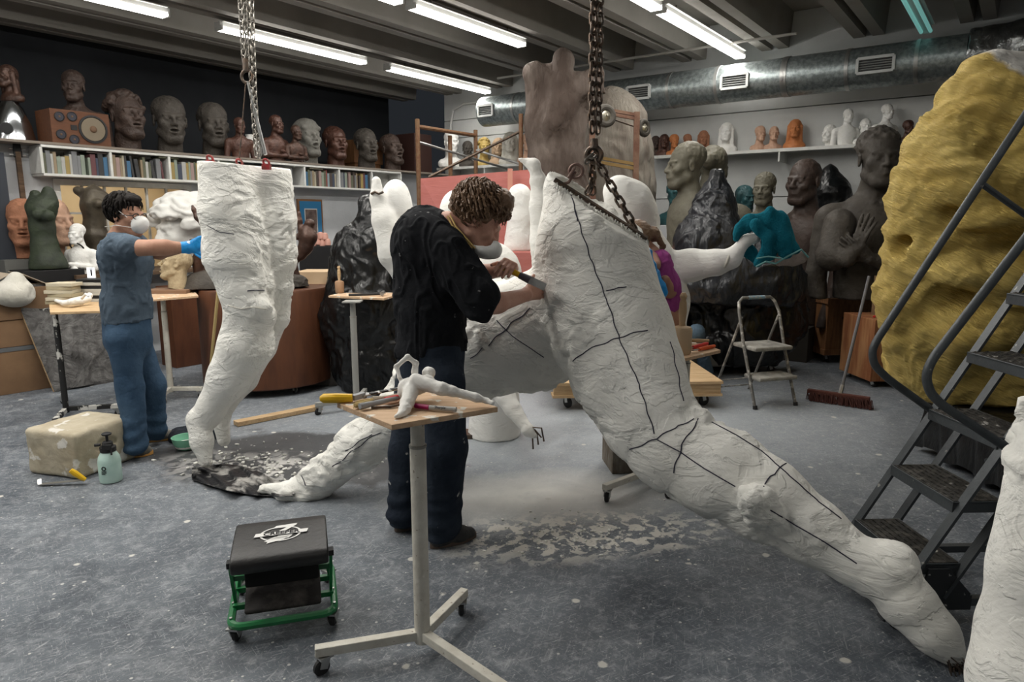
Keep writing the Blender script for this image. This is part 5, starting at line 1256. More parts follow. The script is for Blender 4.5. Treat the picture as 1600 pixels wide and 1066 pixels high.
mb = MB(); mb.bar((-.03, .03, .12), (-.03, -WD - .03, .12), .03, .03); mb.build('base_bar', steps_m, sl, smooth=None)
mb = MB(); mb.box((-.06, -.12, .135), (.045, .09, .004)); mb.build('yellow_sticker', mat('sticker_yellow', (.62, .60, .12), .6), sl, smooth=None)
for Yr, pts in ((2.9, [(1372, 530), (1363, 548), (1366, 570), (1388, 592), (1462, 645)]), (2.44, [(1455, 560), (1444, 585), (1450, 612), (1470, 632), (1592, 712)])):
    dd = (.0, .0); w3_ = [lp(P(u, v, Yr)) for u, v in pts]
    top = lp(P(1600, 192 if Yr > 2.6 else 377, Yr)); d = (top - w3_[0]).normalized(); far_ = w3_[0] + d * 2.0
    for a in w3_: a.y = .03 if Yr > 2.6 else -WD - .03
    far_.y = w3_[0].y
    # round the bend
    P0 = [far_] + [w3_[0]] + w3_[1:]
    sm = [P0[0]]
    for k_ in range(1, len(P0) - 1):
        a, b, c = P0[k_ - 1], P0[k_], P0[k_ + 1]; ra = min(.03, (a - b).length * .45); rc = min(.03, (c - b).length * .45)
        p_, q_2 = b + (a - b).normalized() * ra, b + (c - b).normalized() * rc
        for t_ in (0, .25, .5, .75, 1): sm.append(p_.lerp(b, t_).lerp(b.lerp(q_2, t_), t_))
    sm.append(P0[-1]); mb = MB(); mb.tube(sm, .0165, 12); mb.build('handrail', steps_m, sl)
    # posts from the rail down to the stringer
    a = w3_[0] + d * .75; a.y = far_.y; mb = MB(); mb.tube([a, Vector((a.x + .35, a.y, a.z - .22))], .013, 10); mb.build('rail_post', steps_m, sl)
mb = MB(); mb.tube([(.55, -.02, .52), (TOPX, -.02, .50)], .012, 8); mb.build('rear_brace', steps_m, sl)

# ================================================================== SMALL THINGS ON THE FLOOR
# plaster/clay block
c = G(125, 745); FLb, FRb = G(63, 742), G(208, 742); 
A1, A2, A3 = G(60, 735), G(107, 757), G(206, 718)
ax1 = (A3 - A2); ax2 = (A1 - A2); hgt = .25
cen = A2 + ax1 / 2 + ax2 / 2
lo = [cen.x - .6, cen.y - .6, -.01]; hi = [cen.x + .6, cen.y + .6, .5]
S = Sdf(lo, hi, .008); S.frame(); rz = math.degrees(math.atan2(ax1.y, ax1.x))
hgt = P(150, 650, (A2 + ax1 / 2 + ax2).y).z
S.box((cen.x, cen.y, hgt / 2), (ax1.length / 2, ax2.length / 2, hgt / 2), rot=(0, 0, rz), rnd=.03); S.box((cen.x, cen.y, hgt), (ax1.length / 2 * .7, .03, .004), rot=(0, 0, rz + 5), k=.01, sub=True)
mid = A2 + ax1 * .62 + Vector((0, -.01, hgt * .55)); S.ell(mid, (.13, .015, .09), .02, rot=(0, 0, rz)); S.ell(mid + Vector((.0, -.005, 0)), (.08, .012, .05), .02, sub=True, rot=(0, 0, rz))
o_ = Vector((cen.x, cen.y, 0))
blk = mat('clay_block', (.47, .42, .32), .85, .5, 14, (.36, .31, .22), 5, spots=((.62, .60, .55), 7, .60))
tag(link('plaster_block', S.mesh('plaster_block', blk, o_, lambda V, Nn: .006 * fbm(V, 7, 3)), loc=o_), 'large beige cast plaster block on the floor at the left', 'block')
# sprayer
b0 = G(174, 752); t = thing('spray_bottle', 'pale green pump spray bottle beside the beige block', 'spray bottle', b0)
bs_ = .30 / .33
mb = MB(); mb.lathe((0, 0, 0), [(.050, 0), (.060, .006), (.062, .02), (.062, .13), (.056, .16), (.042, .185), (.036, .195)], 28); mb.build('tank', mat('tank_green', (.42, .60, .54), .45, 0, 1, (.50, .66, .60), 12, lo=.4, hi=.6, spots=((.10, .42, .33), 16, .66)), t)
mb = MB(); mb.lathe((0, 0, .19), [(.044, 0), (.044, .028), (.03, .034), (.028, .055), (.02, .062)], 24); mb.build('pump_collar', black_rubber, t)
mb = MB(); mb.tube([(0, 0, .25), (0, 0, .29)], .008, 8); mb.lathe((0, 0, .285), [(.01, 0), (.026, .006), (.028, .014), (.018, .02)], 16); mb.build('pump_handle', black_rubber, t)
mb = MB(); mb.box((.015, -.035, .225), (.05, .02, .03)); mb.cyl((-.03, -.02, .235), (-.06, -.03, .235), .009); mb.bar((.035, -.03, .23), (.045, -.045, .18), .01, .012); mb.build('trigger', black_rubber, t)
mb = MB(); mb.torus((.0, -.0625, .10), .011, .003, (0, 1, 0), 16, 6); mb.build('logo', black_paint, t); mb = MB(); [mb.box((x_, -.0635, z_), (w_, .001, .004)) for x_, z_, w_ in ((-.008, .082, .012), (.008, .082, .014), (0, .074, .03), (-.004, .066, .022))]; mb.build('small_print', black_paint, t, smooth=None)
# yellow handled scraper on the floor
a, b, c = G(110, 735, .10), G(133, 750, .03), G(62, 757, .01)
t = thing('drywall_saw', 'yellow handled steel hand tool leaning against the beige block', 'tool', (b.x, b.y, 0)); mb = MB(t.location); mb.tube([a, a.lerp(b, .3), b], [.014, .018, .013], 10); mb.build('handle', MATS['knife_yellow'], t)
mb = MB(t.location); mb.bar(b, c, .03, .003, (.2, 0, 1)); mb.bar(c, c + Vector((-.02, .03, .02)), .02, .003); mb.build('blade', steel, t, smooth=None)
# bowl
b0 = G(292, 702); t = thing('mixing_bowl', 'mint green plaster mixing bowl by the hanging plaster heel', 'bowl', b0)
mb = MB(); mb.lathe((0, 0, 0), [(.035, 0), (.06, .012), (.082, .045), (.092, .085), (.094, .09), (.088, .088), (.078, .047), (.055, .018), (.03, .010)], 28); mb.build('bowl', mat('mint_rubber', (.22, .52, .36), .5), t)
mb = MB(); mb.cyl((0, 0, .02), (0, 0, .045), .07, .078, 20); mb.build('plaster_mix', plaster_clean, t)
# dark rag heap behind the bowl
S = Sdf((b0.x - .35, b0.y - .1, -.01), (b0.x + .2, b0.y + .45, .22), .008); S.frame()
for (dx_, dy_, r_, h_) in ((-.08, .2, .12, .08), (.02, .2, .1, .09), (-.16, .26, .09, .06)): S.ell((b0.x + dx_, b0.y + dy_, .01), (r_, r_, h_), .04)
S.cut((0, 0, .002), (0, 0, -1)); o_ = Vector((b0.x - .05, b0.y + .2, 0))
tag(link('dark_cloth', S.mesh('dark_cloth', mat('dark_denim_cloth', (.02, .026, .036), .9, .5, 30), o_, lambda V, Nn: .012 * fbm(V, 14, 2)), loc=o_), 'crumpled dark blue cloth on the floor behind the mint bowl', 'cloth')
# plastic sheet under the toes
V = []; r_ = random.Random(8); n1, n2 = 40, 22
for i in range(n1):
    for j in range(n2):
        a, b = i / (n1 - 1), j / (n2 - 1)
        u = 300 + a * 160; v = 738 + a * 24 + b * (12 + 10 * math.sin(a * 3)) - 26 * (1 - b) * math.sin(min(1, a + .1) * 3) * .8
        z = .012 + .035 * max(0, math.sin(a * 11 + b * 4)) * (.3 + abs(b - .5)) + .02 * max(0, math.sin(a * 27 - b * 9))
        V.append(G(u, v, z))
mb = MB(G(380, 750)); mb.add(V, [(i * n2 + j, (i + 1) * n2 + j, (i + 1) * n2 + j + 1, i * n2 + j + 1) for i in range(n1 - 1) for j in range(n2 - 1)])
o = mb.build('plastic_sheet', mat('sheet_black', (.016, .016, .018), .4, .6, 20, (.38, .37, .35), 6, lo=.52, hi=.62), smooth=180, loc=G(380, 750)); so = o.modifiers.new('th', 'SOLIDIFY'); so.thickness = .003
tag(o, 'crumpled black plastic sheet with plaster debris under the hanging toes', 'plastic sheet')
# plaster chips lying on the spill
r_ = random.Random(12); chips = MB(G(400, 730))
for i in range(150):
    u, v = r_.gauss(400, 55), r_.gauss(728, 16); p = G(u, v, .005); a = r_.uniform(.008, .028)
    chips.box(p, (a, a * r_.uniform(.5, 1), .008), (r_.uniform(-.3, .3), r_.uniform(-.3, .3), r_.uniform(0, 3)))
for i in range(130):
    u, v = r_.gauss(900, 80), r_.gauss(835, 18); p = G(u, v, .003); a = r_.uniform(.005, .016); chips.box(p, (a, a * .7, .005), (0, 0, r_.uniform(0, 3)))
o = chips.build('plaster_crumbs', plaster, smooth=None, loc=G(400, 730)); tag(o, 'scattered white plaster crumbs fallen on the floor around the sculptures', 'debris', kind='stuff')
# plank
a, b = G(368, 662, .02), G(500, 636, .02); mb = MB(a); mb.bar(a, b, .085, .035); o = mb.build('plank', wood_pine, loc=a, bevel=.003, smooth=None); tag(o, 'loose pine plank lying on the floor between the plaster legs', 'plank')
# wooden block behind the knee
c = G(992, 742); c.y += .16; t = thing('wood_block', 'battered dark wooden box under the big plaster knee', 'box', (c.x, c.y, 0), .1); mb = MB(); mb.box((0, 0, .17), (.31, .28, .34)); mb.build('box', mat('block_wood', (.12, .095, .07), .85, .5, 12, (.22, .20, .17), 9, stretch=(3, 3, 1)), t, bevel=.006, smooth=None)
mb = MB(); mb.cyl((-.09, -.03, .34), (-.09, -.03, .42), .05); mb.build('tin_can', dark_steel, t)

# ================================================================== BUSTS AND HEADS
BM = {}
def bust_mesh(kind, m, hair='short', seed=0, dep=.5, **kw):
    """a bust of one material, base at z=0, height 1, facing -Y"""
    key = (kind, m.name, hair, dep, tuple(sorted(kw.items())))
    if key in BM: return BM[key]
    h = .0062 if kind in ('half', 'arms') else .0048
    S = Sdf((-.29, -.20, -.02 - dep), (.29, .26, .17), h); S.frame(); head(S, hair=hair, **kw)
    if kind == 'neck': S.cap((0, .035, -.12), (0, .05, -.19), .062, .07, k=.02); S.cut((0, 0, -.185), (0, 0, -1)); zb = -.185
    elif kind == 'bust':
        S.cap((0, .04, -.14), (0, .05, -.20), .056, .07, k=.03)
        S.cap((-.10, .05, -.235), (.10, .05, -.235), .055, k=.05); S.ell((0, .02, -.25), (.11, .075, .075), .04); S.cut((0, 0, -.275), (0, 0, -1)); zb = -.275
    elif kind in ('half', 'arms'):
        S.cap((0, .04, -.14), (0, .05, -.20), .056, .07, k=.03)
        S.cap((-.155, .055, -.245), (.155, .055, -.245), .062, k=.06); S.ell((0, .03, -.30), (.15, .10, .14), .05)
        S.cap((0, .04, -.30), (0, .04, -dep - .05), .14, .135, k=.05, flat=((0, 1, 0), .75))
        if hair == 'short' and dep > .6 and m is clay_dark:
            r_ = random.Random(3)
            for i in range(120):
                th = r_.uniform(0, 6.28); z = r_.uniform(-.05, 1); x, y = math.cos(th) * math.sqrt(max(0, 1 - z * z)), math.sin(th) * math.sqrt(max(0, 1 - z * z))
                if y < -.5 and z < .55: continue
                S.ell((x * .083, .028 + y * .1, .05 + z * .088), (.014, .014, .012), .006)
        for sx in (-1, 1):
            if kind == 'half': S.cap((sx * .19, .05, -.26), (sx * .215, .05, -.50), .052, .044, k=.03); S.cap((sx * .215, .05, -.50), (sx * .19, -.04, -.80), .044, .03, k=.02)
            else:
                S.cap((sx * .18, .05, -.26), (sx * .20, .02, -.42), .05, .042, k=.03); S.cap((sx * .20, .02, -.42), (sx * -.02, -.12, -.40 + .03 * sx), .04, .028, k=.02)
                if kw.get('hands', True): S.ell((sx * -.04, -.125, -.395 + .03 * sx), (.035, .02, .02), .01)
        if kind == 'half':
            for sx in (-1, 1): S.cap((sx * .02, -.035, -.19), (sx * .075, -.02, -.215), .018, .012, k=.006)
        S.cut((0, 0, -dep), (0, 0, -1)); zb = -dep
    sd = seed * 3.7
    def f(V, Nn):
        n = .0022 * fbm(V + sd, 26, 3); hm = (V[:, 2] > .035) & ((V[:, 1] > -.03) | (V[:, 2] > .085))
        r = 1 - np.abs(noise3(V * np.array([1, 1, .6]) + sd, 75)); return n + hm * (.006 * (r - .6))
    me = S.mesh('bust_' + kind, m, (0, 0, zb), f)
    co = np.empty(len(me.vertices) * 3, np.float32); me.vertices.foreach_get('co', co); co = co.reshape(-1, 3); hz = co[:, 2].max(); co /= hz
    me.vertices.foreach_set('co', co.ravel()); me.update(); BM[key] = me; return me
def put_bust(me, label, cat, loc, hgt, yaw, group=None, name='sculpted_head', tilt=0.0, roll=0.0, m=None):
    o = link(name, me, loc=loc, rot=(math.radians(tilt), math.radians(roll), math.radians(yaw)), scale=hgt)
    return tag(o, label, cat, group)
def hpx(loc, px): return px * (loc.y * cp - (loc.z - H) * sp) / F
GL = 'colossal heads along the loft'
loftq = 8.42
for (u, px, yaw, mt, hair, kw, lab, q, tl) in (
    (207, 97, 55, clay_brown, 'curly', dict(mouth=.004), 'colossal dark head with wavy upswept hair, right beside the wooden loudspeaker', loftq, 6),
    (270, 90, 38, clay_dark, 'short', dict(mouth=.012, nose=1.04, fat=1.06), 'colossal grey-brown head with short fringe, second from the loudspeaker', loftq, 0),
    (339, 87, 38, clay_dark, 'short', dict(mouth=.01, smile=.5), 'colossal smooth haired head between two darker groups, left of the chains', loftq, 4),
    (487, 74, 45, clay_grey, 'cap', dict(mouth=.026, smile=1), 'colossal pale grey singing head wearing a head cloth', loftq, 10),
    (529, 65, 40, bronze_red, 'short', dict(mouth=.018, fat=1.05), 'colossal reddish-brown smiling head right of the pale singing one', loftq, 8),
    (577, 66, 38, clay_dark, 'short', dict(mouth=.02, smile=.8), 'colossal dark smiling head, second from the right end of the loft row', loftq, 8),
    (619, 62, 45, clay_brown, 'short', dict(mouth=.03, nose=1.05), 'colossal dark open-mouthed head at the right end of the loft row', loftq, 14)):
    l_ = colq(u, q, LOFTZ + .004); put_bust(bust_mesh('neck', mt, hair, u, **kw), lab, 'sculpture', l_, hpx(l_, px), yaw, GL, tilt=-tl)
for (u, px, yaw, kind, mt, hair, lab, q) in (
    (378, 62, 40, 'half', bronze_red, 'short', 'reddish bronze half-length figure left of the hanging chains on the loft', 8.15),
    (403, 50, 20, 'half', clay_dark, 'short', 'small dark half figure standing behind the chains on the loft', 8.6),
    (436, 70, 60, 'arms', bronze_red, 'short', 'bronze half-length woman with folded arms right of the chains', 8.15),
    (466, 56, 55, 'arms', bronze, 'short', 'dark draped half figure in front of the pale singing head', 8.08)):
    l_ = colq(u, q, LOFTZ + .004); put_bust(bust_mesh(kind, mt, hair, u), lab, 'sculpture', l_, hpx(l_, px), yaw, 'half figures on the loft', name='half_figure')
l_ = colq(393, 8.55, LOFTZ); t = thing('white_jug', 'small white round vessel behind the chains on the loft', 'vessel', l_); mb = MB(); mb.lathe((0, 0, 0), [(.09, 0), (.15, .12), (.13, .26), (.05, .33), (.06, .36)], 20); mb.build('vessel', plaster_clean, t)
# wooden loudspeaker
t0, t1 = PA(84, 225, 8.05), PA(176, 232, 8.05); l_ = (t0 + t1) / 2; sw_ = (t1 - t0).length; sh_ = hpx(l_, 51)
sp_ = thing('loudspeaker', 'wooden loudspeaker lying on its side with big cone, on the loft edge', 'loudspeaker', Vector((l_.x, l_.y, LOFTZ)) + NX * .2, ROOM_YAW)
mb = MB(); mb.box((0, 0, sh_ / 2), (sw_, .36, sh_)); mb.build('cabinet', mat('speaker_wood', (.12, .048, .022), .6, .1, 8, (.085, .033, .015), 3, stretch=(1, 9, 9)), sp_, bevel=.005, smooth=None)
def cone(x, z, r, m, name='driver'):
    mb = MB(); mb.lathe((x, -.178, z), [(r, 0), (r, .012), (r * .88, .014), (r * .84, .004), (r * .3, -.02), (r * .28, -.004), (.001, .006)], 24, (0, -1, 0)); d = mb.build(name, black_rubber, sp_)
    mb = MB(); mb.lathe((x, -.183, z), [(r * .83, .004), (r * .28, -.008)], 24, (0, -1, 0)); mb.build('cone', m, d)
    mb = MB(); mb.lathe((x, -.185, z), [(r * .26, 0), (r * .18, r * .1), (.001, r * .14)], 16, (0, -1, 0)); mb.build('dust_cap', mat('cap_brown', (.12, .07, .04), .6), d)
cone(sw_ * .2, sh_ * .5, sh_ * .42, mat('cone_tan', (.17, .14, .10), .8), 'woofer')
for x, z in ((-.35, .78), (-.14, .82), (-.35, .27), (-.14, .15)): cone(x * sw_, z * sh_, sh_ * .14, mat('cone_dark', (.03, .03, .04), .6))
mb = MB(); mb.box((-.02 * sw_ - .06, -.182, sh_ * .5), (.06, .006, .05)); mb.build('terminal', black_paint, sp_, smooth=None)
l_ = colq(124, 8.6, LOFTZ); put_bust(bust_mesh('half', clay_brown, 'short', 5), 'dark bust of a man in a jacket behind the wooden loudspeaker', 'sculpture', l_, hpx(l_, 120), 18, name='bust')
l_ = colq(183, 9.2, LOFTZ + .55); mb = MB(); mb.sphere((0, 0, .0), .14, 20, 12); mb.cyl((0, 0, -.55), (0, 0, -.1), .02); o = mb.build('globe', mat('globe_teal', (.02, .05, .06), .6), loc=l_); tag(o, 'dark teal ball on a post deep in the loft shadow', 'ball')
# chrome bell shape with a dark hole, bust on top
l_ = colq(22, 8.45, LOFTZ); s_ = hpx(l_, 62) / .62
t = thing('chrome_hood', 'polished metal bell-shaped hood with a round dark hole on the loft', 'hood', l_); mb = MB(); mb.lathe((0, 0, 0), [(.30 * s_, 0), (.30 * s_, .02), (.26 * s_, .28 * s_), (.18 * s_, .52 * s_), (.12 * s_, .62 * s_)], 32); mb.build('hood', mat('chrome', (.5, .52, .54), .16, metal=1.0), t)
d_ = Vector((.35, -.94, .12)).normalized(); mb = MB(); mb.cyl(d_ * .262 * s_ + Vector((0, 0, .16)) * s_, d_ * .305 * s_ + Vector((0, 0, .16)) * s_, .085 * s_, n=24); mb.build('opening', black_paint, t)
l_.z += .625 * s_; put_bust(bust_mesh('bust', bronze, 'long', 3), 'dark long-haired bust on top of the chrome hood', 'sculpture', l_, hpx(l_, 56), -15, name='bust')
# boxes at the loft end
l_ = colq(563, 9.0, LOFTZ + .32); t0 = colq(540, 9.0, 2.6); t1 = colq(585, 9.0, 2.6)
mb = MB(); mb.box((0, 0, 0), ((t1 - t0).length, .4, .36), ROT); mb.box((0, 0, -.25), ((t1 - t0).length * .9, .35, .14), ROT); o = mb.build('wooden_crate', wood_crate, loc=l_, bevel=.005, smooth=None); tag(o, 'orange-brown wooden crate behind the smiling heads on the loft', 'crate')
l_ = colq(645, 8.6, LOFTZ + .33); mb = MB(); mb.box((0, 0, 0), (.42, .5, .66), ROT); o = mb.build('black_cabinet', mat('dark_red_box', (.035, .015, .012), .6), loc=l_, bevel=.01, smooth=None); tag(o, 'dark cabinet standing at the right end of the loft', 'cabinet')

# ================================================================== BOOKSHELF
SQ0, SQ1 = 8.0, 8.29
bz0, bz1 = PA(300, 285, SQ0).z, LOFTZ - .03
us = [66, 174, 265, 342, 477, 531, 582, 627]
ps = [pq(PA(u, 250 if u < 400 else 275, SQ0))[0] for u in us]
bs0 = R((ps[0] + ps[-1]) / 2, (SQ0 + SQ1) / 2, bz0)
bsf = thing('bookshelf', 'long white wall bookshelf under the loft, filled with books', 'bookshelf', bs0, ROOM_YAW)
Lb = ps[-1] - ps[0]; D_ = SQ1 - SQ0
for nm, z in (('bottom_board', .0125), ('top_board', bz1 - bz0 - .0125)): mb = MB(); mb.box((0, 0, z), (Lb, D_, .025)); mb.build(nm, white_paint, bsf, bevel=.002, smooth=None)
mb = MB(); mb.box((0, D_ / 2 - .004, (bz1 - bz0) / 2), (Lb, .008, bz1 - bz0)); mb.build('back_board', white_paint, bsf, smooth=None)
for i, p in enumerate(ps):
    nm = 'side_board' if i in (0, len(ps) - 1) else 'divider'; mb = MB(); mb.box((p - (ps[0] + ps[-1]) / 2, 0, (bz1 - bz0) / 2), (.025, D_ - .01, bz1 - bz0 - .05)); mb.build(nm, white_paint, bsf, smooth=None)
r_ = random.Random(21)
bcols = [(n_, tuple(.62 * c_ + .03 * (1 - c_) for c_ in c3)) for n_, c3 in [('cream', (.50, .46, .34)), ('white', (.55, .55, .52)), ('black', (.02, .02, .022)), ('dark brown', (.06, .035, .025)), ('olive green', (.12, .13, .07)), ('navy blue', (.03, .045, .09)), ('mustard yellow', (.42, .30, .08)),
         ('pale green', (.32, .38, .30)), ('grey', (.24, .25, .26)), ('maroon', (.14, .03, .035)), ('blue', (.04, .17, .33)), ('tan', (.36, .27, .16)), ('pale blue', (.30, .40, .44)), ('dark red', (.30, .05, .04)), ('pinkish', (.44, .30, .27))]]
ORDN = ['first', 'second', 'third', 'fourth', 'fifth', 'sixth', 'seventh', 'eighth', 'ninth', 'tenth', 'eleventh', 'twelfth', 'thirteenth', 'fourteenth', 'fifteenth', 'sixteenth', 'seventeenth', 'eighteenth', 'nineteenth', 'twentieth', 'twenty-first', 'twenty-second', 'twenty-third', 'twenty-fourth', 'twenty-fifth', 'twenty-sixth', 'twenty-seventh', 'twenty-eighth', 'twenty-ninth', 'thirtieth']
pagem = mat('book_pages', (.5, .47, .4), .9)
inner = bz1 - bz0 - .05
for bay in range(7):
    x, x1 = ps[bay] + .016, ps[bay + 1] - .016; k_ = 0
    if bay == 6: x1 = x + (x1 - x) * .25
    while x < x1 - .05 and k_ < 28:
        th_ = r_.choice((.022, .028, .034, .04, .05)); hh = r_.uniform(.68, .93) * inner; lean = 0 if r_.random() < .86 else r_.uniform(.05, .16)
        nm, cl = r_.choice(bcols); m = mat('cover_' + nm.replace(' ', '_'), cl, .6)
        if lean: x += hh * math.sin(lean) * .5
        dd = r_.uniform(.16, .21); mb = MB(); mb.box((0, -D_ / 2 + .03 + dd / 2, hh / 2), (th_, dd, hh)); mb.box((0, -D_ / 2 + .028, hh * .72), (th_ * .9, .002, hh * .08))
        o = link('book', mesh_from('book', mb.V, mb.F, m), loc=R(x + th_ / 2, (SQ0 + SQ1) / 2, bz0 + .025), rot=(0, -lean, ROOM_YAW))
        tag(o, '%s book, %s from the left in the %s bay of the bookshelf' % (nm, ORDN[k_], ORDN[bay]), 'book', 'books on the white bookshelf')
        x += th_ + .002 + (hh * math.sin(lean) * .5 if lean else 0) + (r_.random() < .04) * .03; k_ += 1
    if bay in (0, 1, 2, 4):   # one lying on top
        nm, cl = r_.choice(bcols); mb = MB(); mb.box((0, 0, 0), (.24, .17, .018)); o = link('book', mesh_from('book', mb.V, mb.F, mat('cover_' + nm.replace(' ', '_'), cl, .6)), loc=R(ps[bay] + (.55 + .1 * bay if bay < 3 else .22), SQ0 + .12, bz1 - .037), rot=(0, 0, ROOM_YAW + .05))
        tag(o, '%s book lying flat on top of the row in the %s bay' % (nm, ORDN[bay]), 'book', 'books on the white bookshelf')

# ================================================================== ALONG THE LEFT WALL
def bench(name, label, u0, u1, q0, q1, z, m, cat='table'):
    a, b = pq(colq(u0, q0, z))[0], pq(colq(u1, q0, z))[0]; c = R((a + b) / 2, (q0 + q1) / 2, 0); t = thing(name, label, cat, c, ROOM_YAW)
    mb = MB(); mb.box((0, 0, z - .02), (b - a, q1 - q0, .04)); mb.build('top', m, t, bevel=.003, smooth=None)
    for sx in (-1, 1):
        for sy in (-1, 1): mb = MB(); mb.box((sx * ((b - a) / 2 - .05), sy * ((q1 - q0) / 2 - .05), (z - .04) / 2), (.06, .06, z - .04)); mb.build('leg', m, t, smooth=None)
    return t, (a, b)
BZ = 1.02
bench('workbench', 'dark workbench along the left wall carrying sculptures, behind the masked person', 119, 330, 7.45, 8.2, BZ, wood_dark)
def onb(u, q=7.85, z=BZ): return colq(u, q, z)
# two big terracotta faces
l_ = onb(46, 8.05); put_bust(bust_mesh('neck', terra, 'none', 1, mouth=.004), 'large terracotta face left of the green torso', 'sculpture', l_ + Vector((0, 0, .155)), hpx(l_, 92), 30)
l_ = onb(93, 8.05); put_bust(bust_mesh('neck', terra_pale, 'none', 2, ears=False), 'large pale terracotta face right of the green torso', 'sculpture', l_ + Vector((0, 0, .155)), hpx(l_, 92), 75)
mb = MB(); mb.box((0, 0, -.5), (.74, .34, 1.3), ROT); o = mb.build('display_block', mat('grey_block', (.13, .13, .12), .8), loc=onb(66, 8.08), smooth=None); tag(o, 'dark grey block under the two large terracotta faces', 'block')
# green torso
l_ = onb(74, 7.68, 1.08); D_ = l_.y; S = Sdf((l_.x - .5, D_ - .4, .95), (l_.x + .5, D_ + .4, 2.15), .010); S.frame()
stations(S, [(76, 450, D_, 24), (76, 415, D_, 24), (70, 385, D_, 17), (66, 355, D_, 16), (64, 330, D_, 17)], k=.06); S.ell(P(66, 325, D_ - .02), (.13, .11, .12), .06)
stations(S, [(78, 318, D_, 12), (75, 300, D_, 9)], k=.03); stations(S, [(55, 322, D_, 13), (56, 305, D_, 8)], k=.03); S.ell(P(60, 335, D_ - .13), (.055, .05, .055), .03); S.ell(P(75, 337, D_ - .13), (.055, .05, .055), .03)
S.cut((0, 0, 1.085), (0, 0, -1)); o_ = Vector((l_.x, l_.y, 1.085)); tag(link('green_torso', S.mesh('green_torso', verdigris, o_, rough_plaster(.008, 12)), loc=o_), 'dark green headless female torso with raised arm stubs', 'sculpture')
mb = MB(); mb.box((0, 0, .54), (.52, .36, 1.08), ROT); o = mb.build('black_pedestal', black_paint, loc=(l_.x, l_.y, 0), bevel=.004, smooth=None); tag(o, 'black box pedestal under the green torso', 'pedestal')
# dark torso by the window
l_ = onb(145, 7.9); D_ = l_.y; S = Sdf((l_.x - .4, D_ - .3, 1.0), (l_.x + .4, D_ + .3, 2.1), .009); S.frame()
stations(S, [(137, 400, D_, 13), (141, 372, D_, 15)], k=.02); stations(S, [(156, 400, D_, 13), (152, 372, D_, 15)], k=.02); stations(S, [(147, 365, D_, 19), (148, 345, D_, 14), (147, 322, D_, 18), (147, 308, D_, 17)], k=.05)
stations(S, [(135, 305, D_, 9), (122, 298, D_, 7)], k=.03); stations(S, [(158, 306, D_, 9), (166, 310, D_, 8)], k=.03); stations(S, [(147, 305, D_, 8), (146, 294, D_, 6)], k=.03)
for u in (141, 153): S.ell(P(u, 318, D_ - .09), (.05, .045, .045), .03)
S.cut((0, 0, BZ), (0, 0, -1)); o_ = Vector((l_.x, l_.y, BZ)); tag(link('bronze_torso', S.mesh('bronze_torso', mat('bronze_grey', (.10, .085, .06), .4, .2, 30, (.05, .04, .03), 6, metal=.3), o_), loc=o_), 'dark bronze headless female torso in front of the yellow-lit window', 'sculpture')
# white seated bust with necklace
l_ = onb(126, 7.62); wb = put_bust(bust_mesh('arms', plaster_clean, 'short', 6), 'white plaster half figure with folded arms wearing a dark necklace', 'sculpture', l_, hpx(l_, 78), -8, name='white_bust')
mb = MB(); mb.torus((0, -.02, .53), .13, .016, (0, .75, .66), 24, 6); mb.build('necklace', black_paint, wb)
# black boxes and stacked books on the bench front, white lump
l_ = colq(20, 7.2, .75); S = Sdf((-5.9, 5.3, .7), (-4.3, 6.6, 1.3), .014); S.frame(); cc = P(22, 458, 6.15); S.ell(cc, (.17, .16, .13), 0); S.ell(cc + Vector((.03, 0, .12)), (.07, .07, .07), .05); o_ = cc - Vector((0, 0, .13))
tag(link('plaster_lump', S.mesh('plaster_lump', plaster_old, o_, rough_plaster(.01, 9)), loc=o_), 'grey-white plaster torso fragment on the boxes at the far left', 'sculpture')
# cardboard boxes
bx = G(30, 612); bq = pq(bx)
for i, (z0, hh, wd, dp, du, lab) in enumerate(((0, .42, .62, .42, .0, 'cardboard box on the floor, lowest of the left stack'), (.425, .24, .50, .40, .02, 'flat cardboard box in the middle of the left stack'), (.67, .28, .56, .42, -.02, 'cardboard box with hand hole on top of the left stack'))):
    c = R(pq(G(25, 612))[0] + .12 + du, 7.45, z0); t = thing('cardboard_box', lab, 'box', c, ROOM_YAW - .06, 'stacked cardboard boxes')
    mb = MB(); mb.box((0, 0, hh / 2), (wd, dp, hh)); mb.build('carton', cardboard, t, bevel=.004, smooth=None)
    if i == 2:
        mb = MB(); mb.box((.02, -dp / 2 - .001, hh * .72), (.10, .004, .035)); mb.build('hand_hole', black_paint, t, bevel=.001, smooth=None)
        for s_ in (-1, 1): mb = MB(); mb.box((s_ * wd * .27, 0, hh + .07), (wd * .45, dp * .9, .006), (0, s_ * .5, 0)); mb.build('flap', mat('cardboard_pale', (.40, .33, .25), .85), t, smooth=None)
    if i == 0: mb = MB(); mb.box((0, 0, hh - .015), (wd + .01, dp + .01, .035)); mb.build('lid', mat('lid_grey', (.10, .105, .11), .7), t, smooth=None)
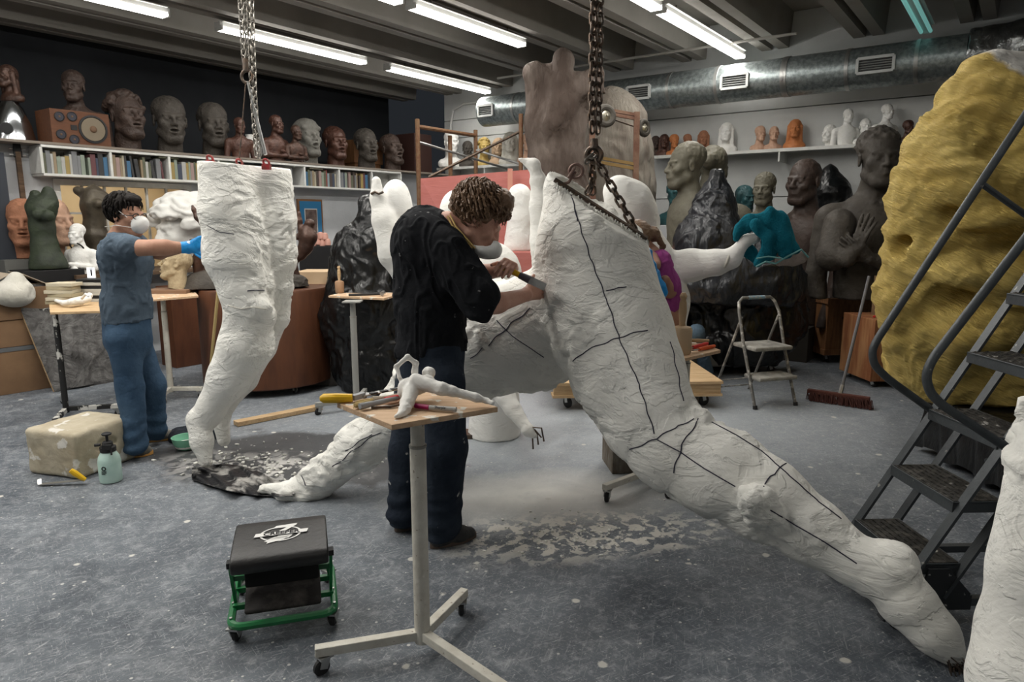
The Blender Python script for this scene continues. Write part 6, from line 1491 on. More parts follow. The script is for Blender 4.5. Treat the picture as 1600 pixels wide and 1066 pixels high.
# relief panel leaning
n = NB('relief_panel'); a_ = n.noise(5, 8, 1.8); n.L.new(n.mix(n.rng(a_, .35, .7), (.045, .042, .040), (.17, .165, .16)), n.b.inputs['Base Color']); n.b.inputs['Roughness'].default_value = .7; n.bump(n.noise(7, 6, 2.0), 1.0, .04)
A1, A2 = G(85, 613), G(182, 596); dirp = (A2 - A1).normalized(); wdp = (A2 - A1).length + .25; up_ = Vector((-NX.x, -NX.y, 0)) * -.28 + Vector((0, 0, .92)); up_.normalize()
nn_ = dirp.cross(up_).normalized(); V = []; ns, nt_ = 60, 50
Xg, Yg = np.meshgrid(np.linspace(0, wdp, ns), np.linspace(0, 1.02, nt_), indexing='ij'); hh = .05 * fbm(np.stack([Xg.ravel(), Yg.ravel() * .6, Xg.ravel() * 0], 1).astype(np.float32) + 3, 4, 4)
k_ = 0
for i in range(ns):
    for j in range(nt_):
        edge = min(i, j, ns - 1 - i, nt_ - 1 - j) == 0; V.append(dirp * float(Xg[i, j]) + up_ * float(Yg[i, j]) - NX * (.004 if edge else max(.012, .03 + float(hh[k_]) * .9)) + dirp * (-.14 * float(Yg[i, j]))); k_ += 1
pn = thing('relief_panel', 'big dark carved relief panel leaning under the left bench', 'relief panel', A1)
mb = MB(); mb.add(V, [(i * nt_ + j, (i + 1) * nt_ + j, (i + 1) * nt_ + j + 1, i * nt_ + j + 1) for i in range(ns - 1) for j in range(nt_ - 1)]); mb.build('relief', n.m, pn, smooth=60)
mb = MB(); c4 = [Vector((0, 0, 0)), dirp * wdp, dirp * (wdp - .143) + up_ * 1.02, up_ * 1.02 - dirp * .143]; V = [c + NX * .004 for c in c4] + [c + NX * .03 for c in c4]; mb.add(V, [(0, 1, 2, 3), (7, 6, 5, 4), (0, 4, 5, 1), (1, 5, 6, 2), (2, 6, 7, 3), (3, 7, 4, 0)]); mb.build('backing_board', wood_pine, pn, smooth=None)
# banjo on the wall
l_ = PA(38, 338, 8.22); t = thing('banjo', 'banjo hanging on the left wall above the terracotta face', 'banjo', l_, ROOM_YAW); top = PA(37, 238, 8.22) - l_
mb = MB(); mb.lathe((0, .03, 0), [(.15, 0), (.155, .03), (.15, .06)], 28, (0, -1, 0)); mb.build('rim', wood_dark, t); mb = MB(); mb.lathe((0, -.032, 0), [(.138, 0), (.138, .004)], 28, (0, -1, 0)); mb.build('drum_skin', mat('skin_cream', (.50, .46, .38), .6), t)
mb = MB(); mb.box((0, -.02, (top.z + .12) / 2), (.045, .03, top.z - .12)); mb.build('neck', wood_dark, t, smooth=None); mb = MB(); mb.box((0, -.02, top.z + .02), (.085, .025, .15), taper=.75); mb.build('headstock', black_paint, t, bevel=.01, smooth=None)
for s_ in (-1, 1):
    for z in (-.03, .03): mb = MB(); mb.cyl((s_ * .04, -.02, top.z + z), (s_ * .07, -.02, top.z + z), .009); mb.build('tuning_peg', steel, t)
l_ = PA(-20, 420, 8.1); mb = MB(); mb.box((0, 0, 0), (.5, .04, 1.3), ROT); o = mb.build('dark_board', mat('dark_slate', (.035, .04, .05), .7), loc=Vector((l_.x, l_.y, 1.55)), smooth=None); tag(o, 'dark blue-black panel against the wall at the far left edge', 'panel')
# giant curly white head behind the gloved hands
l_ = onb(288, 7.85, BZ - .02); S = Sdf((-.30, -.28, -.2), (.30, .30, .25), .007); S.frame(); head(S, hair='none', mouth=.006, ears=False, fat=1.0); r_ = random.Random(6)
for i in range(150):
    th = r_.uniform(0, 6.28); z = r_.uniform(-.1, 1); x, y = math.cos(th) * math.sqrt(max(0, 1 - z * z)), math.sin(th) * math.sqrt(max(0, 1 - z * z))
    if y < -.75 and z < .25: continue
    S.ell((x * .125, .03 + y * .13, .045 + z * .115), (.03, .03, .022), .008)
S.cut((0, 0, -.15), (0, 0, -1)); me = S.mesh('curly_giant_head', plaster_clean, (0, 0, -.15), lambda V, Nn: .004 * np.sin(V[:, 2] * 190 + 5 * fbm(V, 16, 2)) * (V[:, 2] > .0))
o = link('sculpted_head', me, loc=l_, rot=(0, 0, math.radians(-35)), scale=hpx(l_, 112) / .31); tag(o, 'giant white plaster head with curled hair behind the gloved hands', 'sculpture')
# tan clay head on its board
zb = .92; c = G(268, 457, zb); t = thing('clay_head', 'tan clay head of an old man looking up, on a wooden board', 'sculpture', c + Vector((0, 0, .035)), 0)
hm = bust_mesh('neck', clay_tan, 'none', 9, mouth=.014, nose=1.08); s_ = hpx(c, 64); link('head', hm, t, (0, 0, 0), (math.radians(-14), math.radians(-6), math.radians(-72)), s_)
mb = MB(); mb.box((0, 0, .016), (.36, .26, .032)); o = mb.build('modelling_board', mat('board_brown', (.22, .13, .08), .7), loc=c + Vector((0, 0, 0)), rot=(0, 0, .05), bevel=.003, smooth=None); tag(o, 'brown modelling board under the tan clay head', 'board')
mb = MB(); mb.box((0, 0, .43), (.46, .3, .86), ROT); l_ = G(262, 583); l_.y += .25; o = mb.build('brown_cabinet', plinth_brown, loc=l_ + Vector((0.0, .25, 0)), bevel=.004, smooth=None); tag(o, 'dark brown cabinet behind the stand with the clay head', 'cabinet')
# dark small bronze group behind
def limb_figure(name, label, org, pts_, m, h=.008, dispf=None):
    A = np.array([list(p) for ch in pts_ for p, r in ch]); lo = A.min(0) - .14; hi = A.max(0) + .14; S = Sdf(lo, hi, h); S.frame()
    for ch in pts_: S.chain([p for p, r in ch], [r for p, r in ch], .02)
    return tag(link(name, S.mesh(name, m, org, dispf), loc=org), label, 'sculpture')
def C(Y, *s): return [(P(u, v, Y), r * Y / F) for u, v, r in s]
# drum plinth
fr_ = G(392, 622); pr = .60; DC = Vector((fr_.x, fr_.y + pr * .9, 0)); dh = P(392, 456, DC.y - .5).z
t = thing('round_plinth', 'large round reddish-brown wooden plinth on casters', 'plinth', DC)
mb = MB(); mb.lathe((0, 0, .07), [(pr - .01, 0), (pr, .01), (pr, dh - .09), (pr - .01, dh - .07)], 64); mb.build('drum', plinth_brown, t, smooth=30)
for k_ in range(6): a = k_ * 1.047 + .2; caster('caster', t, (pr * .86 * math.cos(a), pr * .86 * math.sin(a), 0), .03, yaw=a)
# running bronzes on rocks
Yd = DC.y - .12
def rock(name, label, c, rx, ry, rz_):
    S = Sdf((c.x - rx - .1, c.y - ry - .1, c.z - .02), (c.x + rx + .1, c.y + ry + .1, c.z + rz_ + .1), .010); S.frame(); S.ell(c, (rx, ry, rz_), 0); S.ell(c + Vector((rx * .4, 0, rz_ * .3)), (rx * .5, ry * .6, rz_ * .5), .04); S.cut(c, (0, 0, -1))
    return tag(link(name, S.mesh(name, clay_dark, c, rough_plaster(.02, 9)), loc=c), label, 'rock base')
cL = Vector((P(325, 455, Yd - .1).x, Yd - .1, dh)); rock('rock_base', 'grey rock base on the round plinth, left of the hanging legs', cL, .26, .2, .16)
limb_figure('bronze_runner', 'small bronze figure striding on the rock left of the hanging legs', cL, [C(Yd - .1, (328, 455, 4), (322, 430, 5), (312, 428, 6), (309, 408, 9), (318, 390, 11), (330, 372, 12), (328, 352, 13)), C(Yd - .1, (309, 455, 4), (308, 440, 5), (310, 412, 8)),
   C(Yd - .1, (328, 352, 8), (318, 350, 5), (308, 340, 4), (303, 328, 3), (301, 322, 2)), C(Yd - .1, (325, 375, 6), (300, 378, 4), (285, 392, 3), (283, 404, 3)), C(Yd - .1, (335, 342, 4), (336, 336, 9))], bronze)
cR = Vector((P(458, 455, Yd).x, Yd, dh)); rock('rock_base', 'grey rock base on the round plinth, right of the hanging legs', cR, .16, .16, .13)
limb_figure('bronze_runner', 'small bronze figure running with arms out, right of the hanging legs', cR, [C(Yd, (468, 438, 4), (460, 420, 5), (457, 408, 6), (470, 398, 8), (478, 385, 11), (482, 370, 13), (480, 362, 11)), C(Yd, (476, 390, 9), (462, 400, 7), (455, 420, 5), (448, 440, 4)),
   C(Yd, (478, 362, 6), (470, 358, 4), (468, 345, 4), (467, 333, 3)), C(Yd, (478, 364, 6), (465, 370, 4), (455, 374, 3)), C(Yd, (484, 358, 5), (484, 350, 8))], bronze)
# pole leaning on the drum
a, b = G(325, 618), P(343, 432, DC.y - pr - .12); mb = MB(a); mb.tube([a, b], .014, 8); o = mb.build('wooden_pole', mat('pole_yellow', (.48, .36, .16), .6), loc=a); tag(o, 'yellowish wooden pole leaning against the round plinth', 'pole')
# framed blue picture
l_ = PA(485, 344, 8.27); t = thing('framed_picture', 'wood framed picture with blue mat and small brown artwork', 'picture', l_, ROOM_YAW); fw, fh = (PA(504, 344, 8.27) - PA(466, 344, 8.27)).length, hpx(l_, 64)
mb = MB(); mb.box((0, 0, 0), (fw, .03, fh)); mb.build('frame', mat('frame_wood', (.20, .10, .045), .5), t, smooth=None); mb = MB(); mb.box((0, -.017, 0), (fw * .88, .004, fh * .9)); mb.build('blue_mat', mat('mat_blue', (.03, .17, .34), .7), t, smooth=None)
mb = MB(); mb.box((0, -.02, -.02), (fw * .52, .003, fh * .62)); mb.build('white_liner', white_paint, t, smooth=None); mb = MB(); mb.box((0, -.0225, -.02), (fw * .46, .003, fh * .57)); mb.build('artwork', mat('art_brown', (.09, .06, .055), .7, 0, 1, (.2, .15, .13), 14), t, smooth=None)
# black chest with pink things, pine box
l_ = colq(500, 7.7, 0); a, b = P(470, 388, l_.y), P(523, 388, l_.y)
mb = MB(); mb.box((0, 0, 0), ((b - a).length, .4, .95)); zt_ = P(500, 385, l_.y - .2).z; o = mb.build('black_chest', black_paint, loc=((a.x + b.x) / 2, l_.y, zt_ - .475), rot=(0, 0, .2), bevel=.005, smooth=None); tag(o, 'black chest against the back wall carrying pink castings', 'chest')
for k_, (u, v) in enumerate(((490, 380), (497, 378), (504, 380), (512, 379), (494, 371), (501, 369), (508, 370))):
    c = P(u, v, l_.y - .1); mb = MB(); mb.lathe((0, 0, -.045), [(.02, 0), (.04, .01), (.042, .05), (.03, .09), (.008, .10)], 14); o = mb.build('pink_casting', mat('pink_cast', (.66, .36, .29), .7), loc=c); tag(o, '%s pink casting on the black chest, %s row' % (('leftmost', 'second', 'third', 'rightmost', 'leftmost', 'middle', 'rightmost')[k_], 'lower' if k_ < 4 else 'upper'), 'casting', 'pink castings')
a, b = G(478, 592), G(512, 590); c = (a + b) / 2; zt_ = P(495, 425, c.y).z; mb = MB(); mb.box((0, .2, zt_ / 2), ((b - a).length + .12, .4, zt_)); o = mb.build('pine_cabinet', mat('pine_ply', (.58, .43, .28), .7, .05, 8, (.50, .36, .22), 2), loc=c, bevel=.003, smooth=None); tag(o, 'pale plywood cabinet between the round plinth and the black plastic bundle', 'cabinet')
t = thing('tape_measure', 'yellow and black tape measure beside the plywood cabinet top', 'tape measure', P(484, 431, c.y + .1)); mb = MB(); mb.box((0, 0, 0), (.07, .04, .07)); mb.build('case', mat('tape_yellow', (.65, .45, .03), .5), t, bevel=.015, smooth=None); mb = MB(); mb.box((.012, -.02, 0), (.045, .008, .05)); mb.build('grip', black_rubber, t, bevel=.01, smooth=None)

# ================================================================== BLACK PLASTIC BUNDLES
def bundle(name, label, st, lo, hi, m, org, cutz=0, amp=.05, h=.014):
    S = Sdf(lo, hi, h); S.frame()
    for s_ in st: stations(S, s_, k=.10)
    S.cut((0, 0, cutz), (0, 0, -1))
    def f(V, Nn):
        w_ = V + .22 * np.stack([fbm(V, 2.2), fbm(V + 4, 2.2), fbm(V + 8, 2.2)], 1)
        q_ = w_ * np.array([1, 1, .45]); r1_ = 1 - np.abs(noise3(q_, 4.2)) * 2; r2_ = 1 - np.abs(noise3(q_ + 5, 9)) * 2
        return amp * (.55 * np.clip(r1_, -.2, 1) + .3 * np.clip(r2_, -.2, 1) - .25) + .4 * amp * fbm(V, 1.7, 2) + .14 * amp * fbm(w_, 16, 3)
    return tag(link(name, S.mesh(name, m, org, f), loc=org), label, 'covered sculpture')
Yk = 6.35; og = P(575, 600, Yk); og.z = 0
bundle('plastic_bundle', 'tall sculpture wrapped in black plastic behind the stand with the hammer', [[(590, 330, Yk, 22), (600, 380, Yk, 48), (575, 420, Yk, 50), (580, 480, Yk, 66), (590, 560, Yk, 62), (590, 600, Yk, 55)], [(560, 385, Yk, 32), (540, 500, Yk, 34), (560, 570, Yk, 38)], [(575, 320, Yk, 14), (585, 345, Yk, 25)], [(640, 400, Yk, 30), (660, 500, Yk, 40)]], (-2.1, 5.6, -.02), (-.2, 7.1, 2.1), black_plastic, og)
a = G(505, 603); mb = MB(); mb.box((0, .2, .28), (.26, .4, .56)); o = mb.build('wood_plinth', mat('grey_plinth', (.10, .09, .08), .8, .2, 8, (.06, .055, .05), 3), loc=a, bevel=.004, smooth=None); tag(o, 'grey-brown wooden plinth at the left foot of the wrapped bundle', 'plinth')
Yc = 6.75; og = P(1150, 600, Yc); og.z = 0
bundle('plastic_bundle', 'pointed dusty black plastic cover left of the teal towel', [[(1122, 275, Yc, 12), (1118, 320, Yc, 30), (1110, 380, Yc, 50), (1115, 440, Yc, 62)], [(1140, 420, Yc, 46), (1180, 420, Yc, 60), (1200, 450, Yc, 54)]], (1.2, 6.0, .5), (3.4, 7.6, 2.2), plastic_dusty, og, .78)
bundle('plastic_bundle', 'big black plastic covered mass on the floor behind the step stool', [[(1090, 470, Yc + .45, 50), (1100, 520, Yc + .45, 56)], [(1150, 470, Yc + .3, 58), (1160, 520, Yc + .3, 66)], [(1205, 440, Yc + .3, 46), (1205, 500, Yc + .3, 52)]], (1.2, 6.3, -.02), (3.5, 8.0, 1.3), black_plastic, og + Vector((0, .2, 0)), .12)
# dusty grey canvas block under it
a = G(1150, 590); t = thing('low_dolly', 'low grey-draped dolly under the black plastic behind the step stool', 'dolly', (a.x, a.y + .5, 0), .1); mb = MB(); mb.box((0, 0, .2), (.9, .8, .22)); mb.build('deck', mat('canvas_grey', (.19, .18, .165), .9, .4, 8), t, bevel=.02, smooth=None)
for sx in (-1, 1):
    for sy in (-1, 1): caster('caster', t, (sx * .38, sy * .33, 0), .04)
l_ = PB(1300, 290, 9.1); og = Vector((l_.x, l_.y, 1.2))
bundle('plastic_bundle', 'gathered black plastic bag between the two dark bronze busts', [[(1298, 270, l_.y, 12), (1300, 300, l_.y, 24), (1300, 340, l_.y, 28)]], (l_.x - .6, l_.y - .5, 1.1), (l_.x + .6, l_.y + .5, 2.6), black_plastic, og, 1.25, .03)

# ================================================================== BACK WALL SIDE
# brick-red board
Yr = 7.6; a, b, c, d = P(657, 279, Yr), P(828, 265, Yr - .35), P(828, 400, Yr - .6), P(657, 400, Yr - .2)
def panel(name, label, cs, th, m, cat='panel', rails=None):
    nrm_ = (cs[1] - cs[0]).cross(cs[3] - cs[0]).normalized(); org = (cs[2] + cs[3]) / 2; mb = MB(org); V = list(cs) + [c_ + nrm_ * th for c_ in cs]
    mb.add(V, [(0, 1, 2, 3), (7, 6, 5, 4), (0, 4, 5, 1), (1, 5, 6, 2), (2, 6, 7, 3), (3, 7, 4, 0)]); t = thing(name, label, cat, org); mb.build('board', m, t, smooth=None); return t, nrm_, org
c2, d2 = Vector((c.x, c.y - .05, .0)), Vector((d.x, d.y + .05, .0))
t, nr, og = panel('red_board', 'large faded brick-red board standing behind the curly-haired person', [a, b, c2, d2], .03, red_board_m)
mb = MB(og); e0, e1 = P(797, 264, Yr - .38), P(797, 420, Yr - .66); mb.bar(e0, e1, .05, .02); mb.build('batten', mat('batten_wood', (.44, .20, .15), .8), t, smooth=None)
# scaffold
sc_t = thing('scaffold', 'rusty orange scaffold frame before the back wall', 'scaffold', P(700, 400, 8.2).xy.to_3d(), 0); og = sc_t.location
posts = [((652, 186), 8.0), ((743, 203), 9.0), ((703, 212), 8.6), ((814, 178), 8.2)]; pp = []
for (u, v), Y in posts:
    a = P(u, v, Y); pp.append(a); mb = MB(og); mb.cyl((a.x, a.y, 0), a, .026, n=12); mb.build('post', brass_dull, sc_t)
def sbar(a, b, r=.018, m=brass_dull, nm='brace'): mb = MB(og); mb.cyl(a, b, r, n=8); mb.build(nm, m, sc_t)
sbar(P(652, 198, 8.0), P(743, 212, 9.0), .024, nm='top_rail'); sbar(P(670, 277, 8.0), P(814, 205, 8.2), .016, dark_steel); sbar(P(654, 222, 8.0), P(800, 266, 8.9), .014, steel); sbar(P(743, 234, 9.0), P(830, 262, 8.3), .014, steel); sbar(P(652, 300, 8.0), P(814, 300, 8.2), .02, nm='top_rail')
# white half column on a red crate
a = P(805, 392, 7.0); S = Sdf((a.x - .3, 6.7, a.z - .05), (a.x + .3, 7.3, a.z + .95), .012); S.frame(); stations(S, [(808, 385, 7.0, 21), (812, 340, 7.0, 18), (812, 306, 7.0, 18)], k=.03); S.cut(a, (0, 0, -1)); o_ = Vector(a)
tag(link('plaster_thigh', S.mesh('plaster_thigh', plaster_clean, o_, rough_plaster(.006, 9)), loc=o_), 'white plaster limb standing upright on a red crate before the red board', 'sculpture')
mb = MB(); mb.box((0, 0, -a.z / 2), (.62, .5, a.z)); o = mb.build('red_crate', red_board_m, loc=a, bevel=.01, smooth=None); tag(o, 'brick-red crate under the upright white plaster limb', 'crate')
# the two enormous furry torsos
fur = mat('sculpted_fur', (.070, .050, .040), .8, .9, 9, (.17, .14, .12), 1.6, lo=.45, hi=.72, stretch=(1.6, 1.6, .55), bdist=.05)
fur2 = mat('sculpted_fur_grey', (.20, .18, .15), .85, .9, 9, (.12, .095, .078), 2.0, lo=.42, hi=.68, stretch=(1.8, 1.8, .45), bdist=.05)
def furd(V, Nn):
    w_ = V + .25 * np.stack([fbm(V, 1.3), fbm(V + 4, 1.3), fbm(V + 8, 1.3)], 1); return .010 * np.sin((w_ @ np.array([1.0, .5, .25])) * 42) * (.5 + .5 * noise3(V, 2)) + .02 * fbm(V, 3, 2)
Yg = 8.2; S = Sdf((-.1, 7.3, -.02), (1.45, 9.1, 4.0), .018); S.frame()
S.frame(); FZ = ((0, 1, 0), .75)
stations(S, [(850, 140, Yg, 27), (850, 200, Yg, 28), (856, 260, Yg, 30), (862, 320, Yg, 34), (868, 400, Yg, 44), (872, 520, Yg, 50)], k=.10, flat=FZ)
stations(S, [(893, 160, Yg, 34), (884, 200, Yg, 30), (880, 250, Yg, 34), (886, 310, Yg, 34), (885, 400, Yg, 44), (880, 520, Yg, 50)], k=.10, flat=FZ)
stations(S, [(868, 190, Yg - .08, 26), (876, 130, Yg - .08, 20), (880, 95, Yg - .06, 15), (878, 88, Yg - .06, 14)], k=.07)
stations(S, [(885, 165, Yg - .1, 26), (912, 140, Yg - .08, 25), (936, 126, Yg - .05, 18), (950, 124, Yg - .05, 17)], k=.08); stations(S, [(843, 125, Yg, 22), (837, 116, Yg, 19), (856, 118, Yg, 18)], k=.05)
S.cap(P(863, 130, Yg - .38), P(868, 250, Yg - .40), .07, .05, k=.12, sub=True); S.cap(P(925, 175, Yg - .25), P(915, 240, Yg - .3), .12, .10, k=.12, sub=True)
S.cut((0, 0, 0), (0, 0, -1)); og = P(872, 400, Yg); og.z = 0
S.cut(P(941, 120, Yg), (1, 0, .2))
tag(link('furry_torso', S.mesh('furry_torso', fur, og, furd), loc=og), 'towering brown furrowed torso sculpture rising to the ceiling at centre', 'sculpture')
Yg = 8.9; S = Sdf((.7, 8.1, -.02), (2.3, 9.55, 3.4), .018); S.frame()
stations(S, [(955, 155, Yg, 20), (962, 190, Yg, 44), (966, 240, Yg, 50), (968, 300, Yg, 52), (970, 380, Yg, 54), (970, 460, Yg, 50)], k=.12); S.cut((0, 0, 0), (0, 0, -1)); og = P(966, 400, Yg); og.z = 0
tag(link('furry_torso', S.mesh('grey_furry_torso', fur2, og, furd), loc=og), 'tall grey-brown furrowed figure behind the wheeled frame, right of the brown torso', 'sculpture')
# upturned hand truck
Yh = 7.3; t = thing('hand_truck', 'upended rusty hand truck with two rubber wheels leaning on the grey figure', 'hand truck', P(960, 400, Yh).xy.to_3d()); og = t.location
rust = mat('truck_rust', (.13, .06, .04), .7, .2, 30, (.2, .12, .08), 9)
for (u0, v0, u1, v1) in ((925, 190, 928, 470), (995, 175, 990, 470)): mb = MB(og); mb.bar(P(u0, v0, Yh), P(u1, v1, Yh), .055, .05, (0, 1, 0)); mb.build('rail', rust, t, smooth=None)
for (u0, v0, u1, v1) in ((930, 168, 996, 180), (930, 174, 996, 186), (928, 245, 994, 257), (928, 252, 994, 264), (927, 340, 992, 350)): mb = MB(og); mb.bar(P(u0, v0, Yh), P(u1, v1, Yh), .03, .035, (0, 1, 0)); mb.build('rung', rust if v0 < 200 else mat('rung_ochre', (.22, .14, .05), .7), t, smooth=None)
mb = MB(og); mb.cyl(P(947, 183, Yh), P(1007, 203, Yh + .15), .008); mb.build('axle', dark_steel, t)
for (u, v, Y, r) in ((946, 181, Yh - .25, .112), (1006, 200, Yh + .05, .092)):
    c = P(u, v, Y); ax_ = Vector((.35, -.92, .1)) if r > .1 else Vector((.65, -.75, .1)); mb = MB(og); mb.torus(c, r * .72, r * .30, ax_, 28, 10); wo_ = mb.build('wheel', mat('tyre_dusty', (.075, .068, .058), .8), t)
    mb = MB(og); a_ = ax_.normalized(); mb.lathe(c - a_ * .02, [(r * .5, 0), (r * .5, .03), (r * .3, .045), (r * .12, .05), (.01, .065)], 20, a_); mb.build('hub', mat('hub_chrome', (.5, .47, .38), .3, metal=.8), wo_)

# wall shelf on the far wall, with small heads
SP0 = WALLP - .36
shz = PB(1150, 236, SP0).z
for (u0, u1, lab) in ((1012, 1480, 'long white wall shelf on the far right wall carrying small heads'), (683, 838, 'white wall shelf behind the scaffold carrying busts')):
    z = shz if u0 > 900 else PB(760, 258, SP0).z
    qa, qb = pq(colp(u0, SP0, z))[1], pq(colp(u1, SP0, z))[1]; c = R(SP0 + .17, (qa + qb) / 2, z); t = thing('wall_shelf', lab, 'shelf', c, ROOM_YAW)
    mb = MB(); mb.box((0, 0, -.012), (.36, abs(qa - qb), .024)); mb.box((-.175, 0, -.02), (.012, abs(qa - qb), .04)); mb.build('board', white_paint, t, smooth=None)
    for s_ in (-.38, 0, .38): mb = MB(); mb.box((.0, s_ * abs(qa - qb), -.09), (.34, .02, .14)); mb.build('bracket', white_paint, t, smooth=None)
    if u0 < 900: mb = MB(); mb.box((0, 0, -.33), (.34, abs(qa - qb) * .98, .02)); mb.build('lower_board', white_paint, t, smooth=None); mb = MB(); mb.box((.16, 0, -.17), (.02, abs(qa - qb), .3)); mb.build('back_panel', white_paint, t, smooth=None)
white_c = plaster_clean; GB = 'small heads on the far wall shelf'
def shelfhead(u, px, yaw, kind, m, hair, lab, z=None, dp=.14, **kw):
    l_ = colp(u, SP0 + dp, shz if z is None else z); put_bust(bust_mesh(kind, m, hair, 1, **kw), lab, 'sculpture', l_, hpx(l_, px), yaw, GB if u > 1000 else 'busts on the shelf behind the scaffold', name='small_head')
for a in ((1023, 32, -20, 'bust', clay_brown, 'long', 'leftmost dark long-haired head on the long wall shelf'), (1037, 34, -10, 'bust', bronze_red, 'long', 'second dark long-haired head on the long wall shelf'),
          (1053, 33, 0, 'bust', orange_wax, 'afro', 'bright orange curly head on the long wall shelf'), (1074, 32, 10, 'bust', terra, 'short', 'short-haired terracotta head right of the bright orange one'),
          (1098, 36, -15, 'bust', terra, 'long', 'terracotta head with long hair left of the white bust'), (1133, 46, -25, 'bust', white_c, 'long', 'white bust with long curls alone in the middle of the long wall shelf'),
          (1187, 38, 5, 'bust', terra_pale, 'short', 'pale orange head, left of the three standing together'), (1208, 36, -10, 'bust', terra_pale, 'none', 'pale pinkish head, middle of the three standing together'),
          (1240, 45, -25, 'bust', orange_wax, 'long', 'deep orange bust with long hair, right of the three standing together'), (1293, 34, -60, 'neck', white_c, 'bun', 'white head in profile with a hair bun'),
          (1322, 56, -5, 'half', white_c, 'none', 'taller white bust right of the white head with a bun'), (1350, 40, -10, 'bust', white_c, 'none', 'smaller white head between two tall white busts'),
          (1383, 60, 10, 'half', white_c, 'short', 'tallest white bust above the bronze half figure'), (1418, 34, 0, 'bust', bronze_red, 'afro', 'small brown curly head near the yellow form'),
          (1461, 48, 20, 'bust', terra_pale, 'none', 'pale terracotta bust partly hidden by the yellow form')): shelfhead(*a)
z2 = PB(760, 258, SP0).z
for *a, dp_ in [(*b_, .14) if len(b_) == 7 else b_ for b_ in ((706, 56, 10, 'bust', white_c, 'short', 'large white bust at the left of the shelf behind the scaffold', 0), (731, 40, 5, 'bust', clay_dark, 'short', 'dark grey head beside the large white bust'),
          (757, 44, 15, 'bust', mat('gold_head', (.45, .32, .10), .5), 'curly', 'golden haired head behind the crossing scaffold braces'), (779, 42, 0, 'bust', mat('tan_head', (.40, .28, .18), .7), 'long', 'tan long-haired head right of the golden one'),
          (797, 50, -5, 'bust', plaster_old, 'long', 'pale grey veiled head right of the tan one'), (826, 48, 0, 'bust', terra_pale, 'short', 'pinkish head half hidden by the brown torso'))]: shelfhead(*a, z=z2, dp=dp_ + .0)
# ================================================================== LARGE BRONZES AT THE RIGHT
def big(u, vb, Y, px, yaw, kind, m, hair, lab, **kw):
    b = P(u, vb, Y); return put_bust(bust_mesh(kind, m, hair, 2, **kw), lab, 'sculpture', b, hpx(b, px), yaw, name='large_bust'), b
o1, b1 = big(1062, 434, 7.6, 207, -80, 'half', clay_olive, 'short', 'large olive-grey bust of a man in profile facing left', dep=.62, brow=.75)
o2, b2 = big(1108, 405, 8.5, 172, 150, 'half', clay_olive, 'bun', 'large olive bust seen from behind, right of the man in profile')
o3, b3 = big(1240, 505, 7.9, 250, -55, 'half', clay_brown, 'none', 'large dark brown bald bust looking left, behind the teal towel', dep=.78, brow=.65)
o4, b4 = big(1354, 468, 7.1, 264, -8, 'half', clay_dark, 'short', 'largest dark bronze half figure, hands at its chest, standing on a crate', dep=.62)
o5, b5 = big(1190, 352, 8.0, 82, -35, 'bust', clay_olive, 'short', 'small olive bust above the teal towel')
o6, b6 = big(1056, 352, 8.7, 84, -20, 'bust', teal_m, 'short', 'teal bust behind the shoulder of the olive man')
o7, b7 = big(1163, 352, 8.6, 62, 20, 'bust', teal_m, 'long', 'teal long-haired bust left of the small olive bust')
o8, b8 = big(922, 310, 9.0, 66, 90, 'bust', teal_m, 'short', 'teal bust in the gap between the two tall furrowed torsos')
for b, w_, nm in ((b1, .75, 'pedestal under the olive man in profile'), (b2, .65, 'pedestal under the olive bust seen from behind'), (b3, .7, 'pedestal under the bald brown bust'), (b5, .35, 'pedestal under the small olive bust'), (b6, .35, 'pedestal under the teal bust by the olive man'), (b7, .35, 'pedestal under the long-haired teal bust'), (b8, .3, 'pedestal under the teal bust between the torsos')):
    mb = MB(); mb.box((0, 0, b.z / 2), (w_, .5 if w_ > .5 else .35, b.z), ROT); o = mb.build('pedestal', mat('pedestal_dark', (.05, .045, .04), .8) if w_ > .5 else mat('pedestal_white', (.42, .44, .46), .8), loc=(b.x, b.y, 0), bevel=.005, smooth=None); tag(o, ('dark wooden ' if w_ > .5 else 'white ') + nm, 'pedestal')
# arms and hands of the half figure: hands meeting over the chest
S = Sdf((b4.x - .75, 6.4, b4.z), (b4.x + .75, 7.5, b4.z + 1.1), .011); S.frame(); Yq = 6.86
stations(S, [(1312, 350, 7.1, 24), (1300, 400, 7.0, 22), (1322, 402, Yq, 14), (1342, 385, Yq - .05, 9)], k=.05); stations(S, [(1410, 360, 7.1, 24), (1412, 412, 7.0, 20), (1385, 412, Yq, 14), (1358, 404, Yq - .05, 9)], k=.05)
hand(S, P(1336, 392, Yq - .05), (.25, -.1, .9), (.5, .5, 0), 1, curl=(.1, .12, .14, .16), s=1.9); hand(S, P(1362, 405, Yq - .06), (-.75, -.1, .55), (.1, .8, .2), 1, curl=(.3, .35, .4, .45), s=1.9)
link('arms', S.mesh('folded_arms', clay_dark, b4, lambda V, Nn: .006 * fbm(V, 9, 3)), None, b4); arms = bpy.data.objects['arms']; arms.parent = o4; arms.matrix_parent_inverse = Matrix.LocRotScale(o4.location, o4.rotation_euler, o4.scale).inverted()

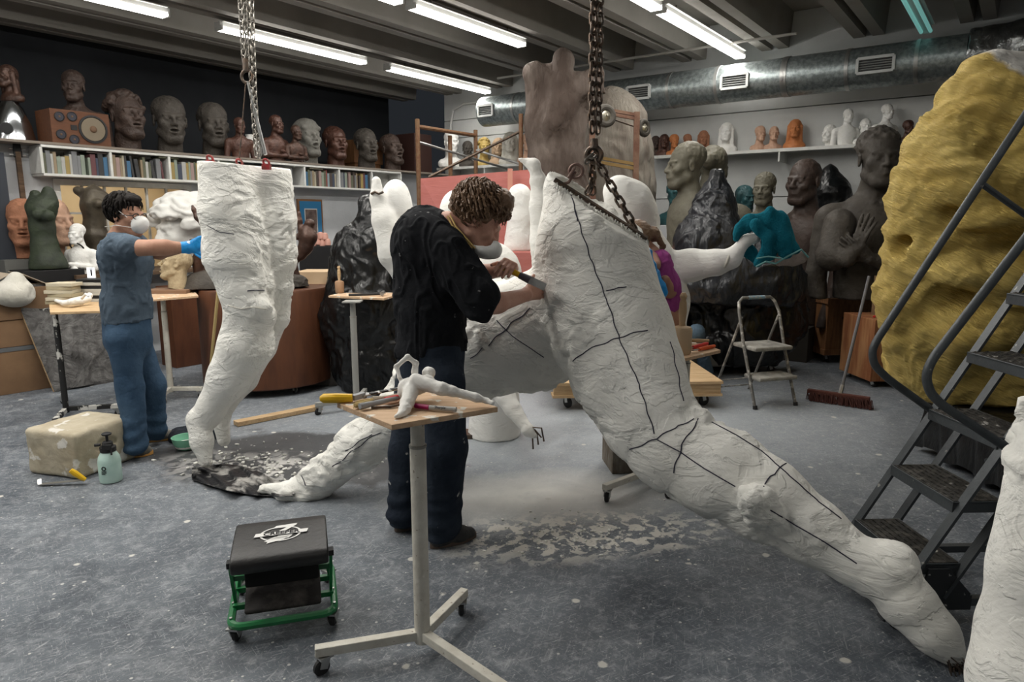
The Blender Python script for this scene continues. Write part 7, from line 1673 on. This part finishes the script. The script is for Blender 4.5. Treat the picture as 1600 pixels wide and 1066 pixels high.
# crates, boxes, broom, step stool, dolly
def crate(name, label, c, w_, d_, z0, hh, m, rz=ROOM_YAW, cast=True, cat='crate', trim_=True):
    t = thing(name, label, cat, (c[0], c[1], 0), rz); mb = MB(); mb.box((0, 0, z0 + hh / 2), (w_, d_, hh)); mb.build('body', m, t, bevel=.004, smooth=None)
    if trim_:
        for z in (z0 + .03, z0 + hh - .03):
            mb = MB(); mb.box((0, 0, z), (w_ + .03, d_ + .03, .06)); mb.build('batten', m, t, smooth=None)
    if cast:
        for sx in (-1, 1):
            for sy in (-1, 1): caster('caster', t, (sx * (w_ / 2 - .06), sy * (d_ / 2 - .06), 0), (z0 - .008) / 2.2, yaw=sx)
    return t
c = G(1312, 566); d_ = .62; hh = P(1312, 466, c.y).z - .09
t = crate('wooden_crate', 'orange-brown wooden crate on casters under the largest bronze half figure', c + Vector((.25, .30, 0)), .98, .6, .09, hh, wood_crate, .12)
mb = MB(); [mb.box((x_, -.3, z_), (w_, .003, .028)) for z_, row in ((.50, ((-.30, .04), (-.25, .03), (-.20, .045), (-.14, .05))), (.45, ((-.24, .035), (-.19, .04))), (.40, ((-.25, .03), (-.21, .03), (-.17, .03)))) for x_, w_ in row]; mb.build('faded_stencil', mat('stencil', (.06, .03, .015), .8), t, smooth=None)
c = G(1366, 606); hh = P(1366, 500, c.y).z - .06; t = crate('wooden_crate', 'reddish plywood box on casters half hidden by the yellow form', c + Vector((.24, .28, 0)), .62, .55, .06, hh, mat('ply_red', (.23, .085, .035), .7, .1, 5, (.36, .18, .08), 2.4, lo=.42, hi=.62, stretch=(6, 6, .8)), .06, trim_=False)
cc = c + Vector((.20, .28, hh + .06)); t = thing('carton', 'small brown carton with white label on the reddish plywood box', 'box', cc + Vector((.02, 0, 0)), .1); mb = MB(); mb.box((0, 0, .19), (.22, .2, .38)); mb.build('carton', cardboard, t, smooth=None); mb = MB(); mb.box((-.02, -.102, .28), (.11, .003, .13)); mb.build('paper_label', mat('label_white', (.5, .5, .5), .7), t, smooth=None)
mb = MB(); mb.tube([(-.04 , -.106, .24), (-.04, -.106, .32)], .003, 4); mb.tube([(-.025, -.106, .24), (-.025, -.106, .32)], .004, 4); mb.tube([(-.005, -.106, .24), (-.005, -.106, .32)], .003, 4); mb.build('label_print', black_paint, t)
t = thing('pliers', 'red handled pliers on the reddish plywood box', 'pliers', cc + Vector((-.2, -.15, .01))); mb = MB(); mb.tube([(0, 0, 0), (.05, .01, .02), (.12, -.01, 0)], .01, 6); mb.build('handle', mat('tool_red', (.55, .03, .03), .5), t); mb = MB(); mb.tube([(.12, -.01, 0), (.16, 0, .01)], .008, 6); mb.build('jaw', steel, t)
# broom
a, b = G(1263, 620, .03), G(1360, 634, .03); t = thing('push_broom', 'push broom with reddish bristles standing against the plywood box', 'broom', (a + b) / 2); og = t.location; r_ = random.Random(1)
dv = (b - a); mb = MB(og); mb.bar(a + Vector((0, .02, .05)), b + Vector((0, .02, .05)), .05, .03); mb.build('broom_block', mat('broom_wood', (.10, .035, .025), .8), t, smooth=None)
mb = MB(og)
for i in range(420):
    p = a + dv * r_.random() + Vector((0, r_.uniform(-.03, .045), .05)); mb.tube([p, p + Vector((r_.uniform(-.02, .02), r_.uniform(-.05, .0), -.075))], .0035, 3, cap=False)
mb.build('bristles', mat('bristle_red', (.11, .045, .038), .9), t)
mb = MB(og); mb.tube([(a + b) / 2 + Vector((.02, .02, .06)), P(1358, 432, a.y + .25)], .014, 8); mb.build('handle', mat('broom_handle', (.16, .16, .17), .4, metal=.5), t); mb = MB(og); h0 = (a + b) / 2 + Vector((.02, .02, .06)); mb.tube([h0, h0.lerp(P(1358, 432, a.y + .25), .07)], .019, 8); mb.build('ferrule', steel, t)
# step stool
fl, fr2 = G(1180, 640), G(1243, 634); W2 = (fr2 - fl).length; sx_ = (fr2 - fl).normalized(); rz = math.atan2(sx_.y, sx_.x); t = thing('step_stool', 'paint-spattered folding two-step stool with curved top bar', 'step stool', fl, rz)
stool_m = mat('stool_metal', (.16, .155, .145), .5, .2, 60, (.42, .41, .38), 16, lo=.52, hi=.62, metal=.3); pad_m = mat('stool_pad', (.17, .165, .15), .8, .3, 40, (.33, .32, .29), 9)
hT = .90; fy = .34; path = [(0, 0, 0), (.0, .20, .5), (-.0, fy * .86, .78), (.02, fy * .97, .86), (.06, fy, .895)]
mb = MB(); pts_ = [Vector(p) for p in path] + [Vector((W2 - p[0], p[1], p[2])) for p in path[::-1]]; mb.tube(pts_, .0135, 8); mb.build('front_frame', stool_m, t)
mb = MB(); mb.tube([Vector((.12, fy, .895)), Vector((W2 - .12, fy, .895))], .0165, 8); mb.build('grip', mat('grip_blue', (.12, .25, .36), .6, 0, 1, (.3, .3, .28), 30), t)
for s_ in (0, 1):
    x = .015 if not s_ else W2 - .015; mb = MB(); mb.tube([(x, .62, 0), (x, fy * .8, .74)], .011, 8); mb.build('rear_leg', stool_m, t)
    mb = MB(); mb.tube([(W2 * s_, 0, 0), (W2 * s_, .006, .03)], .019, 8); mb.build('rubber_foot', black_rubber, t)
    mb = MB(); mb.tube([(x, .10, .25), (x, .50, .14)], .005, 6); mb.build('linkage', stool_m, t)
mb = MB(); mb.tube([(.0, .60, .05), (W2, .60, .05)], .007, 6); mb.build('rear_bar', stool_m, t)
for (y, z, dd) in ((.02, .49, .32), (-.06, .25, .22)): mb = MB(); mb.box((W2 / 2, y + dd / 2 + .04, z), (W2 * .93, dd, .035)); mb.build('step', pad_m, t, bevel=.012, smooth=None)
# timber dolly
cr_ = G(1127, 640); X1, Y1 = cr_.x, cr_.y + .03; t = thing('timber_dolly', 'pale timber platform dolly on casters behind the big plaster knee', 'dolly', (X1, Y1, 0), .05)
for k_ in range(7): mb = MB(); mb.box((-.70, .06 + k_ * .155, .225), (1.42, .15, .022)); mb.build('deck_board', wood_pine, t, smooth=None)
for y in (.03, .55, 1.05): mb = MB(); mb.box((-.70, y, .17), (1.40, .045, .085)); mb.build('beam', wood_pine, t, smooth=None)
mb = MB(); mb.box((-.70, .06, .118), (1.42, .14, .02)); mb.build('lower_board', wood_pine, t, smooth=None)
for x in (-.12, -1.28):
    for y in (.10, .95): caster('caster', t, (x, y, 0), .047, yaw=.4 + x)

# ================================================================== DUCT, PIPES, CHAINS
galv = mat('galvanised', (.20, .23, .23), .38, .1, 30, (.34, .38, .38), 22, metal=.75, lo=.4, hi=.6); DP = 9.0; dz = 3.25; drr = .225
qR, qL = pq(PB(1512, 90, DP))[1], pq(PB(757, 172, DP))[1]
t = thing('air_duct', 'long round galvanised air duct along the far wall under the ceiling', 'duct', R(DP, (qR + qL) / 2, dz), ROOM_YAW); hl = abs(qL - qR) / 2
mb = MB(); mb.cyl((0, -hl, 0), (0, hl, 0), drr, n=40); mb.build('pipe', galv, t, smooth=40)
qm = (qR + qL) / 2
for u in (1053, 1127, 1229, 1233, 1327, 1433, 812):
    y = pq(PB(u, 120, DP))[1] - qm; mb = MB(); mb.cyl((0, y - .02, 0), (0, y + .02, 0), drr + .007, n=40); mb.build('band', steel, t, smooth=40)
def vent(u, v, w_px, h_px, lab):
    y = pq(PB(u, v, DP))[1] - qm; l_ = PB(u, v, DP - drr); w2, h2 = w_px * l_.y / F / .82, hpx(l_, h_px); mb = MB()
    for (yy, zz, a, b) in ((0, h2 / 2, w2, .03), (0, -h2 / 2, w2, .03), (w2 / 2, 0, .03, h2), (-w2 / 2, 0, .03, h2)): mb.box((-drr - .012, y + yy, zz - .02), (.03, a, b))
    v_ = mb.build('vent', mat('vent_white', (.5, .51, .5), .6), t, smooth=None)
    mb = MB(); mb.box((-drr + .03, y, -.02), (.06, w2 * .96, h2 * .96)); mb.build('vent_box', black_paint, v_, smooth=None)
    mb = MB()
    for k_ in range(6): mb.box((-drr - .006, y, -.02 - h2 / 2 + h2 * (k_ + .5) / 6), (.012, w2 * .95, .006), (0, .5, 0))
    mb.build('louvers', mat('louver_grey', (.28, .29, .28), .6), v_, smooth=None)
for a in ((1157, 131, 32, 20, ''), (1373, 109, 40, 22, ''), (1009, 151, 30, 19, ''), (773, 176, 22, 16, '')): vent(*a)
q_e = qR - 3.2; c = R(DP, (qR + q_e) / 2, dz + .02); S = Sdf((c.x - 2.3, c.y - 2.3, dz - .5), (c.x + 2.3, c.y + 2.3, dz + .5), .03); S.frame(); S.cap(R(DP, qR, dz), R(DP, q_e, dz + .05), .27); S.cut(R(DP, qR, 0), NX)
tag(link('flexible_duct', S.mesh('flexible_duct', mat('foil', (.36, .37, .37), .25, .8, 12, (.22, .23, .23), 6, metal=.9), c, lambda V, Nn: .02 * fbm(V, 9, 2)), loc=c), 'crinkled silver foil insulated duct at the upper right corner', 'duct')
def pipe(lab, pts_, r, m, nm='pipe'): mb = MB(pts_[0]); mb.tube(pts_, r, 8); o = mb.build(nm, m, loc=pts_[0]); return tag(o, lab, 'pipe')
pc = PB(704, 165, WALLP - .05); pipe('white conduit pipe running down the far wall behind the scaffold', [PB(790, 155, WALLP - .05), PB(725, 162, WALLP - .05), PB(708, 172, WALLP - .05), PB(704, 195, WALLP - .05), PB(704, 262, WALLP - .05)], .02, white_paint)
a = G(1245, 52, RIB - .06); pp_, qq_ = pq(a); pipe('thin pale sprinkler pipe crossing below the ceiling ribs', [R(pp_, qq_, RIB - .06), R(pp_, qq_ + 4.3, RIB - .06)], .017, mat('pipe_pale', (.35, .34, .31), .6))
# chains
LM = {}
def chain(parent, pts_, name='chain', ll=.052, r=.0062, m=dark_steel, sl=0):
    """welded links threaded along a path"""
    org = parent.location; mb = MB(org); P_ = [Vector(p) for p in pts_]; pitch = ll * .74; seg = 0; pos = 0.0; tot = sum((P_[i + 1] - P_[i]).length for i in range(len(P_) - 1)); n = int(tot / pitch)
    for k_ in range(n):
        s_ = k_ * pitch; i = 0
        while i < len(P_) - 2 and s_ > (P_[i + 1] - P_[i]).length: s_ -= (P_[i + 1] - P_[i]).length; i += 1
        d = (P_[i + 1] - P_[i]).normalized(); c = P_[i] + d * s_; x = d.orthogonal().normalized()
        x = (Vector((1, 0, 0)) - d * d.x).normalized() if abs(d.x) < .9 else x
        x = Matrix.Rotation(.6 + (k_ % 2) * math.pi / 2, 3, d) @ x; pts2 = []
        for j in range(12):
            a = 2 * math.pi * j / 12; sh = ll * .22 * (1 if math.cos(a) > 0 else -1); pts2.append(c + d * (math.cos(a) * ll * .28 + sh) + x * math.sin(a) * ll * .30)
        mb.tube(pts2, r, 5, closed=True)
    o = mb.build(name, m, parent, smooth=70); o['kind'] = 'thing'; return o
Yh2 = 3.42; top = P(918, 0, Yh2); hk = P(928, 242, Yh2); ct = Vector((hk.x - .02, Yh2, RIB))
t = thing('chain_hoist', 'heavy dark chain hoist in the middle holding the big plaster figure', 'chain hoist', hk)
mb = MB(hk); mb.box((ct.x, Yh2, RIB + .05), (.14, .14, .1)); mb.build('hoist_body', dark_steel, t, bevel=.01, smooth=None)
chain(t, [ct, hk + Vector((-.012, 0, .04))], ll=.06, r=.0072); chain(t, [ct + Vector((.03, .03, 0)), hk + Vector((.018, .02, .04))], ll=.06, r=.0072)
mb = MB(hk); mb.torus(hk, .036, .012, (.3, 1, 0)); mb.cyl(hk + Vector((0, 0, .03)), hk + Vector((0, 0, .075)), .022, .018); mb.build('hook', dark_steel, t)
sA, sB = P(878, 288, 3.36), P(1003, 376, 3.36)
chain(t, [hk, hk.lerp(sA, .5)], ll=.05, r=.006, m=mat('chain_zinc', (.30, .28, .25), .4, metal=.8)); mb = MB(hk); mb.torus(hk.lerp(sA, .56), .032, .008, (.2, 1, .1)); mb.tube([hk.lerp(sA, .58), hk.lerp(sA, .8) + Vector((0, 0, -.02)), sA], .008, 6); mb.tube([hk.lerp(sA, .62) + Vector((.0, 0, .02)), sA + Vector((.03, 0, .03))], .007, 6); mb.build('sling_hook', mat('hook_brown', (.20, .13, .11), .5, metal=.5), t)
chain(t, [hk, sB], ll=.058, r=.0068); 
mb = MB(hk); mb.torus(sB, .036, .0075, (.2, 1, 0), sx=.5); mb.cyl(sB + Vector((0, -.02, -.04)), sB + Vector((.03, .03, -.05)), .014); mb.build('shackle', steel, t)
lp_ = [hk + Vector((-.005, .03, -.02)), P(924, 290, Yh2 + .05), P(912, 312, Yh2 + .06)]; chain(t, lp_, 'slack_chain', .05, .006); chain(t, [hk + Vector((.0, .04, -.02)), P(926, 300, Yh2 + .08), P(922, 320, Yh2 + .08)], 'slack_chain', .05, .006)
Yh3 = 4.25; hk = P(386, 120, Yh3); t = thing('chain_hoist', 'chain hoist at the left holding the hanging plaster legs', 'chain hoist', hk)
ct = Vector((P(385, 0, Yh3).x - .02, Yh3, RIB)); mb = MB(hk); mb.box((ct.x + .03, Yh3, RIB + .05), (.16, .14, .1)); mb.build('hoist_body', dark_steel, t, bevel=.01, smooth=None); zc = mat('chain_zinc', (.30, .28, .25), .4, metal=.8)
for dx_ in (-.02, .02): chain(t, [ct + Vector((dx_, 0, 0)), hk + Vector((dx_ * .6, 0, .05))], ll=.042, r=.0048, m=zc)
chain(t, [ct + Vector((.07, .02, 0)), P(399, 150, Yh3), P(406, 255, Yh3)], ll=.036, r=.0036, m=zc); chain(t, [ct + Vector((.05, .0, 0)), P(393, 140, Yh3), P(401, 250, Yh3)], ll=.04, r=.0045, m=zc)
mb = MB(hk); mb.torus(hk, .034, .009, (.1, 1, 0)); mb.cyl(hk + Vector((0, 0, .03)), hk + Vector((0, 0, .10)), .022, .02); mb.build('hook', dark_steel, t)
mb = MB(hk); mb.tube([P(388, 128, Yh3), P(402, 190, Yh3), P(415, 242, Yh3)], .011, 8); mb.build('sling_rod', steel, t); mb = MB(hk); mb.tube([P(384, 130, Yh3), P(378, 200, Yh3), P(374, 248, Yh3)], .004, 6); mb.build('sling_cable', dark_steel, t)
red_s = mat('shackle_red', (.35, .03, .035), .45, 0, 1, (.12, .04, .03), 30)
for (u, v) in ((328, 246), (374, 252), (416, 252)):
    c = P(u, v + 2, 4.2); mb = MB(hk); mb.torus(c, .022, .007, (.2, 1, 0), 16, 8, .7); mb.box(c + Vector((0, 0, -.026)), (.045, .04, .03)); mb.build('shackle', red_s, t)
